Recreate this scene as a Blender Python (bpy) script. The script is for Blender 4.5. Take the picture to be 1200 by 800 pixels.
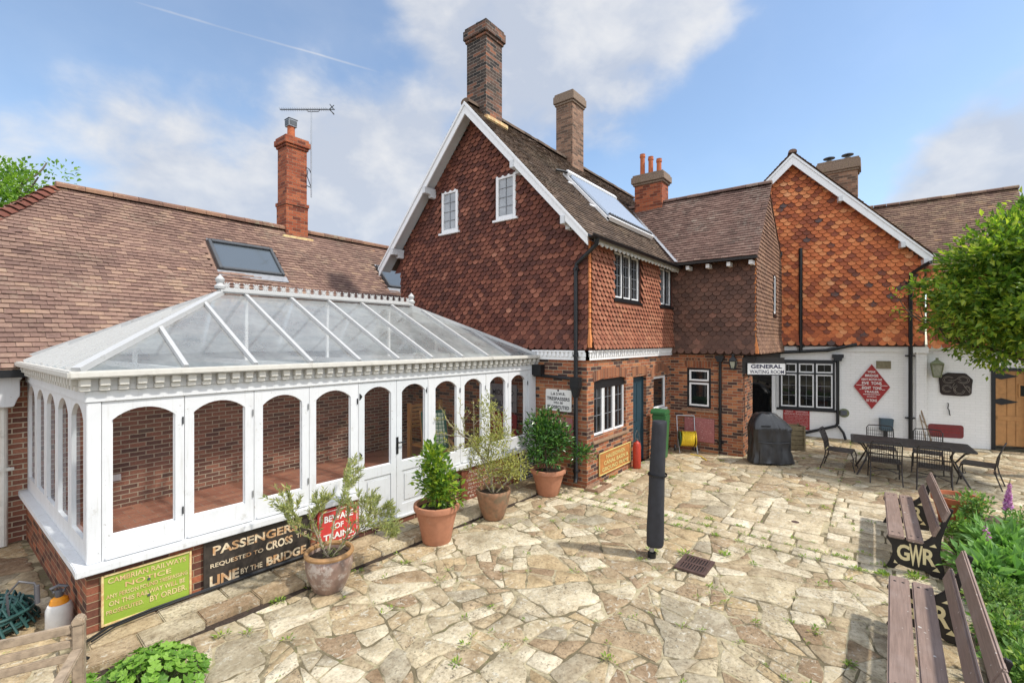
import bpy, bmesh, math, random
from mathutils import Vector, Matrix, noise
random.seed(7)
R = random.random
def U(a, b): return random.uniform(a, b)
sc = bpy.context.scene
COL = sc.collection
for o in list(bpy.data.objects): bpy.data.objects.remove(o)

# ------------------------------------------------------------------ camera, sky, sun, exposure
cam = bpy.data.objects.new('camera', bpy.data.cameras.new('camera'))
COL.objects.link(cam)
cam.location = (0, 0, 2.9)
cam.rotation_euler = (math.radians(90), 0, math.radians(-52.0))
cam.data.sensor_width = 36; cam.data.lens = 16.5
cam.data.clip_start = 0.05; cam.data.clip_end = 3000
sc.camera = cam
SUN_EL = math.radians(54)
SUN_H = Vector((0.34, -0.94)).normalized()
sun = bpy.data.objects.new('sun', bpy.data.lights.new('sun', 'SUN'))
COL.objects.link(sun)
sun.data.energy = 2.45; sun.data.angle = math.radians(2.5); sun.data.color = (1.0, 0.955, 0.88)
sd = Vector((SUN_H.x*math.cos(SUN_EL), SUN_H.y*math.cos(SUN_EL), math.sin(SUN_EL)))
sun.rotation_euler = sd.to_track_quat('Z', 'Y').to_euler()
sun.location = (0, -10, 20)
sc.view_settings.view_transform = 'Standard'
sc.view_settings.look = 'None'
sc.view_settings.gamma = 1
sc.view_settings.use_curve_mapping = False
sc.view_settings.exposure = 0.78
sc.render.engine = 'CYCLES'
sc.cycles.max_bounces = 8
sc.cycles.transparent_max_bounces = 12
sc.cycles.use_denoising = True

world = bpy.data.worlds.new('World'); sc.world = world; world.use_nodes = True
wn = world.node_tree; wn.nodes.clear()
def wnode(t, **k):
    n = wn.nodes.new(t)
    for a, b in k.items(): setattr(n, a, b)
    return n
def wl(a, b): wn.links.new(a, b)
def wmath(op, a, b=None, c=None, clamp=False):
    n = wnode('ShaderNodeMath', operation=op); n.use_clamp = clamp
    for i, x in enumerate((a, b, c)):
        if x is None: continue
        if isinstance(x, (int, float)): n.inputs[i].default_value = x
        else: wl(x, n.inputs[i])
    return n.outputs[0]
sky = wnode('ShaderNodeTexSky', sky_type='NISHITA')
sky.sun_disc = False; sky.sun_elevation = SUN_EL
sky.sun_rotation = math.atan2(SUN_H.x, SUN_H.y)
sky.air_density = 1.0; sky.dust_density = 0.6; sky.ozone_density = 1.6
def pixdir(x, y):
    r, u = (x-600)/550, (400-y)/550
    return Vector((.788+.616*r, .616-.788*r, u)).normalized()
tc = wnode('ShaderNodeTexCoord')
def wdot(v, d):
    n = wnode('ShaderNodeVectorMath', operation='DOT_PRODUCT'); wl(v, n.inputs[0]); n.inputs[1].default_value = d
    return n.outputs['Value']
def wnoise(vec, scale, detail, rough, dist=0.0):
    n = wnode('ShaderNodeTexNoise'); n.inputs['Scale'].default_value = scale
    n.inputs['Detail'].default_value = detail; n.inputs['Roughness'].default_value = rough
    n.inputs['Distortion'].default_value = dist
    wl(vec, n.inputs['Vector']); return n.outputs[0]
mp = wnode('ShaderNodeMapping'); mp.inputs['Scale'].default_value = (1, 1, 1.5)
wl(tc.outputs['Generated'], mp.inputs['Vector'])
n1 = wnoise(mp.outputs[0], 2.9, 6, .5, .1)
n2 = wnoise(mp.outputs[0], 8.5, 6, .55, .2)
n3 = wnoise(mp.outputs[0], 1.6, 3, .5)
cover = wmath('ADD', wmath('MULTIPLY', n1, .72), wmath('MULTIPLY', n2, .28))
back = None; blob = None   # blob: where cloud banks lie; back: unseen clouds added as fill light
for (px, py, rad, amt) in ((330, 190, .26, .30), (160, 215, .22, .22), (430, 205, .18, .22), (40, 190, .2, .16), (640, 10, .28, .24), (770, 20, .24, .14),
                           (1190, 195, .16, .30), (1120, 215, .10, .12), (395, 262, .12, .22), (560, 60, .2, .1), (680, 250, .25, .06), (860, 260, .2, .07),
                           (190, 50, .34, -.22), (900, 110, .30, -.08), (60, 90, .25, -.10), (720, 170, .2, -.06), (1000, 100, .25, -.06), (440, 120, .1, -.06)):
    d = wdot(tc.outputs['Generated'], pixdir(px, py))
    mr = wnode('ShaderNodeMapRange', interpolation_type='SMOOTHSTEP'); wl(d, mr.inputs[0])
    mr.inputs[1].default_value = math.cos(rad*1.25); mr.inputs[2].default_value = math.cos(rad*.2)
    mr.inputs[3].default_value = 0; mr.inputs[4].default_value = amt
    blob = mr.outputs[0] if blob is None else wmath('ADD', blob, mr.outputs[0])
for dv in ((-.75, -.55, .35), (-.3, -.8, .55), (-.9, .1, .45)):      # unseen bright clouds added behind the camera as fill light
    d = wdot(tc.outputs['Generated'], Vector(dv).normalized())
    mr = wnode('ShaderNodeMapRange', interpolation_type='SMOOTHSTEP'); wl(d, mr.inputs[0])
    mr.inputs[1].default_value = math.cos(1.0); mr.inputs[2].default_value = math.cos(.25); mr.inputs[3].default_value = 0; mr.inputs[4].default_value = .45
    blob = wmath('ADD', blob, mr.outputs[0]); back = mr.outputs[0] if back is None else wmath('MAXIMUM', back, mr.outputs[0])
cv = wmath('ADD', cover, blob)
mr = wnode('ShaderNodeMapRange', interpolation_type='SMOOTHSTEP'); wl(cv, mr.inputs[0])
mr.inputs[1].default_value = .53; mr.inputs[2].default_value = .74
mask = wmath('ADD', wmath('MULTIPLY', mr.outputs[0], .80), wmath('MULTIPLY', n3, .22), clamp=True)
# contrail: a thin great-circle arc
a_, b_ = pixdir(138, -3), pixdir(462, 90)
nn = a_.cross(b_).normalized()
off = wmath('ABSOLUTE', wmath('ADD', wdot(tc.outputs['Generated'], nn), wmath('MULTIPLY', wmath('SUBTRACT', n2, .5), .004)))
m1 = wnode('ShaderNodeMapRange', interpolation_type='SMOOTHSTEP'); wl(off, m1.inputs[0])
m1.inputs[1].default_value = .0; m1.inputs[2].default_value = .0035; m1.inputs[3].default_value = 1; m1.inputs[4].default_value = 0
m2 = wnode('ShaderNodeMapRange', interpolation_type='SMOOTHSTEP'); wl(wdot(tc.outputs['Generated'], (a_+b_).normalized()), m2.inputs[0])
half = a_.angle(b_)/2
m2.inputs[1].default_value = math.cos(half*1.05); m2.inputs[2].default_value = math.cos(half*.55)
trail = wmath('MULTIPLY', wmath('MULTIPLY', m1.outputs[0], m2.outputs[0]), wmath('MULTIPLY', n2, .85))
mask = wmath('MAXIMUM', mask, trail)
cr = wnode('ShaderNodeValToRGB')
cr.color_ramp.elements[0].position = .44; cr.color_ramp.elements[0].color = (2.3, 2.5, 2.9, 1)
cr.color_ramp.elements[1].position = .60; cr.color_ramp.elements[1].color = (3.4, 3.4, 3.42, 1)
wl(wmath('ADD', wmath('MULTIPLY', n1, .5), wmath('MULTIPLY', n2, .5)), cr.inputs[0])
tint = wnode('ShaderNodeMix', data_type='RGBA', blend_type='MULTIPLY'); tint.inputs[0].default_value = 1
wl(sky.outputs[0], tint.inputs[6]); tint.inputs[7].default_value = (.88, .90, .88, 1)
lit = wnode('ShaderNodeVectorMath', operation='SCALE'); wl(cr.outputs[0], lit.inputs[0]); wl(wmath('ADD', wmath('MULTIPLY', back, 2.9), 1.0), lit.inputs['Scale'])  # the added clouds behind the camera are brightened for more fill
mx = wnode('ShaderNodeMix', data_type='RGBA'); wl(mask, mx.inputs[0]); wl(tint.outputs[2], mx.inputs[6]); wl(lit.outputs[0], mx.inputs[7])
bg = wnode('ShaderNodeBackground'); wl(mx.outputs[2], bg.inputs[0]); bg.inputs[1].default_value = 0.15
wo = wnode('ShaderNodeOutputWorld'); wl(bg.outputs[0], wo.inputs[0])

# ------------------------------------------------------------------ materials
class NT:
    def __init__(s, name):
        s.m = bpy.data.materials.new(name); s.m.use_nodes = True
        s.t = s.m.node_tree; s.b = s.t.nodes['Principled BSDF']; s.out = s.t.nodes['Material Output']
    def n(s, t, **k):
        x = s.t.nodes.new(t)
        for a, b in k.items(): setattr(x, a, b)
        return x
    def l(s, a, b): s.t.links.new(a, b)
    def math(s, op, a, b=None, clamp=False):
        n = s.n('ShaderNodeMath', operation=op); n.use_clamp = clamp
        for i, x in enumerate((a, b)):
            if x is None: continue
            if isinstance(x, (int, float)): n.inputs[i].default_value = x
            else: s.l(x, n.inputs[i])
        return n.outputs[0]
    def noise(s, scale, detail=4, rough=.55, coord='Object', dist=0, sc=None):
        tc = s.n('ShaderNodeTexCoord'); v = tc.outputs[coord]
        if sc:
            mp = s.n('ShaderNodeMapping'); mp.inputs['Scale'].default_value = sc; s.l(v, mp.inputs['Vector']); v = mp.outputs[0]
        n = s.n('ShaderNodeTexNoise'); n.inputs['Scale'].default_value = scale; n.inputs['Detail'].default_value = detail
        n.inputs['Roughness'].default_value = rough; n.inputs['Distortion'].default_value = dist
        s.l(v, n.inputs['Vector']); return n.outputs[0]
    def ramp(s, fac, stops, interp='LINEAR'):
        r = s.n('ShaderNodeValToRGB'); e = r.color_ramp.elements; r.color_ramp.interpolation = interp
        while len(e) < len(stops): e.new(.5)
        for i, (p, c) in enumerate(stops):
            e[i].position = p; e[i].color = (*c, 1) if len(c) == 3 else c
        s.l(fac, r.inputs[0]); return r.outputs[0]
    def mix(s, fac, a, b, mode='MIX'):
        m = s.n('ShaderNodeMix', data_type='RGBA', blend_type=mode)
        for i, x in ((0, fac), (6, a), (7, b)):
            if isinstance(x, (int, float)): m.inputs[i].default_value = x
            elif isinstance(x, tuple): m.inputs[i].default_value = (*x[:3], 1)
            else: s.l(x, m.inputs[i])
        return m.outputs[2]
    def step(s, v, a, b):
        m = s.n('ShaderNodeMapRange', interpolation_type='SMOOTHSTEP'); s.l(v, m.inputs[0])
        m.inputs[1].default_value = a; m.inputs[2].default_value = b; return m.outputs[0]
    def bump(s, h, strength, dist=.01):
        b = s.n('ShaderNodeBump'); b.inputs['Strength'].default_value = strength; b.inputs['Distance'].default_value = dist
        s.l(h, b.inputs['Height']); s.l(b.outputs[0], s.b.inputs['Normal'])
    def set(s, col=None, rough=None, metal=None, spec=None):
        for nme, v in (('Base Color', col), ('Roughness', rough), ('Metallic', metal), ('Specular IOR Level', spec)):
            if v is None: continue
            if isinstance(v, (int, float)): s.b.inputs[nme].default_value = v
            elif isinstance(v, tuple): s.b.inputs[nme].default_value = (*v[:3], 1)
            else: s.l(v, s.b.inputs[nme])
        return s
    def island(s): return s.n('ShaderNodeNewGeometry').outputs['Random Per Island']

def brick_mat(name, stops, mortar, w=.225, h=.075, ms=.010, dirt=.35, rough=.85, stain=(.05, .045, .03), bmp=.9):
    k = NT(name); tc = k.n('ShaderNodeTexCoord')
    b = k.n('ShaderNodeTexBrick'); wob = k.n('ShaderNodeTexNoise'); wob.inputs['Scale'].default_value = 9; k.l(tc.outputs['UV'], wob.inputs['Vector'])
    vm = k.n('ShaderNodeVectorMath', operation='MULTIPLY_ADD'); k.l(wob.outputs[1], vm.inputs[0]); vm.inputs[1].default_value = (.012, .012, 0); k.l(tc.outputs['UV'], vm.inputs[2])
    k.l(vm.outputs[0], b.inputs['Vector']); b.offset = .5
    b.inputs['Scale'].default_value = 1; b.inputs['Brick Width'].default_value = w; b.inputs['Row Height'].default_value = h
    b.inputs['Mortar Size'].default_value = ms*.5; b.inputs['Mortar Smooth'].default_value = .25
    b.inputs['Color1'].default_value = (0, 0, 0, 1); b.inputs['Color2'].default_value = (1, 1, 1, 1); b.inputs['Mortar'].default_value = (.5, .5, .5, 1)
    c = k.ramp(b.outputs['Color'], stops)
    n = k.noise(35, 5, .65, 'UV'); c = k.mix(.55 if bmp > .6 else .12, c, k.ramp(n, [(.25, (.35, .35, .35)), (.5, (.9, .9, .9)), (.8, (1.35, 1.3, 1.2))]), 'MULTIPLY')
    mo = k.mix(k.noise(14, 3, .5, 'UV'), mortar, tuple(x*(.62 if bmp > .6 else .97) for x in mortar))
    c = k.mix(b.outputs['Fac'], c, mo)
    g = k.step(k.noise(1.3, 6, .65, 'UV'), .52, .75); c = k.mix(k.math('MULTIPLY', g, dirt), c, stain)
    k.set(c, rough, spec=.25)
    hgt = k.math('SUBTRACT', k.math('MULTIPLY', n, .35), b.outputs['Fac'])
    k.bump(hgt, bmp, .009); return k.m

def tile_mat(name, stops, lichen=(.42, .36, .22), lam=.3, rough=.85, dark=.4, lsc=24, soft=.68):
    k = NT(name); patch = k.noise(1.7, 4, .6); fac = k.math('ADD', k.math('MULTIPLY', k.island(), soft), k.math('MULTIPLY', k.math('ADD', k.math('MULTIPLY', k.math('SUBTRACT', patch, .5), 2.6), .5, True), 1-soft))
    c = k.ramp(fac, stops)
    n = k.noise(28, 5, .7); c = k.mix(.6, c, k.ramp(n, [(.25, (.5, .48, .46)), (.5, (.95, .95, .95)), (.8, (1.3, 1.28, 1.22))]), 'MULTIPLY')
    big = k.step(k.noise(1.1, 5, .6), .42, .68); c = k.mix(k.math('MULTIPLY', big, dark), c, k.mix(.65, c, (.05, .036, .03)))
    if lam:
        gp = k.math('MULTIPLY', k.step(k.noise(.9, 6, .7), .50, .64), k.step(k.noise(11, 5, .65), .44, .60)); c = k.mix(k.math('MULTIPLY', gp, lam*1.1), c, tuple(.55*x+.06 for x in lichen))
        l = k.step(k.noise(lsc, 4, .6), .60, .72); c = k.mix(k.math('MULTIPLY', l, lam), c, lichen)
    k.set(c, rough, spec=.25); k.bump(n, .35, .006); return k.m

def plain(name, col, rough=.6, metal=0, var=.25, scale=14, bump=.0, spec=.4, dirt=None, dirt_amt=.5, dsc=3.0, drange=(.55, .72), runs=0):
    k = NT(name); n = k.noise(scale, 5, .6)
    c = k.mix(1.0, col, k.ramp(n, [(.25, (1-var,)*3), (.75, (1+var*.6,)*3)]), 'MULTIPLY')
    if dirt:
        g = k.step(k.noise(dsc, 7, .7), *drange); c = k.mix(k.math('MULTIPLY', g, dirt_amt), c, dirt)
    if runs:
        rn = k.noise(1.0, 6, .7, 'Object', 0, (34, 34, 2.2)); c = k.mix(k.math('MULTIPLY', k.step(rn, .52, .74), runs), c, (.40, .385, .34))
        ch = k.noise(26, 5, .65); c = k.mix(k.math('MULTIPLY', k.step(ch, .665, .69), runs*1.6, True), c, (.23, .20, .17))
    k.set(c, rough, metal, spec)
    if bump: k.bump(n, bump, .004)
    return k.m

def glass_mat(name, tint=(.86, .9, .9), dirt=.06, rough=.02, ior=1.5, boost=1.0, dirt_sheen_col=(.8, .83, .85)):  # dirt: pale film; on the roof partly a painted sky reflection
    k = NT(name); t = k.t
    tr = k.n('ShaderNodeBsdfTransparent'); tr.inputs[0].default_value = (*tint, 1)
    gl = k.n('ShaderNodeBsdfGlossy'); gl.inputs['Roughness'].default_value = rough; gl.inputs[0].default_value = (.95, .97, 1, 1)
    fr = k.n('ShaderNodeFresnel'); fr.inputs[0].default_value = ior
    f = k.math('MULTIPLY', fr.outputs[0], boost, True)
    m = k.n('ShaderNodeMixShader'); k.l(f, m.inputs[0]); k.l(tr.outputs[0], m.inputs[1]); k.l(gl.outputs[0], m.inputs[2])
    d1 = k.n('ShaderNodeBsdfDiffuse'); d1.inputs[0].default_value = (*dirt_sheen_col, 1); d2 = k.n('ShaderNodeBsdfTranslucent'); d2.inputs[0].default_value = (*dirt_sheen_col, 1)
    df = k.n('ShaderNodeMixShader'); df.inputs[0].default_value = .5; k.l(d1.outputs[0], df.inputs[1]); k.l(d2.outputs[0], df.inputs[2])
    m2 = k.n('ShaderNodeMixShader'); d = k.math('MULTIPLY', k.math('ADD', k.math('MULTIPLY', k.step(k.noise(1.6, 7, .72), .25, .8), .6), .55), dirt*1.2, True); k.l(d, m2.inputs[0])
    k.l(m.outputs[0], m2.inputs[1]); k.l(df.outputs[0], m2.inputs[2]); k.l(m2.outputs[0], k.out.inputs[0])
    t.nodes.remove(k.b); return k.m

def leaf_mat(name, stops, rough=.45, trans=.35):
    k = NT(name); c = k.ramp(k.island(), stops); k.set(c, rough, spec=.35)
    tl = k.n('ShaderNodeBsdfTranslucent'); k.l(k.mix(1.0, c, (1.4, 1.5, .7), 'MULTIPLY'), tl.inputs[0])
    m = k.n('ShaderNodeMixShader'); m.inputs[0].default_value = trans
    k.l(k.b.outputs[0], m.inputs[1]); k.l(tl.outputs[0], m.inputs[2]); k.l(m.outputs[0], k.out.inputs[0]); return k.m

M = {}
M['brick_house'] = brick_mat('brick_house', [(0, (.06, .036, .034)), (.22, (.10, .052, .042)), (.36, (.24, .088, .05)), (.7, (.36, .125, .06)), (1, (.44, .185, .085))], (.48, .39, .27), ms=.012)
M['brick_plinth'] = brick_mat('brick_plinth', [(0, (.06, .03, .025)), (.3, (.15, .06, .04)), (.6, (.24, .085, .05)), (1, (.36, .12, .06))], (.42, .31, .19), dirt=.5)
M['brick_barn'] = brick_mat('brick_barn', [(0, (.12, .058, .045)), (.3, (.20, .085, .06)), (.65, (.28, .115, .075)), (1, (.38, .17, .11))], (.60, .50, .37), ms=.017, dirt=.15)
M['brick_chimney_red'] = brick_mat('brick_chimney_red', [(0, (.14, .04, .025)), (.5, (.33, .085, .04)), (1, (.42, .13, .06))], (.36, .25, .17), h=.078, dirt=.25)
M['brick_chimney_dark'] = brick_mat('brick_chimney_dark', [(0, (.028, .025, .024)), (.45, (.075, .055, .045)), (.75, (.16, .085, .06)), (1, (.30, .12, .065))], (.38, .33, .28), dirt=.5)
M['brick_chimney_brown'] = brick_mat('brick_chimney_brown', [(0, (.11, .07, .05)), (.5, (.24, .135, .09)), (1, (.34, .2, .13))], (.40, .33, .25), dirt=.35)
M['brick_white'] = brick_mat('brick_white', [(0, (.79, .785, .77)), (.5, (.80, .795, .78)), (1, (.82, .81, .80))], (.735, .73, .715), dirt=.22, stain=(.55, .52, .46), rough=.6, bmp=.51)
M['brick_soldier'] = brick_mat('brick_soldier', [(0, (.13, .055, .035)), (.5, (.26, .09, .045)), (1, (.36, .15, .07))], (.40, .31, .21), w=.075, h=.4)
M['brick_capping'] = plain('brick_capping', (.25, .18, .13), .9, var=.5, scale=30, bump=.5, dirt=(.16, .15, .07), dirt_amt=.7)
M['quarry_floor'] = brick_mat('quarry_floor', [(0, (.32, .12, .075)), (.5, (.40, .16, .10)), (1, (.48, .21, .13))], (.45, .36, .28), w=.3, h=.15, rough=.45, dirt=.1)
M['roof_barn'] = tile_mat('roof_barn', [(0, (.155, .095, .078)), (.25, (.20, .122, .097)), (.55, (.24, .148, .115)), (.8, (.28, .178, .135)), (.95, (.34, .225, .155)), (1, (.42, .22, .125))], lichen=(.50, .40, .25), lam=.3, soft=.8)
M['roof_main'] = tile_mat('roof_main', [(0, (.075, .055, .042)), (.4, (.13, .09, .066)), (.8, (.18, .125, .09)), (1, (.25, .18, .12))], lichen=(.34, .31, .2), lam=.35)
M['roof_wing'] = tile_mat('roof_wing', [(0, (.10, .062, .05)), (.4, (.17, .10, .08)), (.8, (.23, .145, .115)), (1, (.34, .25, .2))], lichen=(.42, .36, .27), lam=.35)
M['roof_back'] = tile_mat('roof_back', [(0, (.12, .07, .055)), (.4, (.19, .115, .085)), (.8, (.27, .175, .12)), (1, (.36, .22, .12))], lichen=(.40, .32, .16), lam=.5)
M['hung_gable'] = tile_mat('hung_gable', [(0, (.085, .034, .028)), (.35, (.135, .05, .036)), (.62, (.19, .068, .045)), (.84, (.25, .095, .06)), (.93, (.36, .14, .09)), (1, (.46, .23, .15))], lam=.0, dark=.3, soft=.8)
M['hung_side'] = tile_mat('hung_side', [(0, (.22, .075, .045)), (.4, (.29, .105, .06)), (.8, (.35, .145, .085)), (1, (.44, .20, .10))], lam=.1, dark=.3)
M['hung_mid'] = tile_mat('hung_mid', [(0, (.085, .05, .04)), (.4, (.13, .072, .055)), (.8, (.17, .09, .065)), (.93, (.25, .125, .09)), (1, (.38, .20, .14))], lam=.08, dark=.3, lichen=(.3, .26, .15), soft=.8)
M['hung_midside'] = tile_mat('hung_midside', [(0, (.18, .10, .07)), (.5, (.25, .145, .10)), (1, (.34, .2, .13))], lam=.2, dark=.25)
M['hung_orange'] = tile_mat('hung_orange', [(0, (.10, .075, .075)), (.06, (.13, .09, .085)), (.10, (.20, .07, .045)), (.22, (.33, .095, .05)), (.45, (.52, .15, .06)), (.7, (.66, .20, .075)), (.88, (.74, .29, .12)), (1, (.82, .42, .22))], lam=.0, dark=.25, soft=.82)
M['shade_edge'] = tile_mat('shade_edge', [(0, (.05, .026, .02)), (.6, (.10, .05, .034)), (1, (.2, .1, .06))], lam=0, dark=.2)  # dark tile rims: shade under each lap put into the colour
M['corner_tile'] = tile_mat('corner_tile', [(0, (.45, .13, .05)), (.5, (.56, .2, .07)), (1, (.66, .28, .10))], lam=.0, dark=.1)
M['ridge_tile'] = tile_mat('ridge_tile', [(0, (.16, .09, .065)), (.5, (.24, .13, .09)), (1, (.34, .2, .12))], lichen=(.42, .38, .22), lam=.7)
M['hip_tile'] = tile_mat('hip_tile', [(0, (.12, .045, .03)), (.5, (.18, .065, .045)), (1, (.26, .1, .06))], lam=.2)
M['white'] = plain('white_paint', (.64, .65, .66), .5, var=.06, scale=6, dirt=(.36, .34, .29), dirt_amt=.5, dsc=7, drange=(.60, .72), bump=.12, runs=.42)
M['white_bright'] = plain('white_bright', (.80, .80, .80), .4, var=.04, runs=.22)
M['white_worn'] = plain('white_worn', (.46, .46, .45), .5, var=.06, scale=9, dirt=(.26, .24, .21), dirt_amt=.6, dsc=9, drange=(.58, .70))
M['white_door'] = plain('white_door', (.59, .61, .625), .5, var=.05, scale=8, dirt=(.30, .29, .27), dirt_amt=.8, dsc=13, drange=(.66, .70), runs=.45, bump=.12)
M['gutter_cream'] = plain('gutter_cream', (.58, .56, .51), .5, var=.1, dirt=(.25, .24, .2), dirt_amt=.5, dsc=6)
M['black'] = plain('black_paint', (.012, .013, .015), .35, var=.3)
M['black_beam'] = plain('black_beam', (.022, .018, .016), .6, var=.4, scale=20)
M['iron'] = plain('cast_iron', (.020, .016, .015), .5, var=.3, bump=.2)
M['door_blue'] = plain('door_blue', (.022, .05, .068), .45, var=.2, dirt=(.06, .08, .085), dirt_amt=.4)
M['frame_blue'] = plain('frame_blue', (.05, .085, .11), .5, var=.2)
M['lead'] = plain('lead', (.30, .31, .33), .5, .3, var=.25, dirt=(.5, .5, .5), dirt_amt=.5)
M['lead_dark'] = plain('lead_dark', (.10, .105, .11), .45, .4, var=.2)
M['metal_grey'] = plain('metal_grey', (.42, .43, .44), .35, .7, var=.15)
M['stone'] = None
M['glass'] = glass_mat('clear_glass', (.96, .97, .965), .015, .0, 1.45, .6)
M['glass_roof'] = glass_mat('roof_glass', (.97, .98, .98), .36, .03, 1.5, 1.2, (.76, .82, .81))  # milky film: grime, plus bright cloud reflection put into the colour
def dark_glass(name, col, rough=.03):
    return NT(name).set(col, rough, spec=.6).m
M['pane_dark'] = dark_glass('pane_dark', (.010, .011, .012))
M['pane_grey'] = plain('pane_grey', (.34, .36, .38), .08, var=.3, scale=2.5, spec=.6)  # softly mottled light grey pane
M['pane_sky'] = dark_glass('pane_sky', (.10, .12, .14), .02)
M['soil'] = plain('soil', (.045, .03, .021), .95, var=.6, scale=40, bump=1)
M['bark'] = plain('bark', (.12, .095, .07), .9, var=.5, scale=30, bump=.8)
M['bark_pale'] = plain('bark_pale', (.34, .28, .2), .85, var=.4, scale=40, bump=.4)
M['stem'] = plain('stem', (.12, .16, .06), .7, var=.3)
M['leaf_tree'] = leaf_mat('leaf_tree', [(0, (.06, .13, .025)), (.4, (.13, .23, .035)), (.75, (.25, .36, .05)), (1, (.46, .52, .08))], .3, .5)
M['leaf_syc'] = leaf_mat('leaf_syc', [(0, (.08, .17, .03)), (.5, (.16, .29, .04)), (1, (.28, .42, .07))], .5, .5)
M['leaf_citrus'] = leaf_mat('leaf_citrus', [(0, (.06, .14, .02)), (.5, (.14, .25, .03)), (1, (.34, .42, .04))], .35)
M['leaf_olive'] = leaf_mat('leaf_olive', [(0, (.17, .19, .07)), (.5, (.30, .31, .09)), (1, (.48, .45, .13))], .5)
M['leaf_olive_pale'] = leaf_mat('leaf_olive_pale', [(0, (.16, .19, .08)), (.5, (.28, .31, .12)), (1, (.44, .44, .17))], .5)
M['leaf_camellia'] = leaf_mat('leaf_camellia', [(0, (.02, .06, .015)), (.6, (.05, .13, .025)), (.9, (.10, .22, .04)), (1, (.2, .34, .07))], .25, .2)
M['leaf_mantle'] = leaf_mat('leaf_mantle', [(0, (.10, .22, .03)), (.5, (.17, .33, .045)), (1, (.26, .44, .07))], .5)
M['leaf_bed'] = leaf_mat('leaf_bed', [(0, (.06, .14, .035)), (.4, (.13, .25, .06)), (.8, (.23, .37, .09)), (1, (.40, .49, .14))], .5)
M['leaf_foxglove'] = leaf_mat('leaf_foxglove', [(0, (.12, .26, .07)), (1, (.24, .42, .12))], .55)
M['leaf_straw'] = leaf_mat('leaf_straw', [(0, (.3, .25, .11)), (1, (.5, .43, .22))], .7)
M['petal'] = leaf_mat('petal', [(0, (.42, .13, .40)), (.6, (.58, .25, .55)), (1, (.78, .55, .74))], .5)
M['weed'] = leaf_mat('weed', [(0, (.10, .19, .025)), (.6, (.2, .31, .04)), (1, (.36, .42, .07))], .6)
M['terracotta'] = plain('terracotta', (.42, .185, .105), .8, var=.18, scale=9, bump=.1, dirt=(.45, .30, .22), dirt_amt=.4, dsc=6)
M['terracotta_old'] = plain('terracotta_old', (.32, .175, .10), .9, var=.35, scale=12, bump=.25, dirt=(.16, .14, .09), dirt_amt=.7, dsc=5, drange=(.48, .62))
M['glazed_pot'] = plain('glazed_pot', (.27, .18, .145), .28, var=.5, scale=7, bump=.1, dirt=(.50, .44, .39), dirt_amt=.7, dsc=8, drange=(.5, .62), spec=.6)
M['pot_rim'] = plain('pot_rim', (.36, .20, .085), .5, var=.3)
k = NT('bench_wood'); n = k.noise(1.0, 6, .65, 'Object', .3, (3, 55, 55)); c = k.mix(1.0, (.25, .175, .14), k.ramp(n, [(.25, (.66, .64, .62)), (.55, (1, 1, 1)), (.75, (1.25, 1.22, 1.2))]), 'MULTIPLY')
c = k.mix(k.math('MULTIPLY', k.step(k.noise(2.2, 5, .6), .45, .7), .35), c, (.33, .265, .235)); c = k.mix(k.math('MULTIPLY', k.step(k.noise(23, 3, .5), .70, .72), .8), c, (.6, .57, .52))
k.set(c, .6, spec=.35); k.bump(n, .35, .004); M['bench_wood'] = k.m
M['cream_letter'] = plain('cream_letter', (.72, .60, .34), .6, var=.12)
M['old_wood'] = plain('old_wood', (.34, .26, .18), .9, var=.45, scale=18, bump=.5, dirt=(.18, .14, .1), dirt_amt=.5, dsc=9)
M['oak'] = plain('oak_door', (.47, .235, .085), .55, var=.22, scale=8, dirt=(.26, .11, .035), dirt_amt=.6, dsc=4)
M['planter_wood'] = plain('planter_wood', (.17, .135, .075), .85, var=.4, scale=14, bump=.4)
M['vinyl'] = plain('black_vinyl', (.022, .023, .026), .33, var=.4, scale=6, bump=.25, spec=.6)
M['pole_vinyl'] = plain('pole_vinyl', (.025, .026, .032), .6, var=.25, scale=10, bump=.3)
M['table_mesh'] = plain('table_metal', (.055, .054, .052), .5, .2, var=.25, scale=30)
M['chair_metal'] = plain('chair_metal', (.045, .038, .034), .45, .3, var=.25)
M['yellow'] = plain('yellow_hose', (.72, .50, .03), .4, var=.15)
M['green_plastic'] = plain('green_plastic', (.035, .13, .045), .4, var=.15)
M['green_hose'] = plain('green_hose', (.025, .075, .07), .35, var=.3)
M['red_paint'] = plain('red_paint', (.42, .045, .025), .4, var=.2)
M['orange_plastic'] = plain('orange_plastic', (.72, .28, .02), .4, var=.1)
M['white_plastic'] = plain('white_plastic', (.62, .60, .57), .4, var=.1)
M['grey_plastic'] = plain('grey_plastic', (.10, .10, .11), .45, var=.2)
M['sign_green'] = plain('sign_green', (.27, .38, .045), .5, var=.12, scale=5, dirt=(.2, .3, .06), dirt_amt=.5)
M['sign_tan'] = plain('sign_tan', (.70, .56, .28), .6, var=.2, scale=20, dirt=(.50, .22, .09), dirt_amt=.6, dsc=9, drange=(.45, .6))
M['sign_black'] = plain('sign_black', (.042, .033, .026), .65, var=.5, scale=18, dirt=(.11, .07, .04), dirt_amt=.6)
M['sign_letter_worn'] = plain('sign_letter_worn', (.66, .55, .38), .7, var=.3, scale=22, dirt=(.42, .21, .08), dirt_amt=.9, dsc=6, drange=(.47, .57))
M['sign_red'] = plain('sign_red', (.55, .05, .045), .45, var=.15, dirt=(.62, .2, .17), dirt_amt=.5, dsc=9)
M['sign_diamond'] = plain('sign_diamond', (.33, .022, .022), .45, var=.2, dirt=(.30, .13, .11), dirt_amt=.3)
M['sign_rust'] = plain('sign_rust', (.20, .062, .032), .75, var=.4, scale=16, dirt=(.34, .12, .05), dirt_amt=.6, bump=.3)
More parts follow.
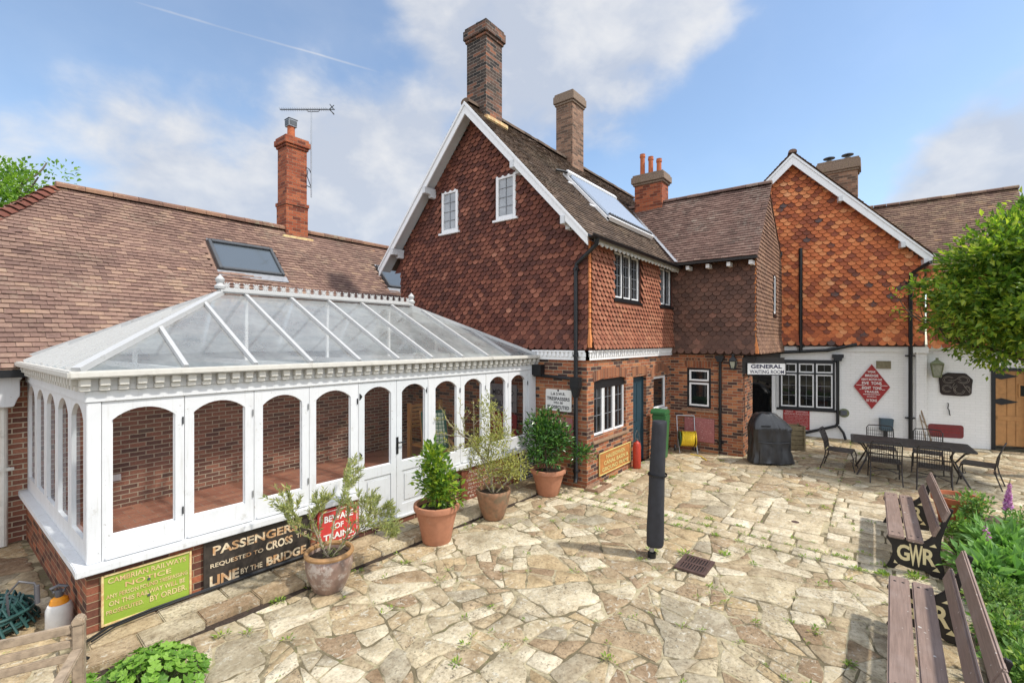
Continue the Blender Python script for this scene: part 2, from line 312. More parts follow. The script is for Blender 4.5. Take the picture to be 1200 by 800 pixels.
M['sign_letter_faded'] = plain('sign_letter_faded', (.52, .43, .36), .8, var=.4, scale=30, dirt=(.24, .09, .05), dirt_amt=.7, dsc=18, drange=(.5, .56))
M['sign_white'] = plain('sign_white', (.80, .79, .76), .3, var=.05, runs=.3, dirt=(.5, .38, .24), dirt_amt=.5, dsc=8, drange=(.66, .75))
M['sign_pink'] = plain('sign_pink', (.42, .16, .16), .6, var=.15, dirt=(.55, .3, .28), dirt_amt=.3)
M['sign_pink_stone'] = plain('sign_pink_stone', (.36, .135, .13), .85, var=.35, scale=40, bump=.6, dirt=(.5, .32, .3), dirt_amt=.6, dsc=14)
M['sign_orange'] = plain('sign_orange', (.42, .17, .045), .7, var=.3, scale=9, dirt=(.34, .1, .03), dirt_amt=.5)
M['sign_letter_yellow'] = plain('sign_letter_yellow', (.62, .52, .2), .7, var=.25)
M['sign_maroon'] = plain('sign_maroon', (.18, .028, .03), .4, var=.2, dirt=(.10, .06, .12), dirt_amt=.4)
M['letter_pink'] = plain('letter_pink', (.58, .33, .32), .6, var=.2)
M['letter_black'] = plain('letter_black', (.02, .02, .03), .5, var=.1)
M['letter_blue'] = plain('letter_blue', (.02, .022, .06), .5, var=.1)
M['plaque_brown'] = plain('plaque_brown', (.022, .013, .010), .5, var=.3, spec=.35)
M['plaque_line'] = plain('plaque_line', (.22, .19, .16), .5, var=.3)
M['lantern_green'] = plain('lantern_green', (.20, .22, .12), .6, .2, var=.35, scale=20, dirt=(.3, .2, .09), dirt_amt=.6)
M['solar_tube'] = plain('solar_tube', (.33, .38, .45), .22, .3, var=.05, spec=.7)
M['green_cushion'] = None
M['rust_grate'] = plain('rust_grate', (.10, .06, .05), .7, .2, var=.4, bump=.3)
M['pot_orange'] = plain('chimney_pot', (.46, .13, .05), .8, var=.25)
M['sill_stone'] = plain('sill_stone', (.30, .19, .12), .85, var=.3, bump=.3)
M['mossy'] = plain('mossy_board', (.22, .19, .12), .85, var=.35, scale=16)

k = NT('check_fabric'); tc = k.n('ShaderNodeTexCoord'); ck = k.n('ShaderNodeTexBrick'); k.l(tc.outputs['UV'], ck.inputs['Vector']); ck.offset = 0
ck.inputs['Scale'].default_value = 1; ck.inputs['Brick Width'].default_value = .08; ck.inputs['Row Height'].default_value = .08; ck.inputs['Mortar Size'].default_value = .008
ck.inputs['Color1'].default_value = (.62, .65, .5, 1); ck.inputs['Color2'].default_value = (.5, .56, .42, 1); ck.inputs['Mortar'].default_value = (.03, .14, .08, 1)
k.set(ck.outputs[0], .9); M['check'] = k.m
M['green_cushion'] = plain('green_cushion', (.03, .12, .085), .9, var=.2)

# flagstones: colour of each stone, lichen blotches, dark specks
def stone_mat(name, stops):
    k = NT(name)
    c = k.mix(1.0, k.ramp(k.island(), stops), (.93, .86, .73), 'MULTIPLY')
    nf = k.noise(26, 7, .72); nb = k.noise(5, 6, .65, dist=.4)
    c = k.mix(.9, c, k.ramp(nb, [(.28, (.5, .44, .37)), (.42, (.85, .80, .74)), (.55, (1.05, 1.03, 1)), (.72, (1.35, 1.34, 1.32))]), 'MULTIPLY')
    c = k.mix(.75, c, k.ramp(nf, [(.3, (.30, .26, .22)), (.46, (.95, .94, .92)), (.55, (1.05, 1.05, 1.04)), (.7, (1.4, 1.38, 1.33))]), 'MULTIPLY')
    li = k.math('MULTIPLY', k.step(k.noise(14, 7, .72, dist=.8), .54, .64), k.step(k.noise(1.1, 3, .5), .38, .55)); c = k.mix(k.math('MULTIPLY', li, .75), c, (.60, .57, .47))
    dk = k.math('MULTIPLY', k.step(k.noise(34, 6, .7), .53, .64), k.step(k.noise(1.9, 4, .6), .42, .58)); c = k.mix(k.math('MULTIPLY', dk, .75), c, (.085, .07, .05))
    ms = k.step(k.noise(.7, 6, .7), .50, .66); c = k.mix(k.math('MULTIPLY', ms, .42), c, (.20, .165, .10))
    k.set(c, .88, spec=.2); k.bump(k.math('ADD', nf, k.math('MULTIPLY', nb, 1.4)), .75, .02); return k.m
M['stone'] = stone_mat('flagstone', [(0, (.30, .23, .175)), (.10, (.37, .30, .225)), (.28, (.42, .365, .285)), (.43, (.49, .41, .29)), (.57, (.38, .365, .325)), (.72, (.50, .46, .37)), (.88, (.57, .545, .47)), (1, (.63, .61, .55))])
M['sett'] = stone_mat('pale_sett', [(0, (.50, .45, .36)), (.4, (.58, .54, .45)), (.8, (.64, .61, .53)), (1, (.68, .66, .60))])
k = NT('sandy_mortar'); n = k.noise(30, 6, .7)
c = k.mix(k.step(k.noise(2.4, 5, .6), .42, .56), (.47, .40, .27), (.17, .14, .09)); c = k.mix(k.math('MULTIPLY', k.step(k.noise(4.5, 5, .65), .55, .7), .5), c, (.16, .19, .05))
c = k.mix(.8, c, k.ramp(n, [(.25, (.55, .55, .5)), (.75, (1.2, 1.2, 1.15))]), 'MULTIPLY'); k.set(c, .95, spec=.1); k.bump(n, .8, .01); M['mortar'] = k.m
M['earth'] = plain('earth', (.10, .085, .045), .95, var=.5, scale=8, bump=.5, dirt=(.08, .12, .03), dirt_amt=.8, dsc=1)
M['bed_soil'] = plain('bed_soil', (.10, .066, .046), .95, var=.55, scale=30, bump=1, dirt=(.2, .145, .1), dirt_amt=.6, dsc=9)

# ------------------------------------------------------------------ mesh helpers
class FR:      # a wall's own axes: a runs along it, b stands out from it, z is up
    def __init__(s, ox, oy, ax, ay, oz=0, shear=0):
        l = math.hypot(ax, ay); s.o = Vector((ox, oy, oz)); s.ax = Vector((ax/l, ay/l, 0)); s.out = Vector((ay/l, -ax/l, 0))
    def p(s, a, b, z): return s.o + s.ax*a + s.out*b + Vector((0, 0, z))
class FG:      # plain world axes
    def p(s, a, b, z): return Vector((a, b, z))
WORLD = FG()
class FM:
    def __init__(s, m): s.m = m
    def p(s, a, b, z): return s.m @ Vector((a, b, z))

class MB:
    def __init__(s, fr=WORLD): s.f = fr; s.v = []; s.q = []; s.mi = []; s.cur = 0
    def P(s, a, b, z): s.v.append(s.f.p(a, b, z)); return len(s.v)-1
    def face(s, ids): s.q.append(tuple(ids)); s.mi.append(s.cur)
    def poly(s, pts): s.face([s.P(*p) for p in pts])
    def box(s, a0, a1, b0, b1, z0, z1, ch=0):
        i = [s.P(a, b, z) for z in (z0, z1) for b in (b0, b1) for a in (a0, a1)]
        for f in ((0, 1, 3, 2), (4, 6, 7, 5), (0, 4, 5, 1), (2, 3, 7, 6), (0, 2, 6, 4), (1, 5, 7, 3)): s.face([i[x] for x in f])
    def bar(s, p, q, w, h, up=(0, 0, 1)):   # a square bar from p to q
        p, q = s.f.p(*p), s.f.p(*q); d = (q-p).normalized(); u = Vector(up)
        if abs(d.dot(u)) > .98: u = Vector((1, 0, 0))
        r = d.cross(u).normalized(); u = r.cross(d)
        n = len(s.v)
        for e in (p, q):
            for x, y in ((-w, -h), (w, -h), (w, h), (-w, h)): s.v.append(e + r*x*.5 + u*y*.5)
        for f in ((0, 1, 2, 3), (7, 6, 5, 4), (0, 4, 5, 1), (1, 5, 6, 2), (2, 6, 7, 3), (3, 7, 4, 0)): s.face([n+x for x in f])
    def prism(s, pts, b0, b1):     # outline in (a, z) given thickness from b0 to b1
        A = [s.P(a, b0, z) for a, z in pts]; B = [s.P(a, b1, z) for a, z in pts]; n = len(pts)
        s.face(A[::-1]); s.face(B)
        for i in range(n): s.face((A[i], A[(i+1) % n], B[(i+1) % n], B[i]))
    def slab(s, pts, z0, z1):      # outline in (a, b) given height
        A = [s.P(a, b, z0) for a, b in pts]; B = [s.P(a, b, z1) for a, b in pts]; n = len(pts)
        s.face(A[::-1]); s.face(B)
        for i in range(n): s.face((A[i], A[(i+1) % n], B[(i+1) % n], B[i]))
    def tube(s, pts, r, n=8, closed=False, raw=False):
        P = [Vector(p) if raw else s.f.p(*p) for p in pts]; rings = []
        rr = r if isinstance(r, (list, tuple)) else [r]*len(P)
        last = None
        for i, p in enumerate(P):
            a = P[i-1] if (i or closed) else p; b = P[(i+1) % len(P)] if (i < len(P)-1 or closed) else p
            d = (b-a)
            d = d.normalized() if d.length > 1e-9 else Vector((0, 0, 1))
            u = last if last is not None else (Vector((0, 0, 1)) if abs(d.z) < .9 else Vector((1, 0, 0)))
            r_ = d.cross(u)
            if r_.length < 1e-5: r_ = d.cross(Vector((1, 0, 0))) if abs(d.x) < .9 else d.cross(Vector((0, 1, 0)))
            r_.normalize(); u = r_.cross(d); last = u; k0 = len(s.v)
            for j in range(n):
                t = 2*math.pi*j/n; s.v.append(p + (r_*math.cos(t)+u*math.sin(t))*rr[i])
            rings.append(k0)
        m = len(rings)
        for i in range(m if closed else m-1):
            A, B = rings[i], rings[(i+1) % m]
            for j in range(n): s.face((A+j, A+(j+1) % n, B+(j+1) % n, B+j))
        if not closed:
            s.face([rings[0]+j for j in range(n)][::-1]); s.face([rings[-1]+j for j in range(n)])
    def lathe(s, prof, c=(0, 0, 0), n=28):
        rings = []
        for r, z in prof:
            k0 = len(s.v)
            if r < 1e-6: s.P(c[0], c[1], c[2]+z); rings.append((k0, 1)); continue
            for j in range(n):
                t = 2*math.pi*j/n; s.P(c[0]+r*math.cos(t), c[1]+r*math.sin(t), c[2]+z)
            rings.append((k0, n))
        for (A, na), (B, nb) in zip(rings, rings[1:]):
            for j in range(n):
                j2 = (j+1) % n
                if na == 1: s.face((A, B+j2, B+j))
                elif nb == 1: s.face((A+j, A+j2, B))
                else: s.face((A+j, A+j2, B+j2, B+j))
    def ball(s, c, r, n=10, sz=1.0):
        s.lathe([(r*math.sin(math.pi*i/n), -r*sz*math.cos(math.pi*i/n)) for i in range(n+1)], c, n*2)
    def leaf(s, c, d, nrm, L, W, fold=.25):
        d = d.normalized(); r = d.cross(nrm)
        if r.length < 1e-4: r = d.cross(Vector((1, .3, .2)))
        r.normalize(); nn = r.cross(d); k0 = len(s.v)
        s.v += [c, c+d*L*.45+r*W*.5+nn*W*fold, c+d*L*.97-nn*L*.08, c+d*L*.45-r*W*.5+nn*W*fold, c+d*L*.5]
        s.face((k0, k0+1, k0+4)); s.face((k0+1, k0+2, k0+4)); s.face((k0, k0+4, k0+3)); s.face((k0+4, k0+2, k0+3))
    def build(s, name, mat, parent=None, smooth=False, bevel=0, recalc=True, sharp=35):
        me = bpy.data.meshes.new(name)
        off = Vector((0, 0, 0))
        if parent is not None:
            off = Vector(parent.get('_base', (0, 0, 0)))
        me.from_pydata([tuple(v) for v in s.v], [], s.q)
        mats = mat if isinstance(mat, (list, tuple)) else [mat]
        for m in mats: me.materials.append(m)
        if len(mats) > 1: me.polygons.foreach_set('material_index', s.mi)
        if recalc or bevel:
            bm = bmesh.new(); bm.from_mesh(me)
            if recalc: bmesh.ops.recalc_face_normals(bm, faces=bm.faces)
            if bevel: bmesh.ops.bevel(bm, geom=[e for e in bm.edges if len(e.link_faces) == 2 and e.calc_face_angle(0) > .6], offset=bevel, segments=2, affect='EDGES', clamp_overlap=True)
            bm.to_mesh(me); bm.free()
        uv = me.uv_layers.new(name='UVMap'); co = me.vertices; d = uv.data
        for p in me.polygons:
            n = p.normal
            if abs(n.z) > .75:
                for li in p.loop_indices: v = co[me.loops[li].vertex_index].co; d[li].uv = (v.x, v.y)
            else:
                h = math.hypot(n.x, n.y); tx, ty = -n.y/h, n.x/h
                if abs(tx) >= abs(ty):
                    if tx < 0: tx, ty = -tx, -ty
                elif ty > 0: tx, ty = -tx, -ty
                for li in p.loop_indices: v = co[me.loops[li].vertex_index].co; d[li].uv = (v.x*tx+v.y*ty, v.z)
        if smooth:
            me.polygons.foreach_set('use_smooth', [True]*len(me.polygons))
            try: me.set_sharp_from_angle(angle=math.radians(sharp))
            except Exception: pass
        if off.length: me.transform(Matrix.Translation(-off))
        o = bpy.data.objects.new(name, me); COL.objects.link(o)
        if parent is not None: o.parent = parent; o['_base'] = tuple(off)
        return o

def tag(o, label=None, cat=None, group=None, kind=None):
    if label: o['label'] = label
    if cat: o['category'] = cat
    if group: o['group'] = group
    if kind: o['kind'] = kind
    return o
def thing(name, label, cat, base=(0, 0, 0), group=None):
    o = bpy.data.objects.new(name, None); COL.objects.link(o); o.empty_display_size = .2
    o.location = base; o['_base'] = tuple(base); return tag(o, label, cat, group)
def copy_tree(o, parent=None):
    c = o.copy(); COL.objects.link(c); c.parent = parent
    for ch in o.children: copy_tree(ch, c)
    return c
def struct(name, mb, mat, **k): return tag(mb.build(name, mat, **k), kind='structure')

# lettering
_tc = {}
def text_shape(body, bold):
    key = (body, bold)
    if key not in _tc:
        cu = bpy.data.curves.new('t', 'FONT'); cu.body = body; cu.size = 1; cu.offset = bold; cu.resolution_u = 3; cu.align_x = 'CENTER'
        ob = bpy.data.objects.new('t', cu); COL.objects.link(ob)
        dg = bpy.context.evaluated_depsgraph_get(); me = ob.evaluated_get(dg).to_mesh()
        V = [(v.co.x, v.co.y) for v in me.vertices]; Fc = [tuple(p.vertices) for p in me.polygons]
        ob.evaluated_get(dg).to_mesh_clear(); bpy.data.objects.remove(ob); bpy.data.curves.remove(cu)
        xs = [v[0] for v in V]; ys = [v[1] for v in V]
        _tc[key] = (V, Fc, min(xs), max(xs), min(ys), max(ys))
    return _tc[key]
def add_text(mb, body, a, z, h, w=None, b=0.0, th=.004, bold=.015, skew=0):
    V, Fc, x0, x1, y0, y1 = text_shape(body, bold); sy = h/(y1-y0); sx = (w/(x1-x0)) if w else sy
    cx, cy = (x0+x1)/2, (y0+y1)/2; k0 = len(mb.v)
    for x, y in V: mb.P(a+(x-cx)*sx, b+th, z+(y-cy)*sy)
    for f in Fc: mb.face([k0+i for i in f])

def wall(mb, a0, a1, z0, z1, holes=(), depth=.12, topf=None):
    As = sorted({a0, a1, *[h[0] for h in holes], *[h[1] for h in holes]}); Zs = sorted({z0, z1, *[h[2] for h in holes], *[h[3] for h in holes]})
    for i in range(len(As)-1):
        for j in range(len(Zs)-1):
            ca, cz = (As[i]+As[i+1])/2, (Zs[j]+Zs[j+1])/2
            if any(h[0] < ca < h[1] and h[2] < cz < h[3] for h in holes): continue
            mb.poly([(As[i], 0, Zs[j]), (As[i+1], 0, Zs[j]), (As[i+1], 0, Zs[j+1]), (As[i], 0, Zs[j+1])])
    for h in holes:
        A, B, C, D = h[:4]
        for q in (((A, C), (A, D)), ((B, C), (B, D)), ((A, C), (B, C)), ((A, D), (B, D))):
            (p, r), (s_, t) = q; mb.poly([(p, 0, r), (s_, 0, t), (s_, -depth, t), (p, -depth, r)])

def scallops(mb, a0, a1, z0, z1, tw, g, inside=None, holes=(), arc=.42, lift=.05, kick=None):
    row = 0; z = z0
    while z < z1:
        offs = tw/2 if row % 2 else 0
        i0 = int((a0-offs)/tw)-1; i1 = int((a1-offs)/tw)+1
        for i in range(i0, i1+1):
            ac = i*tw+offs; zc = z+g*.6
            l, r = max(ac-tw*.485, a0), min(ac+tw*.485, a1)
            if r-l < tw*.25: continue
            if inside and not inside(ac, zc): continue
            if any(h[0]-tw*.3 < ac < h[1]+tw*.3 and h[2]-g*.5 < zc < h[3]-g*.2 for h in holes): continue
            jz = U(-.004, .004); jb = U(-.002, .004); tilt = U(-.006, .006); top = z+g*1.75
            if inside:      # stop the covered edge poking through a rake
                while top > z+g*.9 and not inside(ac, top): top -= g*.2
            zs = z+jz+tw*arc; pts = [(l, top), (l, zs+tilt)]
            for s_ in range(1, 6):
                t = math.pi*s_/6; pts.append(((l+r)/2-(r-l)/2*math.cos(t), zs-tw*arc*math.sin(t)+tilt*math.cos(t)))
            pts += [(r, zs-tilt), (r, top)]
            kk = kick(z) if kick else 0
            def bb(zz): return kk+.004+(lift+jb)*max(0, (top-zz))/(g*1.75)
            A = [mb.P(a, bb(zz), zz) for a, zz in pts]; B = [mb.P(a, bb(zz)-.022, zz) for a, zz in pts[1:-1]]
            mb.face(A)
            n = len(B)
            mb.cur = 1  # rim faces take the painted shade colour
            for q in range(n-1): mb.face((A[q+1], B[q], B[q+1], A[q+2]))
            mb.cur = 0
        z += g; row += 1

def roof_tiles(mb, o, ax, up, L, T, mask=None, tw=.165, g=.10, lift=.03, wav=.022):
    o = Vector(o); ax = Vector(ax).normalized(); up = Vector(up).normalized(); nr = ax.cross(up).normalized()
    if nr.z < 0: nr = -nr
    rows = int(T/g); t = 0
    for r in range(rows):
        t = r*g; offs = (tw/2 if r % 2 else 0)+U(-.01, .01)
        for i in range(-1, int(L/tw)+1):
            a0 = i*tw+offs; a1 = a0+tw-.004
            a0, a1 = max(a0, 0), min(a1, L)
            if a1-a0 < .04: continue
            if mask and not mask((a0+a1)/2, t+g*.5): continue
            w_ = wav*noise.noise(Vector((a0*.8, t*.8, o.x))); j = U(-.003, .004); j2 = U(-.003, .003); dt = U(-.006, .006)
            if R() < .02: dt -= U(.012, .035); j2 = U(-.012, .012)
            t1 = min(t+g*1.5, T); k0 = len(mb.v)
            mb.v += [o+ax*a0+up*(t+dt)+nr*(lift+w_+j+j2), o+ax*a1+up*(t+dt)+nr*(lift+w_+j-j2), o+ax*a1+up*t1+nr*(.004+w_), o+ax*a0+up*t1+nr*(.004+w_),
                     o+ax*a0+up*(t+dt)+nr*(lift-.014+w_+j+j2), o+ax*a1+up*(t+dt)+nr*(lift-.014+w_+j-j2)]
            mb.face((k0, k0+1, k0+2, k0+3)); mb.face((k0+4, k0+5, k0+1, k0)); mb.face((k0+4, k0, k0+3)); mb.face((k0+5, k0+2, k0+1))
def ridge_caps(mb, p, q, n, r=.11, lift=0):
    p, q = Vector(p), Vector(q); d = (q-p)/n; dn = d.normalized(); side = dn.cross(Vector((0, 0, 1))).normalized(); up = side.cross(dn)
    for i in range(n):
        a = p+d*i+dn*.004; b = p+d*(i+1)-dn*.004; k0 = len(mb.v); j = U(0, .012)
        for e, rr in ((a, r+j), (b, r+j)):
            for s_ in range(7):
                t = math.pi*(-.08+1.16*s_/6); mb.v.append(e+side*rr*math.cos(t)*1.05+up*(rr*.75*math.sin(t)+lift))
        for s_ in range(6): mb.face((k0+s_, k0+s_+1, k0+8+s_, k0+7+s_))
        mb.face(range(k0, k0+7)); mb.face(range(k0+7, k0+14))

# ------------------------------------------------------------------ setting frames (metres; u along the conservatory, v away across it)
FRONT_V, CU0, CU1 = 6.02, 1.04, 8.14
cons = FR(CU0, FRONT_V, 1, -.0407)            # conservatory front; a from 0 to 7.1
consleft = FR(CU0, 9.86, 0, -1)               # conservatory left side; a from 0 to 3.84
gab = FR(8.155, 0, 0, -1)                     # big gable; a = -v
side = FR(0, 4.51, 1, 0)                      # house side; a = u
mid = FR(12.85, 0, 0, -1)                     # wing front; a = -v
midside = FR(0, 2.41, 1, 0)
Wf = FR(17.04, .94, .208, -.978)              # white wall; a = s
BARN_V, HV0, HV1, RIDGE_V, RIDGE_Z, SL = 9.86, 4.51, 10.15, 7.45, 8.38, 1.095

# ------------------------------------------------------------------ ground
g = MB(); g.poly([(-400, -400, -.03), (600, -400, -.03), (600, 600, -.03), (-400, 600, -.03)]); struct('ground', g, M['earth'])
g = MB(); g.poly([(-6, -8, 0), (22, -8, 0), (22, 11, 0), (-6, 11, 0)]); struct('patio_bed', g, M['mortar'])
paving = MB()
def clip(poly, nx, ny, c):      # keep nx*x+ny*y <= c
    out = []; n = len(poly)
    for i in range(n):
        p, q = poly[i], poly[(i+1) % n]; dp, dq = nx*p[0]+ny*p[1]-c, nx*q[0]+ny*q[1]-c
        if dp <= 0: out.append(p)
        if (dp < 0 < dq) or (dq < 0 < dp):
            t = dp/(dp-dq); out.append((p[0]+(q[0]-p[0])*t, p[1]+(q[1]-p[1])*t))
    return out
def stone(poly, gap, h, rag=.012, z0=0.0, mb=None, kn=.07):
    mb = mb or paving
    n = len(poly)
    A = sum(poly[i][0]*poly[(i+1) % n][1]-poly[(i+1) % n][0]*poly[i][1] for i in range(n))/2
    if abs(A) < .006: return
    if A < 0: poly = poly[::-1]
    per = sum(math.hypot(poly[i][0]-poly[(i+1) % n][0], poly[i][1]-poly[(i+1) % n][1]) for i in range(n)); rin = 2*abs(A)/per
    if rin < gap*1.6: return
    out = []      # inset along the mean of the two edge normals
    for i in range(n):
        p0, p, p1 = poly[i-1], poly[i], poly[(i+1) % n]
        e0 = (p[0]-p0[0], p[1]-p0[1]); e1 = (p1[0]-p[0], p1[1]-p[1]); l0 = math.hypot(*e0) or 1; l1 = math.hypot(*e1) or 1
        nx, ny = -(e0[1]/l0+e1[1]/l1), e0[0]/l0+e1[0]/l1; l = nx*nx+ny*ny
        if l < .3: nx, ny, l = nx*.3, ny*.3, .3
        g_ = gap*U(.7, 1.4)*2/l; out.append((p[0]+nx*g_, p[1]+ny*g_))
    poly = out
    cx = sum(p[0] for p in poly)/len(poly); cy = sum(p[1] for p in poly)/len(poly)
    pts = []
    for i in range(len(poly)):
        p, q = poly[i], poly[(i+1) % len(poly)]; L = math.hypot(q[0]-p[0], q[1]-p[1])
        if L < .012: continue
        k = max(1, int(L/.07))
        for j in range(k):
            t = j/k; x, y = p[0]+(q[0]-p[0])*t, p[1]+(q[1]-p[1])*t
            if j == 0 and L > .03:   # knock corners off
                x += (cx-x)*kn; y += (cy-y)*kn
            e = noise.noise(Vector((x*9, y*9, cx)))*rag; dx, dy = x-cx, y-cy; dl = math.hypot(dx, dy) or 1
            pts.append((x+dx/dl*e, y+dy/dl*e))
    if len(pts) < 3: return
    tx, ty = U(-.006, .006), U(-.006, .006); h += U(-.003, .003)
    def zz(x, y): return z0+max(.004, h+(x-cx)*tx*2+(y-cy)*ty*2)
    bot = [mb.P(x, y, z0-.01) for x, y in pts]
    mid_ = [mb.P(x, y, max(.002, zz(x, y)-.006)) for x, y in pts]
    top = [mb.P(x+(cx-x)/max(.05, math.hypot(cx-x, cy-y))*.011, y+(cy-y)/max(.05, math.hypot(cx-x, cy-y))*.011, zz(x, y)) for x, y in pts]
    m = len(pts)
    for i in range(m):
        j = (i+1) % m; mb.face((bot[i], bot[j], mid_[j], mid_[i])); mb.face((mid_[i], mid_[j], top[j], top[i]))
    mb.face(top)
joints = []
def crazy(x0, x1, y0, y1, mean, var=.75):
    def area(p): return abs(sum(p[i][0]*p[(i+1) % len(p)][1]-p[(i+1) % len(p)][0]*p[i][1] for i in range(len(p))))/2
    def warp(p):
        x, y = p; e = min(1, min(x-x0, x1-x, y-y0, y1-y)/.12) if x0 < x < x1 and y0 < y < y1 else 0
        return (x+e*(.13*noise.noise(Vector((x*2.1, y*2.1, 3.3)))+.035*noise.noise(Vector((x*6, y*6, 1.3)))), y+e*(.13*noise.noise(Vector((x*2.1, y*2.1, 9.1)))+.035*noise.noise(Vector((x*6, y*6, 5.3)))))
    work = [[(x0, y0), (x1, y0), (x1, y1), (x0, y1)]]
    while work:
        p = work.pop(); a = area(p); tgt = mean*mean*math.exp(random.gauss(-.1, var))
        cx = sum(q[0] for q in p)/len(p); cy = sum(q[1] for q in p)/len(p)
        sxx = sum((q[0]-cx)**2 for q in p); syy = sum((q[1]-cy)**2 for q in p); sxy = sum((q[0]-cx)*(q[1]-cy) for q in p)
        th = .5*math.atan2(2*sxy, sxx-syy); lam = math.sqrt((sxx-syy)**2+4*sxy*sxy); el = (sxx+syy+lam)/(sxx+syy-lam+1e-6)
        if a < tgt and el < 9 or a < .022:
            q = []
            for i in range(len(p)):
                u, v = p[i], p[(i+1) % len(p)]; n = max(1, int(math.hypot(v[0]-u[0], v[1]-u[1])/.18))
                for k_ in range(n): q.append(warp((u[0]+(v[0]-u[0])*k_/n, u[1]+(v[1]-u[1])*k_/n)))
            stone(q, U(.003, .010), U(.004, .011), .02); joints.extend(q[::3]); continue
        best = None
        for _ in range(9):
            t2 = th+random.gauss(0, .6); nx, ny = math.cos(t2), math.sin(t2); sp = math.sqrt((sxx+syy)/len(p)); c = nx*cx+ny*cy+random.gauss(0, .24)*sp
            A_, B_ = clip(p, nx, ny, c), clip(p, -nx, -ny, -c)
            if len(A_) < 3 or len(B_) < 3: continue
            sc_ = 9
            for q in (A_, B_):
                q = [q[i] for i in range(len(q)) if math.hypot(q[i][0]-q[i-1][0], q[i][1]-q[i-1][1]) > 1e-4]
                if len(q) < 3: sc_ = -1; continue
                for i in range(len(q)):
                    a0, b0, c0 = q[i-1], q[i], q[(i+1) % len(q)]; v1 = (a0[0]-b0[0], a0[1]-b0[1]); v2 = (c0[0]-b0[0], c0[1]-b0[1])
                    ang = math.acos(max(-1, min(1, (v1[0]*v2[0]+v1[1]*v2[1])/(math.hypot(*v1)*math.hypot(*v2)+1e-9)))); sc_ = min(sc_, ang)
                if len(q) == 3: sc_ -= .25
            sc_ = min(sc_, .95)+U(0, .2)
            if best is None or sc_ > best[0]: best = (sc_, A_, B_)
        if best: work += [best[1], best[2]]
setts = MB()
def rows(x0, x1, y0, y1, dx, dmin, dmax, gap=.010, along='y'):
    x = x0
    while x < x1-.05:
        w = dx*U(.85, 1.15); w = x1-x if x+w > x1-.08 else w; y = y0-U(0, dmin)
        while y < y1:
            l = U(dmin, dmax); a, b = max(y, y0), min(y+l, y1)
            if b-a > .06: stone([(x, a), (x+w, a), (x+w, b), (x, b)], gap, U(.010, .017), .004, 0, setts, .025); joints.append((x, a)); joints.append((x, (a+b)/2))
            y += l
        x += w
crazy(-1.5, 7.38, -1.0, 5.34, .30, 1.1)
rows(7.38, 7.98, -.6, 4.5, .30, .26, .42, .014)
stone([(8.32, .68), (9.05, .68), (9.05, 1.46), (8.32, 1.46)], .012, .016, .004, 0, setts, .02)
rows(7.98, 8.32, .62, 2.0, .34, .3, .6); rows(9.05, 9.6, .62, 1.5, .3, .4, .7)
rows(7.98, 10.6, -1.2, .62, .30, .4, .85, .012)
rows(8.32, 9.6, 1.5, 2.0, .42, .4, .6); rows(7.98, 9.9, 4.02, 4.5, .38, .24, .3)
crazy(7.98, 9.9, 2.0, 4.02, .42, .9); crazy(9.6, 12.85, .62, 2.0, .38, .9); crazy(9.9, 12.85, 2.0, 4.5, .38, .9)
crazy(10.6, 17.8, -5.5, .62, .42, .9); crazy(12.85, 17.3, .62, 2.6, .42, .8)
stone([(7.98, 5.32), (8.14, 5.32), (8.14, 4.52), (7.98, 4.52)], .01, .012); rows(7.38, 7.98, 4.52, 5.3, .3, .3, .4)
crazy(-3, .98, 5.36, 9.8, .5, .9)
struct('paving', paving, M['stone'], smooth=True, sharp=60); struct('setts', setts, M['sett'], smooth=True, sharp=60)
kerb = MB(cons)      # raised slabs at the conservatory foot, two courses
for r_, (b0, b1) in enumerate(((.02, .335), (.345, .655))):
    a = -.25 if r_ else -.02
    while a < 7.0:
        e = min(a+U(.46, .6), 7.08); z = .082+U(-.004, .006); q = U(-.012, .015) if r_ else 0; kerb.box(a+.005, e-.005, b0, b1+q, 0, z); a = e
struct('kerb', kerb, M['stone'], bevel=.010, smooth=True, sharp=50)
sb = MB(cons); random.seed(77); pts_ = []      # soil gathered along the foot of the step
for i in range(61): a = -.2+i*7.25/60; pts_.append((a, .66+.05+.045*noise.noise(Vector((a*2.3, 1, 0)))+.02*noise.noise(Vector((a*9, 2, 0)))))
for (a, w), (a2, w2) in zip(pts_, pts_[1:]): sb.poly([(a, .64, .03), (a2, .64, .03), (a2, w2, .008), (a, w, .008)])
struct('soil_strip', sb, M['soil'], recalc=False)
kb = MB(cons); kb.box(-.2, 7.08, .03, .62, -.01, .066); struct('kerb_bed', kb, M['mortar'])
b = MB(); pts = [(1.5, -.62), (4.2, -.64), (7.4, -.84), (8.5, -.70), (10.2, -.86), (10.9, -1.25), (10.6, -5), (1.5, -5)]
b.slab(pts, -.02, .055); struct('flower_bed', b, M['bed_soil'])

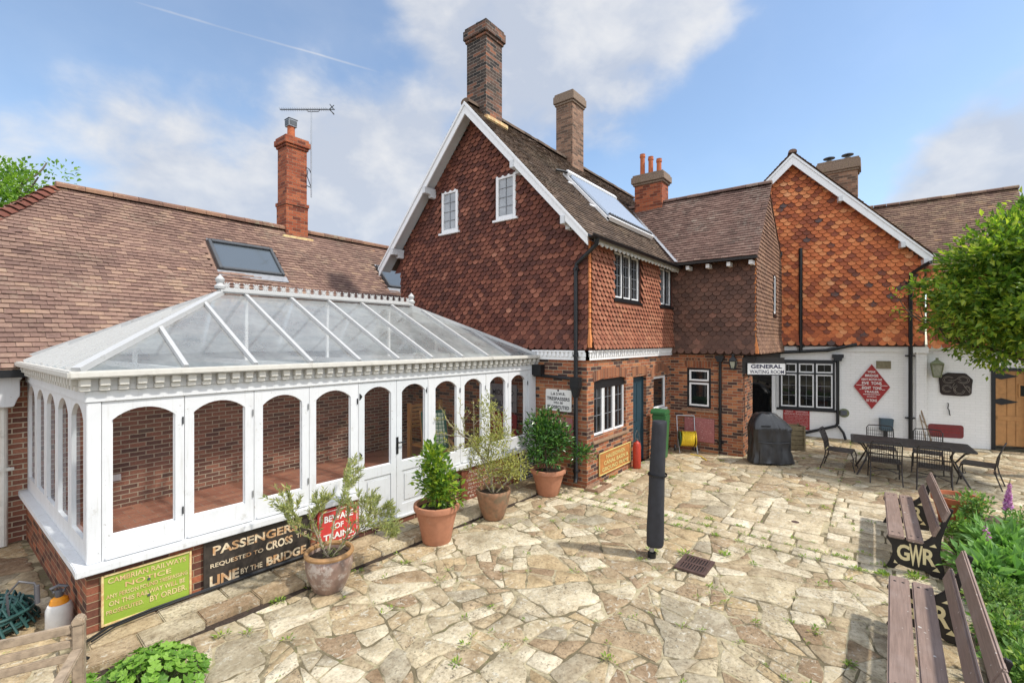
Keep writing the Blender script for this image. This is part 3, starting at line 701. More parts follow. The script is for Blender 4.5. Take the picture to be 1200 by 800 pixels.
# ------------------------------------------------------------------ windows, doors and other parts
def window(fr, a0, a1, z0, z1, lights=1, bars=(2, 3), parent=None, frame='white_bright', outer=None, pane='pane_dark', fw=.045, b=-.04, sill=None, transom=None, lead='white_bright', dep=.05, bw=.012):
    m = MB(fr); o_ = .0
    if outer:
        mo = MB(fr); o_ = .05
        mo.box(a0, a0+o_, b-dep, b+.012, z0, z1); mo.box(a1-o_, a1, b-dep, b+.012, z0, z1); mo.box(a0+o_, a1-o_, b-dep, b+.012, z0, z0+o_); mo.box(a0+o_, a1-o_, b-dep, b+.012, z1-o_, z1)
    A0, A1, Z0, Z1 = a0+o_+.002, a1-o_-.002, z0+o_+.002, z1-o_-.002
    wl_ = (A1-A0)/lights; mh = .028 if outer and lights > 1 else .012
    if outer and lights > 1:
        for i in range(1, lights): mo.box(A0+i*wl_-mh+.003, A0+i*wl_+mh-.003, b-dep, b+.012, Z0, Z1)
        if transom:
            for i in range(lights): mo.box(A0+i*wl_+(mh if i else 0), A0+(i+1)*wl_-(mh if i < lights-1 else 0), b-dep, b+.011, transom-.021, transom+.021)
    cells = []
    for i in range(lights):
        x0, x1 = A0+i*wl_+(mh if i else 0), A0+(i+1)*wl_-(mh if i < lights-1 else 0)
        spans = [(Z0, Z1)] if not transom else [(Z0, transom-.024), (transom+.024, Z1)]
        for si, (c0, c1) in enumerate(spans):
            m.box(x0, x0+fw, b-dep, b, c0, c1); m.box(x1-fw, x1, b-dep, b, c0, c1); m.box(x0+fw, x1-fw, b-dep, b, c0, c0+fw); m.box(x0+fw, x1-fw, b-dep, b, c1-fw, c1)
            cells.append((x0+fw, x1-fw, c0+fw, c1-fw, si))
    f = m.build('window', M[frame], parent, bevel=.003)
    if outer: mo.build('frame', M[outer], f)
    pm = MB(fr)
    for x0, x1, c0, c1, si in cells: pm.poly([(x0, b-.03, c0), (x1, b-.03, c0), (x1, b-.03, c1), (x0, b-.03, c1)])
    pm.build('pane', M[pane], f, recalc=False)
    if bars:
        lm = MB(fr)
        for x0, x1, c0, c1, si in cells:
            nx, nz = bars if si == 0 else (bars[0], 1)
            for i in range(1, nx): x = x0+(x1-x0)*i/nx; lm.box(x-bw/2, x+bw/2, b-.029, b-.012, c0, c1)
            for j in range(1, nz): z = c0+(c1-c0)*j/nz; lm.box(x0, x1, b-.028, b-.0135, z-bw/2, z+bw/2)
        lm.build('glazing_bar', M[lead], f)
    if sill:
        sm = MB(fr); ov, th, pr, mt = sill; sm.box(a0-ov, a1+ov, b-dep, pr, z0-th, z0-.002); sm.build('sill', M[mt], f, bevel=.004)
    return f
def arch_head(fr, a0, a1, zs, rise, th, parent, name='lintel', mat='brick_soldier', pr=.006):
    m = MB(fr); n = 12; L = a1-a0; k = []
    rad = (L*L/4+rise*rise)/(2*rise); cz = zs+rise-rad; ca = (a0+a1)/2; h = math.asin(L/2/rad)
    for i in range(n+1):
        t = -h+2*h*i/n; k.append((ca+rad*math.sin(t), cz+rad*math.cos(t)))
    out = [(ca+(rad+th)*math.sin(-h*1.02+2*h*1.02*i/n), cz+(rad+th)*math.cos(-h*1.02+2*h*1.02*i/n)) for i in range(n+1)]
    for i in range(n):
        q = [k[i], k[i+1], out[i+1], out[i]]
        A = [m.P(a, pr, z) for a, z in q]; B = [m.P(a, -.1, z) for a, z in q]
        m.face(A); m.face((A[0], A[1], B[1], B[0])); m.face((A[3], A[2], B[2], B[3]))
    return m.build(name, M[mat], parent, recalc=False)
def pipe(fr, pts, r, parent, mat='black', name='downpipe', hopper=None, brackets=()):
    m = MB(fr); m.tube(pts, r, 10)
    for (a, b, z) in brackets:
        m.lathe([(0, -.025), (r*1.35, -.025), (r*1.35, .025), (0, .025)], (a, b, z), 12); m.box(a-r*2.2, a+r*2.2, b-r*1.2, b-r*.6, z-.02, z+.02)
    if hopper:
        a, b, z, w = hopper
        m.prism([(a-w*.35, z), (a+w*.35, z), (a+w*.5, z+w*.45), (a+w*.62, z+w*.45), (a+w*.62, z+w*.9), (a-w*.62, z+w*.9), (a-w*.62, z+w*.45), (a-w*.5, z+w*.45)], b-w*.4, b+w*.4)
    return m.build(name, M[mat], parent, smooth=True)
def chimney_stack(parent, x0, x1, y0, y1, z0, z1, mat, cap=.06, capz=(.34, .2), capmat=None, band=None):
    m = MB(); cz, c2 = capz
    m.box(x0, x1, y0, y1, z0, z1-cz)
    if band: m.box(x0-.045, x1+.045, y0-.045, y1+.045, band, band+.09); m.box(x0-.025, x1+.025, y0-.025, y1+.025, band-.07, band); m.box(x0-.02, x1+.02, y0-.02, y1+.02, z0, band-.07)
    ch = m.build('chimney', M[mat], parent)
    q = MB(); q.box(x0-cap*.5, x1+cap*.5, y0-cap*.5, y1+cap*.5, z1-cz, z1-cz+.07); q.box(x0-cap, x1+cap, y0-cap, y1+cap, z1-cz+.07, z1-.07); q.box(x0-cap*.6, x1+cap*.6, y0-cap*.6, y1+cap*.6, z1-.07, z1)
    q.build('capping', M[capmat or mat], ch, bevel=.012); return ch

# ------------------------------------------------------------------ the house
house = thing('house', 'brick and scalloped-tile house with white bargeboards on two gables and a white-painted wall', 'house', (8.155, 4.51, 0))
WIN_G = [(8.45, 9.95, 1.00, 2.10)]
# --- big gable range, ground floor
m = MB(gab); wall(m, -HV1, -4.51, 0, 2.53)
m.f = side; hs = [(8.45, 9.95, .98, 2.12), (10.36, 11.14, 0, 2.07), (11.62, 12.5, 1.15, 2.0)]
wall(m, 8.155, 12.85, 0, 2.53, hs); m.build('wall', M['brick_house'], house, recalc=False)
# --- upper walls (backing behind the tiles)
m = MB(gab); WG = [(-8.56, -8.0, 5.57, 6.60), (-6.80, -6.24, 5.62, 6.60)]
def gin(a, z): return z < 4.75 or abs(-a-RIDGE_V) < (RIDGE_Z-.13-z)/SL
wall(m, -HV1, -4.46, 2.72, 4.9)
q = [(-10.45, 0, 4.75), (-4.46, 0, 4.75), (-7.45, 0, 8.2)]; m.poly(q)
m.f = FR(0, 4.46, 1, 0); WS = [(9.22, 10.62, 3.80, 4.88), (11.86, 12.76, 3.82, 4.86)]
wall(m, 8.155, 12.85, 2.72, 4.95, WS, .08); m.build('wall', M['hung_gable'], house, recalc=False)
t = MB(gab); kick = lambda z: max(0, .05*(1-(z-2.74)/.35))
scallops(t, -HV1-.02, -4.46, 2.74, 8.1, .165, .098, gin, WG, kick=kick); t.build('hung_tiles', [M['hung_gable'], M['shade_edge']], house, recalc=False)
t = MB(FR(0, 4.46, 1, 0)); scallops(t, 8.20, 12.83, 2.74, 4.74, .165, .098, None, WS, kick=kick, lift=.055); t.build('hung_tiles', [M['hung_side'], M['shade_edge']], house, recalc=False)
t = MB()        # orange corner tiles up the angle
for i in range(22):
    z = 2.78+i*.098; w = .085 if i % 2 else .06; k_ = kick(z)+.03
    for fr_, s_ in ((gab, -1), (FR(0, 4.46, 1, 0), 1)):
        pass
    x, y = 8.155-k_, 4.46-k_
    pts = [(x, y+w), (x, y), (x+w, y), (x+w, y+.02), (x+.02, y+.02), (x+.02, y+w)]
    A = [t.P(px, py, z) for px, py in pts]; B = [t.P(px+.02, py+.02, z+.15) for px, py in pts]
    t.face(A); t.face(B)
    for j in range(6): t.face((A[j], A[(j+1) % 6], B[(j+1) % 6], B[j]))
t.build('corner_tiles', M['corner_tile'], house, recalc=False)
# --- dentil band
m = MB(gab); m.box(-5.78, -4.46, -.02, .05, 2.53, 2.72); m.box(-5.78, -4.40, -.02, .085, 2.69, 2.722)
m.f = FR(0, 4.46, 1, 0); m.box(8.105, 12.83, -.05, .0, 2.53, 2.72); m.box(8.07, 12.84, -.05, .035, 2.69, 2.722)
a = 8.14
while a < 12.8: m.box(a, a+.05, 0, .026, 2.60, 2.69); a += .1
m.f = gab; a = -5.75
while a < -4.5: m.box(a, a+.05, .05, .078, 2.60, 2.69); a += .1
m.build('dentil_band', M['white_bright'], house)
# --- windows
for w_ in WG: window(gab, *w_, lights=1, bars=(2, 4), parent=house, frame='white_bright', pane='pane_grey', fw=.075, b=.045, dep=.07, sill=(.07, .05, .09, 'white_bright'), lead='lead', bw=.01)
w_ = window(side, *hs[0], lights=3, bars=(2, 3), parent=house, frame='white_bright', fw=.04, b=-.05, sill=(.0, .05, -.01, 'frame_blue'), bw=.007, lead='lead')
m = MB(side); m.box(8.36, 10.05, 0.002, .045, .84, .90); m.build('sill', M['sill_stone'], w_, bevel=.012)
m = MB(side); m.box(8.45, 9.95, -.11, -.045, 1.93, 2.12); m.build('lintel', M['black'], w_)
arch_head(side, 8.42, 9.98, 2.08, .07, .2, house)
w_ = window(FR(0, 4.46, 1, 0), *WS[0], lights=3, bars=(2, 4), parent=house, frame='white_bright', fw=.032, b=-.015, outer='black', sill=(.05, .05, .06, 'black'), lead='lead', bw=.009)
w_ = window(FR(0, 4.46, 1, 0), *WS[1], lights=2, bars=(2, 4), parent=house, frame='white_bright', fw=.032, b=-.015, outer='black', sill=(.05, .05, .06, 'black'), lead='lead', bw=.009)
# --- blue door
m = MB(side); m.box(10.40, 11.10, -.14, -.10, .03, 2.05)
for zz0, zz1 in ((.2, .85), (.98, 1.9)):
    for aa in (10.48, 10.78): m.box(aa, aa+.25, -.10, -.092, zz0, zz1)
d_ = m.build('door', M['door_blue'], house, bevel=.006)
m = MB(side); m.tube([(10.46, -.09, 1.0), (10.46, -.05, 1.0), (10.56, -.05, 1.0)], .011); m.build('handle', M['black'], d_, smooth=True)
m = MB(side); m.box(10.36, 10.40, -.14, -.07, 0, 2.07); m.box(11.10, 11.14, -.14, -.07, 0, 2.07); m.box(10.40, 11.10, -.14, -.07, 2.05, 2.07); m.build('door_frame', M['door_blue'], d_)
arch_head(side, 10.33, 11.17, 2.06, .06, .2, house)
w_ = window(side, *hs[2], lights=1, bars=None, parent=house, frame='white_bright', fw=.06, b=-.03, pane='pane_dark', sill=(.03, .06, .03, 'white_bright'))
arch_head(side, 11.5, 12.62, 1.98, .16, .2, house)
# --- big gable roof
m = MB(); UE = 7.78
up_ = Vector((0, 1, SL)).normalized(); T = math.hypot(3.2, 3.2*SL)
def mmask(a, t):      # leave out where the wing roof meets (valley) and beneath the collector's hidden side
    u = UE+a; v = 4.25+t*up_.y; z = RIDGE_Z-SL*(RIDGE_V-v)
    if u > 12.5:
        zw = 7.2-(14.4-u)*1.147
        if z < zw-.02 and v < 6.3: return False
    return True
roof_tiles(m, (UE, 4.25, RIDGE_Z-SL*3.2), (1, 0, 0), (0, 1, SL), 9.3, T, mmask, .165, .10)
m.poly([(UE, 4.25, RIDGE_Z-SL*3.2-.01), (14.4, 4.25, RIDGE_Z-SL*3.2-.01), (17, RIDGE_V, RIDGE_Z-.01), (UE, RIDGE_V, RIDGE_Z-.01)])
roof_tiles(m, (UE, 10.65, RIDGE_Z-SL*3.2), (1, 0, 0), (0, -1, SL), 9.3, T, None, .165, .10)
m.poly([(UE, 10.65, RIDGE_Z-SL*3.2-.01), (17, 10.65, RIDGE_Z-SL*3.2-.01), (17, RIDGE_V, RIDGE_Z-.01), (UE, RIDGE_V, RIDGE_Z-.01)])
rf = m.build('roof', M['roof_main'], house, recalc=False)
m = MB(); ridge_caps(m, (UE, RIDGE_V, RIDGE_Z-.01), (17, RIDGE_V, RIDGE_Z-.01), 30, .12); m.build('ridge_tiles', M['roof_main'], rf, recalc=False)
m = MB(); m.box(8.4, 17, 4.7, 10.1, 4.5, 5.0); m.box(12.9, 17, 4.55, 10.1, 0, 4.4); m.box(16.9, 17, 4.7, 10.1, 4.5, 7); m.build('inner_wall', M['hung_mid'], house)
# bargeboards and soffit
def barge(fr, ca, zr, half, sl, drop, b0, b1, parent, soff=None, th=.22):
    for s_ in (-1, 1):
        h_ = half if not isinstance(half, tuple) else half[0 if s_ < 0 else 1]
        m = MB(fr); a1 = ca+s_*h_; z1 = zr-h_*sl
        m.prism([(ca, zr), (a1, z1), (a1, z1-th), (ca, zr-th*1.28)], b0, b1)
        m.prism([(ca, zr), (a1+s_*.01, z1-.004), (a1+s_*.01, z1-.07), (ca, zr-.085)], b1+.001, b1+.024)
        bo = m.build('bargeboard', M['white_bright'], parent, bevel=.004)
        if soff is not None:
            m = MB(fr); m.poly([(ca, b0, zr-.06), (a1, b0, z1-.06), (a1, soff, z1-.06), (ca, soff, zr-.06)])
            m.poly([(ca, b0, zr-.075), (a1, b0, z1-.075), (a1, soff, z1-.075), (ca, soff, zr-.075)])
            m.build('soffit', M['white'], bo, recalc=False)
    return
barge(gab, -RIDGE_V, RIDGE_Z+.0, (3.2, 3.16), SL, 0, .34, .375, house, 0)
for s_, h_ in ((-1, 1.37), (1, 1.37), (-1, 2.62), (1, 2.62)):
    a = -RIDGE_V+s_*h_; z = RIDGE_Z-h_*SL-.33; m = MB(gab)
    m.prism([(a-.05, z-.07), (a+.05, z-.07), (a+.05, z+.16), (a-.05, z+.16)], 0, .2); m.box(a-.049, a+.049, .2, .40, z, z+.159); m.build('purlin_end', M['white'], house, bevel=.006)
# eaves along the house side: gutter, scalloped fascia
m = MB(); m.box(8.0, 12.9, 4.27, 4.30, 4.80, 4.92); a = 8.05
f_ = MB(FR(0, 4.27, 1, 0)); 
while a < 12.7:
    f_.prism([(a, 4.95), (a+.2, 4.95), (a+.2, 4.84), (a+.17, 4.78), (a+.1, 4.75), (a+.03, 4.78), (a, 4.84)], -.02, .0); a += .2
f_.build('fascia', M['gutter_cream'], house, recalc=False)
m = MB(); m.poly([(7.8, 4.28, 4.80), (12.9, 4.28, 4.80), (12.9, 4.5, 4.92), (7.8, 4.5, 4.92)]); m.build('soffit', M['white'], house, recalc=False)
def gutter(p, q, parent, mat='black', r=.06):
    m = MB(); p, q = Vector(p), Vector(q); d = (q-p).normalized(); s_ = d.cross(Vector((0, 0, 1))).normalized(); n = 8
    prof = [(-r*math.cos(math.pi*i/n), -r*math.sin(math.pi*i/n)) for i in range(n+1)]
    prof += [(r*.85*math.cos(math.pi*i/n), -r*.85*math.sin(math.pi*i/n)) for i in range(n+1)]
    A = [];
    for e in (p, q):
        k0 = len(m.v); A.append(k0)
        for x, z in prof: m.v.append(e+s_*x+Vector((0, 0, z)))
    k_ = len(prof)
    for i in range(k_): m.face((A[0]+i, A[0]+(i+1) % k_, A[1]+(i+1) % k_, A[1]+i))
    for A0 in A:
        for i in range(n): m.face((A0+i, A0+i+1, A0+2*n-i, A0+2*n+1-i))
    return m.build('gutter', M[mat], parent, smooth=True)
gutter((7.72, 4.19, 4.90), (12.75, 4.19, 4.90), house)
pipe(WORLD, [(8.0, 4.19, 4.86), (8.0, 4.22, 4.74), (8.03, 4.55, 4.5), (8.055, 4.68, 4.42), (8.055, 4.70, 4.3), (8.055, 4.70, .22), (8.0, 4.68, .14)], .042, house, hopper=None, brackets=((8.055, 4.70, 4.32), (8.055, 4.70, 2.62), (8.055, 4.70, .35)))
pipe(WORLD, [(8.08, 5.75, 2.2), (8.08, 4.75, 2.16)], .035, house); m = MB(gab); m.box(-4.80, -4.60, .03, .17, 1.98, 2.2); m.prism([(-4.80, 1.98), (-4.6, 1.98), (-4.66, 1.8), (-4.74, 1.8)], .05, .15); m.build('hopper', M['black'], house, bevel=.006)
m = MB(gab); m.box(-5.72, -5.5, .01, .16, 2.20, 2.42); m.build('bracket', M['black'], house)
# --- middle wing
m = MB(mid); hm = [(-4.06, -3.45, 1.14, 2.2)]; wall(m, -4.51, -2.68, 0, 2.57, hm)
m.f = FR(0, 2.68, 1, 0); wall(m, 12.85, 13.95, 0, 2.57); m.build('wall', M['brick_house'], house, recalc=False)
w_ = window(mid, *hm[0], lights=1, bars=None, parent=house, frame='white_bright', outer='black', fw=.045, b=-.01, transom=1.83, pane='pane_dark')
m = MB(mid); m.box(-4.2, -3.27, .002, .05, 1.04, 1.10); m.build('sill', M['sill_stone'], w_, bevel=.01)
m = MB(mid); m.prism([(-4.1, 2.22), (-3.42, 2.22), (-3.36, 2.46), (-4.16, 2.46)], -.1, .005); m.build('lintel', M['brick_soldier'], house, recalc=False)
m = MB(mid); wall(m, -4.5, -2.41, 2.56, 5.1); m.f = midside; wall(m, 12.85, 16.9, 2.56, 4.9); m.poly([(12.85, 0, 4.9), (16.5, 0, 4.9), (14.4, 0, 7.1)])
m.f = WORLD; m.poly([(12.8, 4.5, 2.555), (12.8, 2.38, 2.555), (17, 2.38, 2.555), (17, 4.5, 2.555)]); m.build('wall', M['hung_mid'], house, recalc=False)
t = MB(mid); kick2 = lambda z: max(0, .07*(1-(z-2.58)/.4)); scallops(t, -4.46, -2.39, 2.58, 4.98, .20, .115, None, (), kick=kick2); t.build('hung_tiles', [M['hung_mid'], M['shade_edge']], house, recalc=False)
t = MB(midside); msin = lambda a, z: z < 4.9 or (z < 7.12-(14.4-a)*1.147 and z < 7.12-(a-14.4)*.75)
scallops(t, 12.83, 16.75, 2.58, 7.0, .20, .105, msin, [(15.2, 15.62, 3.65, 4.85)], kick=kick2, lift=.045); t.build('hung_tiles', [M['hung_midside'], M['shade_edge']], house, recalc=False)
t = MB()
for i in range(21):
    z = 2.6+i*.115; w = .1 if i % 2 else .07; k_ = kick2(z)+.03; x, y = 12.85-k_, 2.41-k_
    pts = [(x, y+w), (x, y), (x+w, y), (x+w, y+.02), (x+.02, y+.02), (x+.02, y+w)]; A = [t.P(px, py, z) for px, py in pts]; B = [t.P(px+.02, py+.02, z+.17) for px, py in pts]
    t.face(A); t.face(B)
    for j in range(6): t.face((A[j], A[(j+1) % 6], B[(j+1) % 6], B[j]))
t.build('corner_tiles', M['corner_tile'], house, recalc=False)
window(midside, 15.2, 15.62, 3.65, 4.85, lights=1, bars=None, parent=house, frame='white_bright', outer='black', fw=.06, b=.03, sill=(.03, .06, .06, 'black'))
m = MB(); upw = Vector((1, 0, 1.147)); Tw = math.hypot(1.95, 1.95*1.147)
roof_tiles(m, (12.45, 2.28, 7.2-1.95*1.147), (0, 1, 0), upw, 4.6, Tw, lambda a, t: (2.28+a) < 4.25 or (7.2-1.95*1.147+t*.7538) > RIDGE_Z-SL*(RIDGE_V-2.28-a)-.03, .165, .10)
m.poly([(12.45, 2.28, 7.2-1.95*1.147-.01), (12.45, 4.5, 7.2-1.95*1.147-.01), (14.4, 6.5, 7.19), (14.4, 2.28, 7.19)])
roof_tiles(m, (16.9, 6.9, 7.2-2.5*.75), (0, -1, 0), (-2.5, 0, 2.5*.75), 4.53, math.hypot(2.5, 2.5*.75), None, .165, .10)
m.poly([(16.9, 2.37, 7.2-2.5*.75-.01), (16.9, 7, 7.2-2.5*.75-.01), (14.4, 7, 7.19), (14.4, 2.37, 7.19)])
rw = m.build('roof', M['roof_wing'], house, recalc=False)
m = MB(); ridge_caps(m, (14.4, 2.28, 7.2), (14.4, 6.45, 7.2), 13, .11); m.build('ridge_tiles', M['roof_wing'], rw, recalc=False)
m = MB(); m.bar((12.44, 4.2, 5.0), (14.4, 6.35, 7.2), .12, .01); m.build('valley', M['lead'], rw)
for v in (2.45, 2.95, 3.45, 3.95, 4.35): m = MB(); m.box(12.52, 12.85, v-.04, v+.04, 4.78, 4.88); m.build('rafter_end', M['white_bright'], house)
m = MB(); m.box(12.42, 12.48, 2.28, 4.2, 4.90, 4.96); m.poly([(12.45, 2.28, 4.89), (12.45, 4.4, 4.89), (12.85, 4.4, 4.95), (12.85, 2.28, 4.95)]); m.build('soffit', M['black_beam'], house, recalc=False)
pipe(mid, [(-3.21, .06, 2.5), (-3.21, .06, .1)], .038, house, hopper=(-3.21, .08, 2.38, .17), brackets=((-3.21, .06, .3),))
# --- white wall and orange gable
m = MB(Wf); hw = [(-1.55, -.10, .84, 2.28), (-2.6, -1.75, 0, 2.1)]; wall(m, -3.2, 1.84, 0, 2.66, hw)
m.box(1.80, 2.03, -.1, .05, 0, 2.66); m.box(1.72, 2.06, -.1, .085, 2.58, 2.74)
m.box(-.5, 1.72, .0, .03, 2.60, 2.72); m.box(-1.5, 1.72, -.1, .0, 2.66, 2.8)
m.f = FR(*Wf.p(0, -.12, 0).xy, .208, -.978); wall(m, 2.03, 7.5, 0, 2.64, [(3.42, 4.55, 0, 2.2)]); m.build('wall', M['brick_white'], house, recalc=False)
m = MB(Wf); m.poly([(-4.4, .02, 2.75), (2.0, .02, 2.75), (2.0, .02, 5.2), (-1.21, .02, 8.4), (-4.4, .02, 5.2)]); m.build('wall', M['hung_mid'], house, recalc=False)
t = MB(FR(*Wf.p(0, .02, 0).xy, .208, -.978)); oin = lambda a, z: z < 5.2 or abs(a+1.21) < (8.42-z)/1.02
scallops(t, -1.9, 1.98, 2.78, 8.3, .205, .112, oin, (), kick=lambda z: max(0, .07*(1-(z-2.78)/.4))); t.build('hung_tiles', [M['hung_orange'], M['shade_edge']], house, recalc=False)
t = MB(FR(*Wf.p(0, -.1, 0).xy, .208, -.978)); scallops(t, 2.06, 7.0, 2.70, 4.9, .205, .112, None, (), kick=lambda z: max(0, .07*(1-(z-2.7)/.4))); t.build('hung_tiles', [M['hung_orange'], M['shade_edge']], house, recalc=False)
barge(Wf, -1.21, 8.62, 3.3, 1.02, 0, .25, .29, house, 0.02, th=.26)
for a in (-.0, 1.45, 1.95):
    z = 8.62-abs(a+1.21)*1.02-.38; m = MB(Wf); m.box(a-.05, a+.05, .02, .31, z, z+.16); m.build('purlin_end', M['white'], house, bevel=.006)
m = MB(); nW = Wf.out*-1
for s_ in (-1, 1):
    o_ = Wf.p(-1.21+s_*3.35, .33, 8.66-3.35*1.02); upv = -Wf.ax*s_+Vector((0, 0, 1.02))
    roof_tiles(m, o_, nW, upv, 5.2, math.hypot(3.35, 3.35*1.02), None, .165, .10)
    a_ = Wf.p(-1.21+s_*3.35, .33, 8.65-3.35*1.02); b_ = Wf.p(-1.21, .33, 8.65); m.v += [a_, a_+nW*5.2, b_+nW*5.2, b_]; n_ = len(m.v); m.face((n_-4, n_-3, n_-2, n_-1))
rw = m.build('roof', M['roof_back'], house, recalc=False)
m = MB(); ridge_caps(m, Wf.p(-1.21, .33, 8.66), Wf.p(-1.21, -4.9, 8.66), 16, .1); m.build('ridge_tiles', M['roof_back'], rw, recalc=False)
w_ = window(Wf, *hw[0], lights=3, bars=(2, 3), parent=house, frame='white_bright', outer='black', fw=.038, b=.01, transom=1.92, pane='pane_dark', bw=.008, lead='lead')
for q_ in ((-1.75, -1.68, -.06, .02, 0, 2.2), (-1.66, -1.56, -.05, .0, .84, 2.1)): m = MB(Wf); m.box(*q_); m.build('post', M['white_bright'], house)
m = MB(Wf); m.box(-1.62, -.02, .012, .035, .78, .85); m.box(-1.62, -.02, .012, .035, 2.27, 2.34); m.build('timber', M['black'], house)
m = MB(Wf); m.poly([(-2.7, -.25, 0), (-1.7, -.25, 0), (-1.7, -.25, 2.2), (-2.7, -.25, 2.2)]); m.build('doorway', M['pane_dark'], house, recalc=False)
m = MB(); c0, c1 = Vector((12.95, 2.70, 0)), Vector((13.62, 1.72, 0)); m.bar((12.88, 2.72, 2.30), (13.35, 1.86, 2.30), .10, .40); m.box(12.9, 17, 2.42, 2.66, 2.36, 2.54); m.build('beam', M['black_beam'], house)
pipe(Wf, [(-1.62, .1, 5.5), (-1.62, .1, 2.7), (-1.5, .1, 2.55)], .05, house, hopper=(-1.62, .1, 5.45, .24), brackets=((-1.62, .1, 3.9),))
pipe(Wf, [(-.98, .1, 5.75), (-.98, .1, 2.6)], .05, house, brackets=((-.98, .1, 2.75),))
pipe(Wf, [(-1.6, .11, 2.56), (-.3, .11, 2.64), (.42, .11, 2.82)], .05, house, brackets=((-.98, .11, 2.60), (.2, .11, 2.77)))
pipe(Wf, [(-.04, .1, 2.4), (-.04, .1, .46), (-.1, .1, .38), (-1.1, .1, .04)], .042, house, hopper=(-.04, .1, 2.32, .22))
pipe(Wf, [(-.03, .1, .4), (.1, .12, .2), (.14, .2, .02)], .035, house)
pipe(Wf, [(2.0, .45, 5.05), (1.9, .3, 4.98), (1.68, .12, 4.8), (1.66, .1, 4.6), (1.66, .1, .05)], .05, house, brackets=((1.66, .1, 4.55), (1.66, .1, 2.5), (1.66, .1, .75)))
gutter(Wf.p(2.12, .45, 5.12), Wf.p(2.12, -4, 5.12), house)
m = MB(Wf); m.box(.90, 1.24, .0, .03, 2.12, 2.34); m.box(.94, 1.20, .02, .035, 2.15, 2.31); v_ = m.build('vent', M['mossy'], house)
# oak door
fd = FR(*Wf.p(0, -.12, 0).xy, .208, -.978)
m = MB(fd); m.box(3.42, 3.50, -.08, .03, 0, 2.2); m.box(4.47, 4.55, -.08, .03, 0, 2.2); m.box(3.5, 4.47, -.08, .03, 2.12, 2.2); fm = m.build('door_frame', M['black'], house)
m = MB(fd); m.box(3.505, 4.465, -.06, -.02, .12, 2.11); a = 3.52
for zz0, zz1 in ((.14, .80), (.92, 1.5), (1.5, 2.05)):
    for i in range(5): m.box(3.56+i*.175, 3.56+i*.175+.165, -.02, -.008, zz0, zz1)
m.box(3.505, 4.465, -.02, .004, .80, .92); m.box(3.505, 3.57, -.02, .004, .12, 2.11)
od = m.build('door', M['oak'], house, bevel=.006)
m = MB(fd); m.box(3.95, 4.3, -.02, .012, 1.42, 1.78); m.build('hatch_frame', M['oak'], od, bevel=.006); m = MB(fd); m.box(3.99, 4.26, .012, .016, 1.46, 1.74); m.build('pane', M['pane_dark'], od)
for z in (1.98, 1.3):
    m = MB(fd); m.prism([(3.5, z-.05), (3.62, z-.09), (3.9, z-.015), (3.95, z), (3.9, z+.015), (3.62, z+.09), (3.5, z+.05)], .004, .016); m.build('hinge', M['black'], od)
# chimneys on the house
chimney_stack(house, 8.17, 8.76, 7.15, 7.75, 7.98, 10.34, 'brick_chimney_dark', .07, (.36, .2), 'brick_chimney_dark')
c_ = house.children[-1]; m = MB(); m.lathe([(.09, 0), (.1, .12), (.08, .12), (.075, 0)], (8.35, 7.5, 10.34), 14); m.build('chimney_pot', M['lead'], c_, smooth=True)
m = MB(); m.box(8.08, 8.85, 7.02, 7.15, 7.98, 8.09); m.build('flashing', M['sign_tan'], c_, bevel=.02)
chimney_stack(house, 12.06, 12.72, 7.15, 7.72, 7.4, 10.36, 'brick_chimney_brown', .07, (.36, .2), 'brick_capping')
chimney_stack(house, 14.2, 14.75, 5.25, 6.13, 6.0, 8.16, 'brick_chimney_red', .09, (.34, .2), 'brick_capping')
c_ = house.children[-1]
for x, y, h, r in ((14.47, 5.98, .75, .085), (14.5, 5.72, .62, .085), (14.47, 5.44, .48, .085)):
    m = MB(); m.lathe([(r*1.1, 0), (r*1.1, .08), (r*.9, .1), (r*.85, h-.12), (r*1.05, h-.1), (r*1.05, h-.05), (r*.9, h-.04), (r*1.0, h), (r*.7, h), (r*.65, .1)], (x, y, 8.15), 18); m.build('chimney_pot', M['pot_orange'], c_, smooth=True)
chimney_stack(house, 18.5, 19.1, .53, 1.56, 6.6, 8.78, 'brick_chimney_brown', .08, (.42, .2), 'brick_capping')
c_ = house.children[-1]
for y in (1.3, .8):
    m = MB(); m.lathe([(.1, 0), (.1, .1), (.03, .1), (.03, .17), (.17, .18), (.17, .2), (0, .26)], (18.8, y, 8.78), 14); m.build('cowl', M['lead_dark'], c_, smooth=True)
# back range roof behind the right gable
m = MB(); roof_tiles(m, (17.6, 2.5, 7.4-2.4*1.08), (0, -1, 0), (1, 0, 1.08), 5.72, math.hypot(2.4, 2.4*1.08), None, .165, .10)
m.poly([(17.6, 3.5, 4.80), (17.6, -3.22, 4.80), (20, -3.22, 7.39), (20, 3.5, 7.39)]); m.poly([(22.4, 3.5, 4.80), (22.4, -3.22, 4.80), (20, -3.22, 7.39), (20, 3.5, 7.39)])
rb = m.build('roof', M['roof_back'], house, recalc=False)
m = MB(); ridge_caps(m, (20, 2.5, 7.4), (20, -3.24, 7.4), 17, .11); m.build('ridge_tiles', M['roof_back'], rb, recalc=False)
m = MB(FR(17.9, -3.1, 1, 0)); m.poly([(0, 0, 0), (4.3, 0, 0), (4.3, 0, 4.9), (2.1, 0, 7.3), (0, 0, 4.9)]); m.build('wall', M['brick_house'], house, recalc=False)

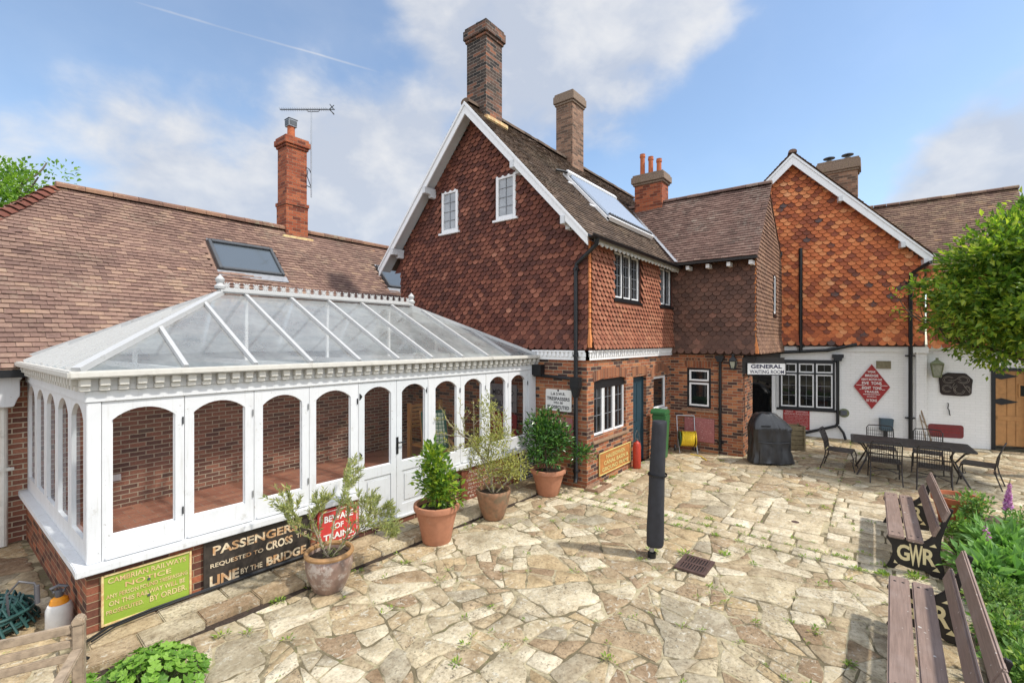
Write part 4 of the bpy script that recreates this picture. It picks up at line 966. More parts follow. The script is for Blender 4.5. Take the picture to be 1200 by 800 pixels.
# ------------------------------------------------------------------ the barn range on the left
barn = thing('outbuilding', 'low brick range with a long hipped brown tile roof behind the conservatory', 'building', (1, BARN_V, 0))
fb = FR(0, BARN_V, 1, 0)
m = MB(fb); wall(m, -1.4, 8.14, 0, 2.75); m.build('wall', M['brick_barn'], barn, recalc=False)
m = MB(FR(-1.3, 16.0, 0, -1)); wall(m, 0, 6.1, 0, 2.6); m.build('wall', M['brick_barn'], barn, recalc=False)
EV, EZ, BT, BR = 9.5, 2.52, 1.05, 3.27
m = MB(); cs = 1/math.hypot(1, BT)
def bmask(a, t):
    u, v = -1.55+a, EV+t*cs
    if u-(-1.53) < v-EV: return False           # hip
    if u > 8.1 and v < 10.75: return False      # behind the house
    for (u0, u1, v0, v1) in ((4.05, 5.62, 11.28, 12.06), (8.55, 10.0, 11.3, 12.04)):
        if u0 < u < u1 and v0 < v < v1: return False
    return True
roof_tiles(m, (-1.55, EV, EZ), (1, 0, 0), (0, 1, BT), 14.5, BR/cs, bmask, .165, .10, wav=.03)
m.poly([(-1.53, EV, EZ-.012), (8.1, EV, EZ-.012), (8.1, 10.8, EZ+1.3*BT-.012), (13, 10.8, EZ+1.3*BT-.012), (13, EV+BR, EZ+BR*BT-.012), (1.74, EV+BR, EZ+BR*BT-.012)])
m.poly([(-1.53, EV, EZ-.012), (1.74, EV+BR, EZ+BR*BT-.012), (-1.53, EV+2*BR, EZ-.012)]); m.poly([(-1.53, EV+2*BR, EZ-.012), (13, EV+2*BR, EZ-.012), (13, EV+BR, EZ+BR*BT-.012), (1.74, EV+BR, EZ+BR*BT-.012)])
roof_tiles(m, (-1.55, EV+2*BR, EZ), (0, -1, 0), (1, 0, BT), 2*BR, BR/cs, lambda a, t: t*cs < a and t*cs < 2*BR-a, .165, .10)
br_ = m.build('roof', M['roof_barn'], barn, recalc=False)
m = MB(); ridge_caps(m, (1.74, EV+BR, EZ+BR*BT), (13, EV+BR, EZ+BR*BT), 26, .13); m.build('ridge_tiles', M['ridge_tile'], br_, recalc=False)
m = MB()        # bonnet hip tiles
p, q = Vector((-1.53, EV, EZ)), Vector((1.74, EV+BR, EZ+BR*BT)); d = q-p; n_ = 34; sdv = d.cross(Vector((0, 0, 1))).normalized(); upn = sdv.cross(d.normalized())
for i in range(n_):
    a0 = p+d*(i/n_); a1 = p+d*min(1, (i+1.35)/n_); k0 = len(m.v)
    for e, r_, l_ in ((a0, .15, .075), (a1, .12, .02)):
        for s_ in range(6):
            t_ = s_/5*2-1; m.v.append(e+sdv*t_*r_+upn*(l_-abs(t_)**1.4*.09))
        for s_ in range(6):
            t_ = s_/5*2-1; m.v.append(e+sdv*t_*r_+upn*(l_-.018-abs(t_)**1.4*.09))
    for s_ in range(5): m.face((k0+s_, k0+s_+1, k0+13+s_, k0+12+s_)); m.face((k0+s_, k0+6+s_, k0+7+s_, k0+s_+1))
m.build('hip_tiles', M['hip_tile'], br_, recalc=False)
chimney_stack(barn, 6.25, 6.82, 12.62, 13.12, 5.5, 8.5, 'brick_chimney_red', .075, (.30, .2), 'brick_chimney_red', band=6.62)
c_ = barn.children[-1]
m = MB(); m.lathe([(.11, 0), (.12, .06), (.10, .08), (.095, .37), (.11, .37), (.08, .37), (.08, .05)], (6.5, 12.87, 8.48), 16); m.build('chimney_pot', M['pot_orange'], c_, smooth=True)
m = MB(); m.box(6.38, 6.62, 12.75, 12.99, 8.84, 9.03); cw = m.build('cowl', M['metal_grey'], c_, bevel=.01)
m = MB(); m.box(6.40, 6.60, 12.742, 12.748, 8.87, 9.0); m.box(6.372, 6.378, 12.77, 12.97, 8.87, 9.0); m.box(6.37, 6.63, 12.74, 13.0, 9.032, 9.05); m.build('mesh', M['lead_dark'], cw)
m = MB(); m.box(6.1, 6.97, 12.5, 12.66, 5.68, 5.76); m.build('flashing', M['sign_tan'], c_, bevel=.02)
for (u0, u1, v0, v1) in ((4.12, 5.55, 11.33, 12.02), (8.62, 9.9, 11.35, 12.0)):
    om = Matrix.Translation((u0, v0, EZ+(v0-EV)*BT)) @ Matrix.Rotation(math.atan(BT), 4, 'X'); fr = FM(om); L, H = u1-u0, (v1-v0)/cs
    m = MB(fr); m.box(0, .07, 0, H, 0, .10); m.box(L-.07, L, 0, H, 0, .10); m.box(.07, L-.07, 0, .07, 0, .09); m.box(.07, L-.07, H-.09, H, 0, .11)
    w_ = m.build('roof_window', M['lead_dark'], barn, bevel=.008)
    m = MB(fr); m.box(.07, L-.07, .07, H-.09, .05, .055); m.build('pane', M['pane_sky'], w_)
    m = MB(fr); m.box(-.04, L+.04, -.2, -.005, .01, .035); m.box(.0, L, H, H+.06, .01, .05); m.build('flashing', M['lead'], w_)
m = MB(); m.box(-1.4, 8.1, 9.44, 9.56, 2.40, 2.50); m.box(-1.4, 8.1, 9.56, 9.86, 2.42, 2.46); m.build('gutter', M['black'], barn)
pipe(WORLD, [(.80, 9.72, 2.2), (.80, 9.72, .02)], .045, barn, mat='gutter_cream', hopper=None, brackets=((.80, 9.72, 1.1),))
m = MB(); m.prism([(.71, 1.98), (.89, 1.98), (.93, 2.1), (.95, 2.12), (.95, 2.36), (.97, 2.36), (.97, 2.42), (.63, 2.42), (.63, 2.36), (.65, 2.36), (.65, 2.12), (.67, 2.1)], 9.6, 9.82); m.build('hopper', M['white'], barn, bevel=.008)

# ------------------------------------------------------------------ the conservatory
con = thing('conservatory', 'white timber conservatory with arched windows, hipped glass roof and brick base', 'conservatory', (CU0, FRONT_V, 0))
AE = 7.105; SHV = lambda u: FRONT_V-.0407*(u-CU0)
m = MB(cons); wall(m, 0, 2.93, 0, .66); wall(m, 4.22, AE, 0, .66)
wall(m, 2.93, 4.22, 0, .17)
m.f = consleft; wall(m, 0, 3.84, 0, .66)
m.f = cons; m.box(2.925, 2.93, -.25, 0, 0, .66); m.box(4.22, 4.225, -.25, 0, 0, .66)
m.f = WORLD
m.build('plinth', M['brick_plinth'], con, recalc=False)
m = MB(cons); m.box(-.09, 2.93, -.1, .085, .66, .735); m.box(4.22, AE, -.1, .085, .66, .735); m.f = consleft; m.box(0, 3.77, -.1, .085, .66, .734)
m.build('sill', M['white'], con, bevel=.008)
G_ = [(.19, .72), (.89, 1.42), (1.62, 2.11), (2.30, 2.81), (3.03, 3.49), (3.69, 4.15), (4.37, 4.85), (5.04, 5.48), (5.71, 6.15), (6.33, 6.77)]
def arch_bay(fr, x0, x1, g0, g1, zb, gb, zsp, zt, rise, b0=-.07, b1=-.01, name='window'):
    m = MB(fr); n = 10
    m.box(x0, g0, b0, b1, zb, zt); m.box(g1, x1, b0, b1, zb, zt); m.box(g0, g1, b0, b1, zb, gb)
    L = g1-g0; rad = (L*L/4+rise*rise)/(2*rise); cz = zsp+rise-rad; ca = (g0+g1)/2; h = math.asin(min(1, L/2/rad))
    pts = [(ca+rad*math.sin(-h+2*h*i/n), cz+rad*math.cos(-h+2*h*i/n)) for i in range(n+1)]
    for i in range(n):
        (a, z), (a2, z2) = pts[i], pts[i+1]
        A = [m.P(a, b1, z), m.P(a2, b1, z2), m.P(a2, b1, zt), m.P(a, b1, zt)]; B = [m.P(a, b0, z), m.P(a2, b0, z2), m.P(a2, b0, zt), m.P(a, b0, zt)]
        m.face(A); m.face(B[::-1]); m.face((A[0], B[0], B[1], A[1])); m.face((A[3], A[2], B[2], B[3]))
    return m, pts
def pane_of(fr, g0, g1, gb, pts, parent, b=-.045):
    pm = MB(fr); pm.poly([(g0, b, gb), (g1, b, gb)]+[(a, b, z) for a, z in pts[::-1]]); pm.build('pane', M['glass'], parent, recalc=False)
ZT, ZS = 2.305, 2.115
for i, (g0, g1) in enumerate(G_):
    x0 = .115 if i == 0 else (G_[i-1][1]+g0)/2+.003; x1 = 6.86 if i == len(G_)-1 else (g1+G_[i+1][0])/2-.003
    isdoor = i in (4, 5); zb = .19 if isdoor else .737; gb = 1.03 if isdoor else .965
    if i == 4: x0 = 2.945
    if i == 5: x1 = 4.205
    if i == 3: x1 = 2.925
    if i == 6: x0 = 4.225
    if isdoor:
        m, pts = arch_bay(cons, x0, x1, g0, g1, .885, gb, ZS, ZT, .11); m.box(x0, g0, -.07, -.01, zb, .885); m.box(g1, x1, -.07, -.01, zb, .885); m.box(g0, g1, -.07, -.01, zb, .36); m.box(g0, g1, -.055, -.025, .36, .885)
        w_ = m.build('door', M['white_door'], con, recalc=False); m = MB(cons); m.box(g0+.05, g1-.05, -.025, -.014, .41, .835); m.build('panel', M['white_door'], w_, bevel=.008)
        ha = g1+.075 if i == 4 else g0-.09
        if i == 5:
            m = MB(cons); m.box(ha-.02, ha+.02, -.01, .0, 1.16, 1.42); m.tube([(ha, 0, 1.34), (ha, .05, 1.34), (ha+.11, .05, 1.34)], .011); m.build('handle', M['black'], w_, smooth=True)
        hx = x0+.01 if i == 4 else x1-.01
        for hz in (.3, 1.25, 2.1):
            m = MB(cons); m.prism([(hx-.01, hz-.05), (hx+.02*(1 if i == 4 else -1), hz-.02), (hx+.035*(1 if i == 4 else -1), hz), (hx+.02*(1 if i == 4 else -1), hz+.02), (hx-.01, hz+.05)], -.008, .002); m.build('hinge', M['black'], w_)
    else:
        m, pts = arch_bay(cons, x0, x1, g0, g1, zb, gb, ZS, ZT, .11)
        w_ = m.build('window', M['white'], con, recalc=False)
        m = MB(cons); m.box(x0+.02, x1-.02, -.005, .02, .742, .775); m.build('weatherboard', M['white'], w_, bevel=.006)
        m = MB(cons); m.box(x1-.02, x1-.008, -.006, .006, 1.02, 1.10); m.box(x1-.02, x1-.008, -.006, .006, 2.0, 2.08); m.build('hinge', M['black' if i % 3 == 0 else 'metal_grey'], w_)
    pane_of(cons, g0, g1, gb, pts, w_)
    m = MB(cons)
    for k_ in range(2): m.box(*((g0-.001, g0+.012) if k_ == 0 else (g1-.012, g1+.001)), -.052, -.036, gb, ZS)
    m.box(g0, g1, -.052, -.036, gb, gb+.014); m.build('bead', M['white_bright'], w_)
for q_ in ((0, .11, -.11, .0, .737, ZT+.002), (6.865, AE, -.11, .012, .737, ZT+.002), (2.928, 2.943, -.1, -.0, .17, ZT), (4.207, 4.222, -.1, -.0, .17, ZT)): m = MB(cons); m.box(*q_); m.build('post', M['white'], con, bevel=.005)
m = MB(cons); m.box(2.943, 4.207, -.12, .03, .165, .19); m.build('threshold', M['white_door'], con)
for i in range(5):
    wv = 3.72/5; x0 = .02+i*wv; x1 = x0+wv-.006; g0, g1 = x0+.09, x1-.09
    m, pts = arch_bay(consleft, x0, x1, g0, g1, .737, .93, ZS, ZT, .15, -.05, -.01); w_ = m.build('window', M['white'], con, recalc=False); pane_of(consleft, g0, g1, .93, pts, w_)
# head, dentils and cornice
m = MB(cons); m.box(-.01, AE, -.12, .012, ZT+.004, 2.415); m.box(-.02, AE, -.12, .02, 2.417, 2.545)
m.f = consleft; m.box(.0, 3.845, -.12, .013, ZT+.004, 2.415); m.box(0, 3.86, -.12, .02, 2.417, 2.545)
he = m.build('cornice', M['white'], con, bevel=.004)
m = MB(cons); a = -.06
while a < AE-.06:
    m.box(a, a+.082, .02, .10, 2.470, 2.545); m.box(a, a+.082, .02, .07, 2.420, 2.470); a += .145
m.f = consleft; a = 0.05
while a < 3.8: m.box(a, a+.082, .02, .10, 2.470, 2.545); m.box(a, a+.082, .02, .07, 2.420, 2.470); a += .145
m.build('dentils', M['gutter_cream'], he, bevel=.006)
m = MB(cons); m.prism([(-.15, 2.550), (AE+.02, 2.550), (AE+.02, 2.620), (-.15, 2.620)], .07, .15); m.box(-.15, AE+.02, .0, .07, 2.547, 2.575)
m.f = consleft; m.box(0, 3.99, .07, .15, 2.549, 2.619); m.box(0, 3.84, 0, .07, 2.547, 2.575)
m.build('gutter', M['gutter_cream'], con, bevel=.02)
# glass roof
EZc, RZc = 2.605, 3.63; BV = 9.80
def fv(u): return SHV(u)-.04
ev = [Vector((CU0-.08, fv(CU0-.08), EZc)), Vector((8.14, fv(8.14), EZc)), Vector((8.14, BV, EZc)), Vector((CU0-.08, BV, EZc))]
RA, RB = Vector((2.92, 7.92, RZc)), Vector((6.50, 7.80, RZc))
m = MB(); 
for q in ((ev[0], ev[1], RB, RA), (ev[3], ev[0], RA), (ev[2], ev[3], RA, RB), (ev[1], ev[2], RB)): m.v += q; n_ = len(m.v); m.face(range(n_-len(q), n_))
m.build('roof_glass', M['glass_roof'], con, recalc=False)
bars = MB()
def rbar(p, q, w=.045, h=.05): bars.bar(tuple(p), tuple(q), w, h)
upz = Vector((0, 0, .02))
rbar(ev[0]+upz, RA+upz, .085, .06); rbar(ev[1]+upz, RB+upz, .085, .06); rbar(ev[2]+upz, RB+upz, .085, .06); rbar(ev[3]+upz, RA+upz, .085, .06)
for a in (.805, 1.52, 2.21, 2.92, 3.59, 4.26, 4.945, 5.595, 6.24):
    u = CU0+a; p = Vector((u, fv(u), EZc))
    if u < RA.x: t = (u-ev[0].x)/(RA.x-ev[0].x); q = ev[0].lerp(RA, t)
    elif u > RB.x: t = (u-ev[1].x)/(RB.x-ev[1].x); q = ev[1].lerp(RB, t)
    else: t = (u-RA.x)/(RB.x-RA.x); q = RA.lerp(RB, t)
    rbar(p+upz, q+upz)
    p2 = Vector((u, BV, EZc)); q2 = q.copy()
    if u < RA.x: q2 = ev[3].lerp(RA, (u-ev[3].x)/(RA.x-ev[3].x))
    elif u > RB.x: q2 = ev[2].lerp(RB, (u-ev[2].x)/(RB.x-ev[2].x))
    rbar(p2+upz, q2+upz)
for i in range(1, 8):
    t = i/8; p = ev[0].lerp(ev[3], t)
    q = ev[0].lerp(RA, t*2) if t < .5 else ev[3].lerp(RA, (1-t)*2)
    if i == 4: q = RA
    rbar(p+upz, Vector((q.x, p.y, q.z))+upz if i != 4 else q+upz, .028, .045)
bars.build('glazing_bar', M['white_worn'], con)
m = MB(); dn = Vector((0, 0, -.10))
for a in (.805, 2.21, 3.59, 4.945, 6.24):      # rafters seen through the glass
    u = CU0+a; 
    m.bar((u, fv(u)+.12, EZc-.03), (u, 9.7, EZc-.03), .05, .07); m.bar((u, 7.86, EZc), (u, 7.86, min(RZc, EZc+(1.0 if RA.x < u < RB.x else .5))-.06), .045, .045)
m.build('tie_beam', M['white_bright'], con)
m = MB(); m.bar(tuple(RA+Vector((-.05, 0, .045))), tuple(RB+Vector((.05, 0, .045))), .13, .07); rr = m.build('ridge', M['white_worn'], con, bevel=.02)
m = MB(); d = (RB-RA); n_ = 25
for i in range(n_):
    c = RA+d*((i+.5)/n_)+Vector((0, 0, .135)); s_ = .045; ux = d.normalized()
    for dx, dz in ((1, 1), (1, -1), (0, 1), (1, 0)):
        p_ = c-ux*dx*s_-Vector((0, 0, dz*s_)); q_ = c+ux*dx*s_+Vector((0, 0, dz*s_)); m.bar(tuple(p_), tuple(q_), .016, .014, (0, 1, 0))
m.bar(tuple(RA+Vector((0, 0, .088))), tuple(RB+Vector((0, 0, .088))), .025, .02)
m.build('cresting', M['white_worn'], rr)
for p in (RA, RB):
    m = MB(); m.lathe([(.07, .05), (.08, .09), (.05, .12), (.04, .14), (.06, .17), (.065, .20), (.04, .235), (.015, .26), (0, .28)], tuple(p+Vector((-.02 if p is RA else .02, 0, .02))), 14); m.build('finial', M['white_worn'], rr, smooth=True)
m = MB(); m.poly([(CU0+.02, fv(CU0)+.1, .17), (8.13, fv(8.13)+.1, .17), (8.13, 9.84, .17), (CU0+.02, 9.84, .17)]); m.build('floor', M['quarry_floor'], con, recalc=False)
m = MB(cons); m.poly([(0, -.25, .17), (2.93, -.25, .17), (2.93, -.25, .66), (0, -.25, .66)]); m.poly([(4.22, -.25, .17), (AE, -.25, .17), (AE, -.25, .66), (4.22, -.25, .66)]); m.box(0, 2.93, -.25, -.1, .64, .70); m.box(4.22, AE, -.25, -.1, .64, .70); m.build('inner_wall', M['brick_plinth'], con, recalc=False)
m = MB(fb); m.box(1.95, 2.13, 0, .015, .62, .72); m.box(1.98, 2.1, .015, .02, .65, .69); tag(m.build('wall_socket', M['white_bright'], None, bevel=.004), 'white double socket low on the brick wall inside the conservatory', 'socket')
m = MB(fb); m.box(5.9, 6.0, 0, .012, 1.9, 2.0); tag(m.build('light_switch', M['white_bright'], None, bevel=.004), 'small white switch high on the brick wall behind the glazed doors', 'switch')

# ------------------------------------------------------------------ signs
def sign(name, label, fr, a0, a1, z0, z1, b, board, rim=None, lines=(), letter='cream_letter', rimw=.025, th=.025, cat='sign', corner=0, extra=None, group=None):
    base = fr.p((a0+a1)/2, b, z0); t = thing(name, label, cat, base, group)
    m = MB(fr)
    if corner: 
        c = corner; m.prism([(a0+c, z0), (a1-c, z0), (a1-c*.3, z0+c*.3), (a1, z0+c), (a1, z1-c), (a1-c*.3, z1-c*.3), (a1-c, z1), (a0+c, z1), (a0+c*.3, z1-c*.3), (a0, z1-c), (a0, z0+c), (a0+c*.3, z0+c*.3)], b, b+th)
    else: m.box(a0, a1, b, b+th, z0, z1)
    m.build('board', M[board], t, bevel=.003)
    if rim:
        m = MB(fr); e = .008; w = rimw
        m.box(a0-e, a0+w, b+th-.004, b+th+.012, z0-e, z1+e); m.box(a1-w, a1+e, b+th-.004, b+th+.012, z0-e, z1+e); m.box(a0+w, a1-w, b+th-.004, b+th+.012, z0-e, z0+w); m.box(a0+w, a1-w, b+th-.004, b+th+.012, z1-w, z1+e)
        m.build('rim', M[rim], t, bevel=.004)
    if lines:
        m = MB(fr); W, H = a1-a0, z1-z0
        for ln in lines:
            tx, fx, fz, fh, fw = ln[:5]; add_text(m, tx, a0+W*fx, z0+H*fz, H*fh, W*fw, b+th, .006, ln[5] if len(ln) > 5 else .012)
        m.build('lettering', M[letter], t, recalc=False)
    if extra: extra(fr, t, b+th)
    return t
def studs(fr, t, b, pts, mat='lead_dark', r=.014):
    m = MB(fr)
    for a, z in pts: m.prism([(a+r*math.cos(i*math.pi/4), z+r*math.sin(i*math.pi/4)) for i in range(8)], b, b+.008)
    m.build('bolt', M[mat], t)
sign('railway_notice', 'bright green cast notice with cream raised letters, nearest the corner of the conservatory base', cons, .11, .85, .115, .60, .004, 'sign_green', 'sign_tan',
     [('CAMBRIAN RAILWAYS', .5, .87, .105, .88), ('NOTICE', .5, .71, .105, .52), ('ANY PERSON FOUND TRESPASSING', .5, .555, .085, .92), ('ON THIS RAILWAY WILL BE', .5, .405, .10, .86), ('PROSECUTED.', .24, .235, .085, .40), ('BY ORDER.', .73, .235, .125, .44)], 'sign_tan', .012,
     extra=lambda fr, t, b: studs(fr, t, b, ((.48, .44), (.48, .275))))
sign('railway_notice', 'long black wooden notice with worn cream and rust-coloured letters beside the green one', cons, .98, 2.19, .09, .635, .004, 'sign_black', 'sign_black',
     [('PASSENGERS', .47, .80, .19, .80, .03), ('REQUESTED TO', .285, .49, .105, .47, .015), ('CROSS', .68, .54, .19, .27, .035), ('THE', .91, .57, .10, .11, .015), ('LINE', .17, .18, .22, .25, .04), ('BY THE', .41, .185, .115, .2, .015), ('BRIDGE', .755, .20, .20, .41, .04)], 'sign_letter_worn', .02)
def rimline(fr, a0, a1, z0, z1, b, w=.01):
    m = MB(fr); c = .05
    P_ = [(a0+c, z0), (a1-c, z0), (a1, z0+c), (a1, z1-c), (a1-c, z1), (a0+c, z1), (a0, z1-c), (a0, z0+c)]
    cx, cz = (a0+a1)/2, (z0+z1)/2
    for i in range(8):
        p, q = P_[i], P_[(i+1) % 8]; f_ = lambda u: (u[0]+(cx-u[0])*w*3, u[1]+(cz-u[1])*w*4); m.poly([(p[0], b+.003, p[1]), (q[0], b+.003, q[1]), (f_(q)[0], b+.003, f_(q)[1]), (f_(p)[0], b+.003, f_(p)[1])])
    return m
sign('railway_notice', 'red enamel notice with white letters warning of trains, behind the shrub in the glazed pot', cons, 2.30, 2.91, .13, .62, .006, 'sign_red', None,
     [('BEWARE', .5, .74, .18, .70, .03), ('OF', .5, .49, .16, .22, .03), ('TRAINS.', .5, .23, .18, .74, .03)], 'sign_white', corner=.06,
     extra=lambda fr, t, b: rimline(fr, 2.325, 2.885, .155, .595, b).build('rim', M['sign_white'], t, recalc=False))
random.seed(11)
def worn_lines(n, z_hi=.88, z_lo=.1, words=('ANY PERSON WHO SHALL', 'TRESPASS UPON ANY OF', 'THE RAILWAYS OR STATIONS', 'SHALL BE LIABLE TO A', 'PENALTY NOT EXCEEDING', 'FORTY SHILLINGS', 'BY ORDER')):
    return [(words[i % len(words)], .5, z_hi-(z_hi-z_lo)*i/(n-1), .55/n, U(.72, .88), .01) for i in range(n)]
sign('railway_notice', 'large rusty brown notice with rows of faded pale letters, behind the tall olive', cons, 4.93, 6.50, .075, .63, .006, 'sign_rust', 'sign_rust', worn_lines(7), 'sign_letter_faded', .02)
sign('railway_notice', 'black notice crowded with rows of small white letters, low beside the dark bushy shrub', cons, 6.57, 7.06, .07, .63, .006, 'sign_black', 'sign_white', worn_lines(8), 'sign_white', .01)
sign('trespass_sign', 'white enamel trespassers sign with black letters and notched edges on the gable brickwork', gab, -5.47, -4.85, 1.48, 1.92, .004, 'sign_white', None,
     [('L.& S.W.R.', .5, .80, .13, .56, .015), ('TRESPASSERS', .5, .57, .16, .88, .02), ('WILL BE', .5, .39, .10, .36, .015), ('PROSECUTED', .5, .18, .16, .84, .02)], 'letter_black', corner=.03, th=.012,
     extra=lambda fr, t, b: studs(fr, t, b-.002, ((-5.16, 1.9), (-5.16, 1.5)), 'letter_black', .022))
sign('enamel_plate', 'faded pink enamel plate with round corners below the white trespassers sign', gab, -5.40, -4.82, .94, 1.36, .004, 'sign_pink', None,
     [('NOTICE', .5, .78, .12, .6), ('BEWARE OF', .5, .5, .12, .8), ('THE LINE', .5, .25, .12, .6)], 'letter_pink', corner=.05, th=.012)
sign('ground_frame_sign', 'orange rusty cast sign with yellow letters under the three-light ground-floor window', side, 8.62, 10.14, .16, .61, .004, 'sign_orange', 'sign_letter_yellow',
     [('HALESOWEN', .5, .76, .19, .60, .02), ('CANAL BASIN &', .52, .49, .19, .78, .02), ('GROUND FRAME', .5, .21, .19, .84, .02)], 'sign_letter_yellow', .012)
def pitted(fr, t, b):
    m = MB(fr); 
    for i in range(60):
        a, z = U(-4.05, -3.45), U(.3, .86); w = U(.01, .03); m.box(a, a+w, b-.003, b+.004, z, z+.008)
    m.build('raised_wear', M['letter_pink'], t)
sign('plain_plate', 'pitted pink plate leaning at the foot of the wing wall behind the hose reel', mid, -4.12, -3.36, .26, .88, .004, 'sign_pink_stone', None, extra=pitted, th=.035)
gfr = FR(12.88, 2.72, .47, -.86)
sign('waiting_room_sign', 'white waiting room sign with dark blue letters on the black beam', gfr, .10, 1.0, 2.07, 2.37, .055, 'sign_white', 'black',
     [('GENERAL', .5, .70, .33, .80, .03), ('WAITING ROOM', .51, .26, .30, .88, .015)], 'letter_blue', .012)
sign('railway_poster', 'dark red plate of small pale print under the black-framed window', Wf, -1.44, -.74, .20, .80, .003, 'sign_diamond', None,
     [('GREAT   WESTERN', .5, .90, .09, .84, .03), ('&', .5, .84, .06, .05), ('MIDLAND RAILWAYS', .5, .78, .085, .92, .03)] + [(w_, .5, .68-.075*i, .05, .9, .0) for i, w_ in enumerate(('NOTICE IS HEREBY GIVEN THAT', 'ANY PERSON TRESPASSING UPON', 'THE RAILWAY OR WORKS OF THE', 'COMPANIES SHALL BE LIABLE TO', 'PROSECUTION AND PENALTY NOT', 'EXCEEDING FORTY SHILLINGS', 'FOR EVERY OFFENCE', 'BY ORDER'))], 'letter_pink')
# diamond
t = thing('bridge_weight_sign', 'red diamond bridge weight sign with white letters on the white wall', 'sign', Wf.p(.79, .03, .94))
m = MB(Wf); m.prism([(.79, .94), (1.22, 1.59), (.79, 2.24), (.36, 1.59)], .004, .03); m.build('board', M['sign_diamond'], t, bevel=.004)
m = MB(Wf)
for (p, q) in (((.79, .94), (1.22, 1.59)), ((1.22, 1.59), (.79, 2.24)), ((.79, 2.24), (.36, 1.59)), ((.36, 1.59), (.79, .94))): m.bar((p[0], .034, p[1]), (q[0], .034, q[1]), .012, .008)
m.build('rim', M['letter_pink'], t)
m = MB(Wf)
for tx, z, h, w in (('WEAK', 2.02, .06, .19), ('BRIDGE', 1.91, .07, .31), ('HEAVY MOTOR CAR', 1.80, .06, .49), ('FIVE  TONS', 1.69, .085, .46), ('EIGHT  TONS', 1.55, .085, .46), ('TRAILER', 1.44, .06, .34), ('REGISTERED AXLE WEIGHT', 1.365, .03, .4), ('EXCEEDING', 1.30, .03, .22), ('10 TONS', 1.19, .075, .25)): add_text(m, tx, .79, z, h, w, .03, .005, .02)
for a0, a1, z in ((.42, .62, 1.62), (.99, 1.16, 1.62), (.5, .55, 1.5), (1.03, 1.1, 1.5)): m.box(a0, a1, .03, .034, z, z+.012)
m.build('lettering', M['sign_white'], t, recalc=False)
W2 = FR(*Wf.p(0, -.12, 0).xy, .208, -.978)
sign('enamel_plate', 'maroon oblong plate with rounded corners low on the white wall beyond the table', W2, 2.10, 2.86, .24, .60, .004, 'sign_maroon', None, [('LONDON & NORTH', .5, .7, .1, .7), ('BEWARE OF TRAINS', .5, .42, .1, .8)], 'sign_diamond', corner=.06, th=.012)
t = thing('carved_plaque', 'dark brown plaque with scrolled interlaced lettering on the white wall', 'plaque', W2.p(2.68, .0, 1.42))
m = MB(W2); o_ = [(2.36, 1.47), (2.42, 1.42), (2.60, 1.41), (2.80, 1.40), (2.96, 1.42), (3.02, 1.48), (3.03, 1.72), (3.05, 1.86), (2.90, 2.03), (2.52, 2.04), (2.44, 1.99), (2.33, 1.93), (2.34, 1.80)]
m.prism(o_, .004, .035); m.build('board', M['plaque_brown'], t, bevel=.012)
m = MB(W2)
def loop(pts, r=.006): m.tube([(a, .037, z) for a, z in pts], r, 5)
def arc(ca, cz, ra, rz, t0, t1, n=16): return [(ca+ra*math.cos(t0+(t1-t0)*i/n), cz+rz*math.sin(t0+(t1-t0)*i/n)) for i in range(n+1)]
for s_ in (1, .72):
    loop(arc(2.53, 1.84, .12*s_, .10*s_, .6, 5.9)); loop(arc(2.84, 1.85, .13*s_, .10*s_, -2.6, 2.7)); loop(arc(2.50, 1.60, .10*s_, .10*s_, 0, 5.6)); loop(arc(2.76, 1.58, .12*s_, .13*s_, 2.0, 6.2)); loop(arc(2.92, 1.58, .07*s_, .1*s_, -.9, 2.4))
loop([(2.53, 1.84), (2.66, 1.83), (2.72, 1.88), (2.80, 1.84)]); loop([(2.84, 1.72), (2.90, 1.62), (2.99, 1.48)]); loop([(2.66, 1.76), (2.62, 1.66), (2.68, 1.52)])
m.build('carving', M['plaque_line'], t, smooth=True)

# ------------------------------------------------------------------ wall lamps, boxes and other things on the walls
def lantern(name, label, c, mat, w=.11, h=.3, arm=None):
    t = thing(name, label, 'lantern', c); m = MB(); x, y, z = c
    for sx in (-1, 1):
        for sy in (-1, 1): m.bar((x+sx*w*.62, y+sy*w*.62, z), (x+sx*w, y+sy*w, z+h), .02, .02)
    m.box(x-w*.7, x+w*.7, y-w*.7, y+w*.7, z-.02, z+.015); m.box(x-w*1.1, x+w*1.1, y-w*1.1, y+w*1.1, z+h, z+h+.03)
    m.build('frame', M[mat], t)
    m = MB(); A = [m.P(x+sx*w*1.2, y+sy*w*1.2, z+h+.03) for sx, sy in ((-1, -1), (1, -1), (1, 1), (-1, 1))]; B = [m.P(x+sx*w*.3, y+sy*w*.3, z+h+.13) for sx, sy in ((-1, -1), (1, -1), (1, 1), (-1, 1))]
    for i in range(4): m.face((A[i], A[(i+1) % 4], B[(i+1) % 4], B[i]))
    m.face(B); m.face(A[::-1]); m.box(x-.03, x+.03, y-.03, y+.03, z+h+.13, z+h+.19); m.build('cap', M[mat], t)
    m = MB()
    A = [m.P(x+sx*w*.6, y+sy*w*.6, z+.016) for sx, sy in ((-1, -1), (1, -1), (1, 1), (-1, 1))]; B = [m.P(x+sx*w*.97, y+sy*w*.97, z+h-.002) for sx, sy in ((-1, -1), (1, -1), (1, 1), (-1, 1))]
    for i in range(4): m.face((A[i], A[(i+1) % 4], B[(i+1) % 4], B[i]))
    m.build('pane', M['glass_lamp'], t, recalc=False)
    if arm: m = MB(); m.tube(arm, .014, 6); m.build('bracket', M[mat], t, smooth=True)
    return t
M['glass_lamp'] = plain('lamp_glass', (.32, .34, .27), .15, var=.3, spec=.6)
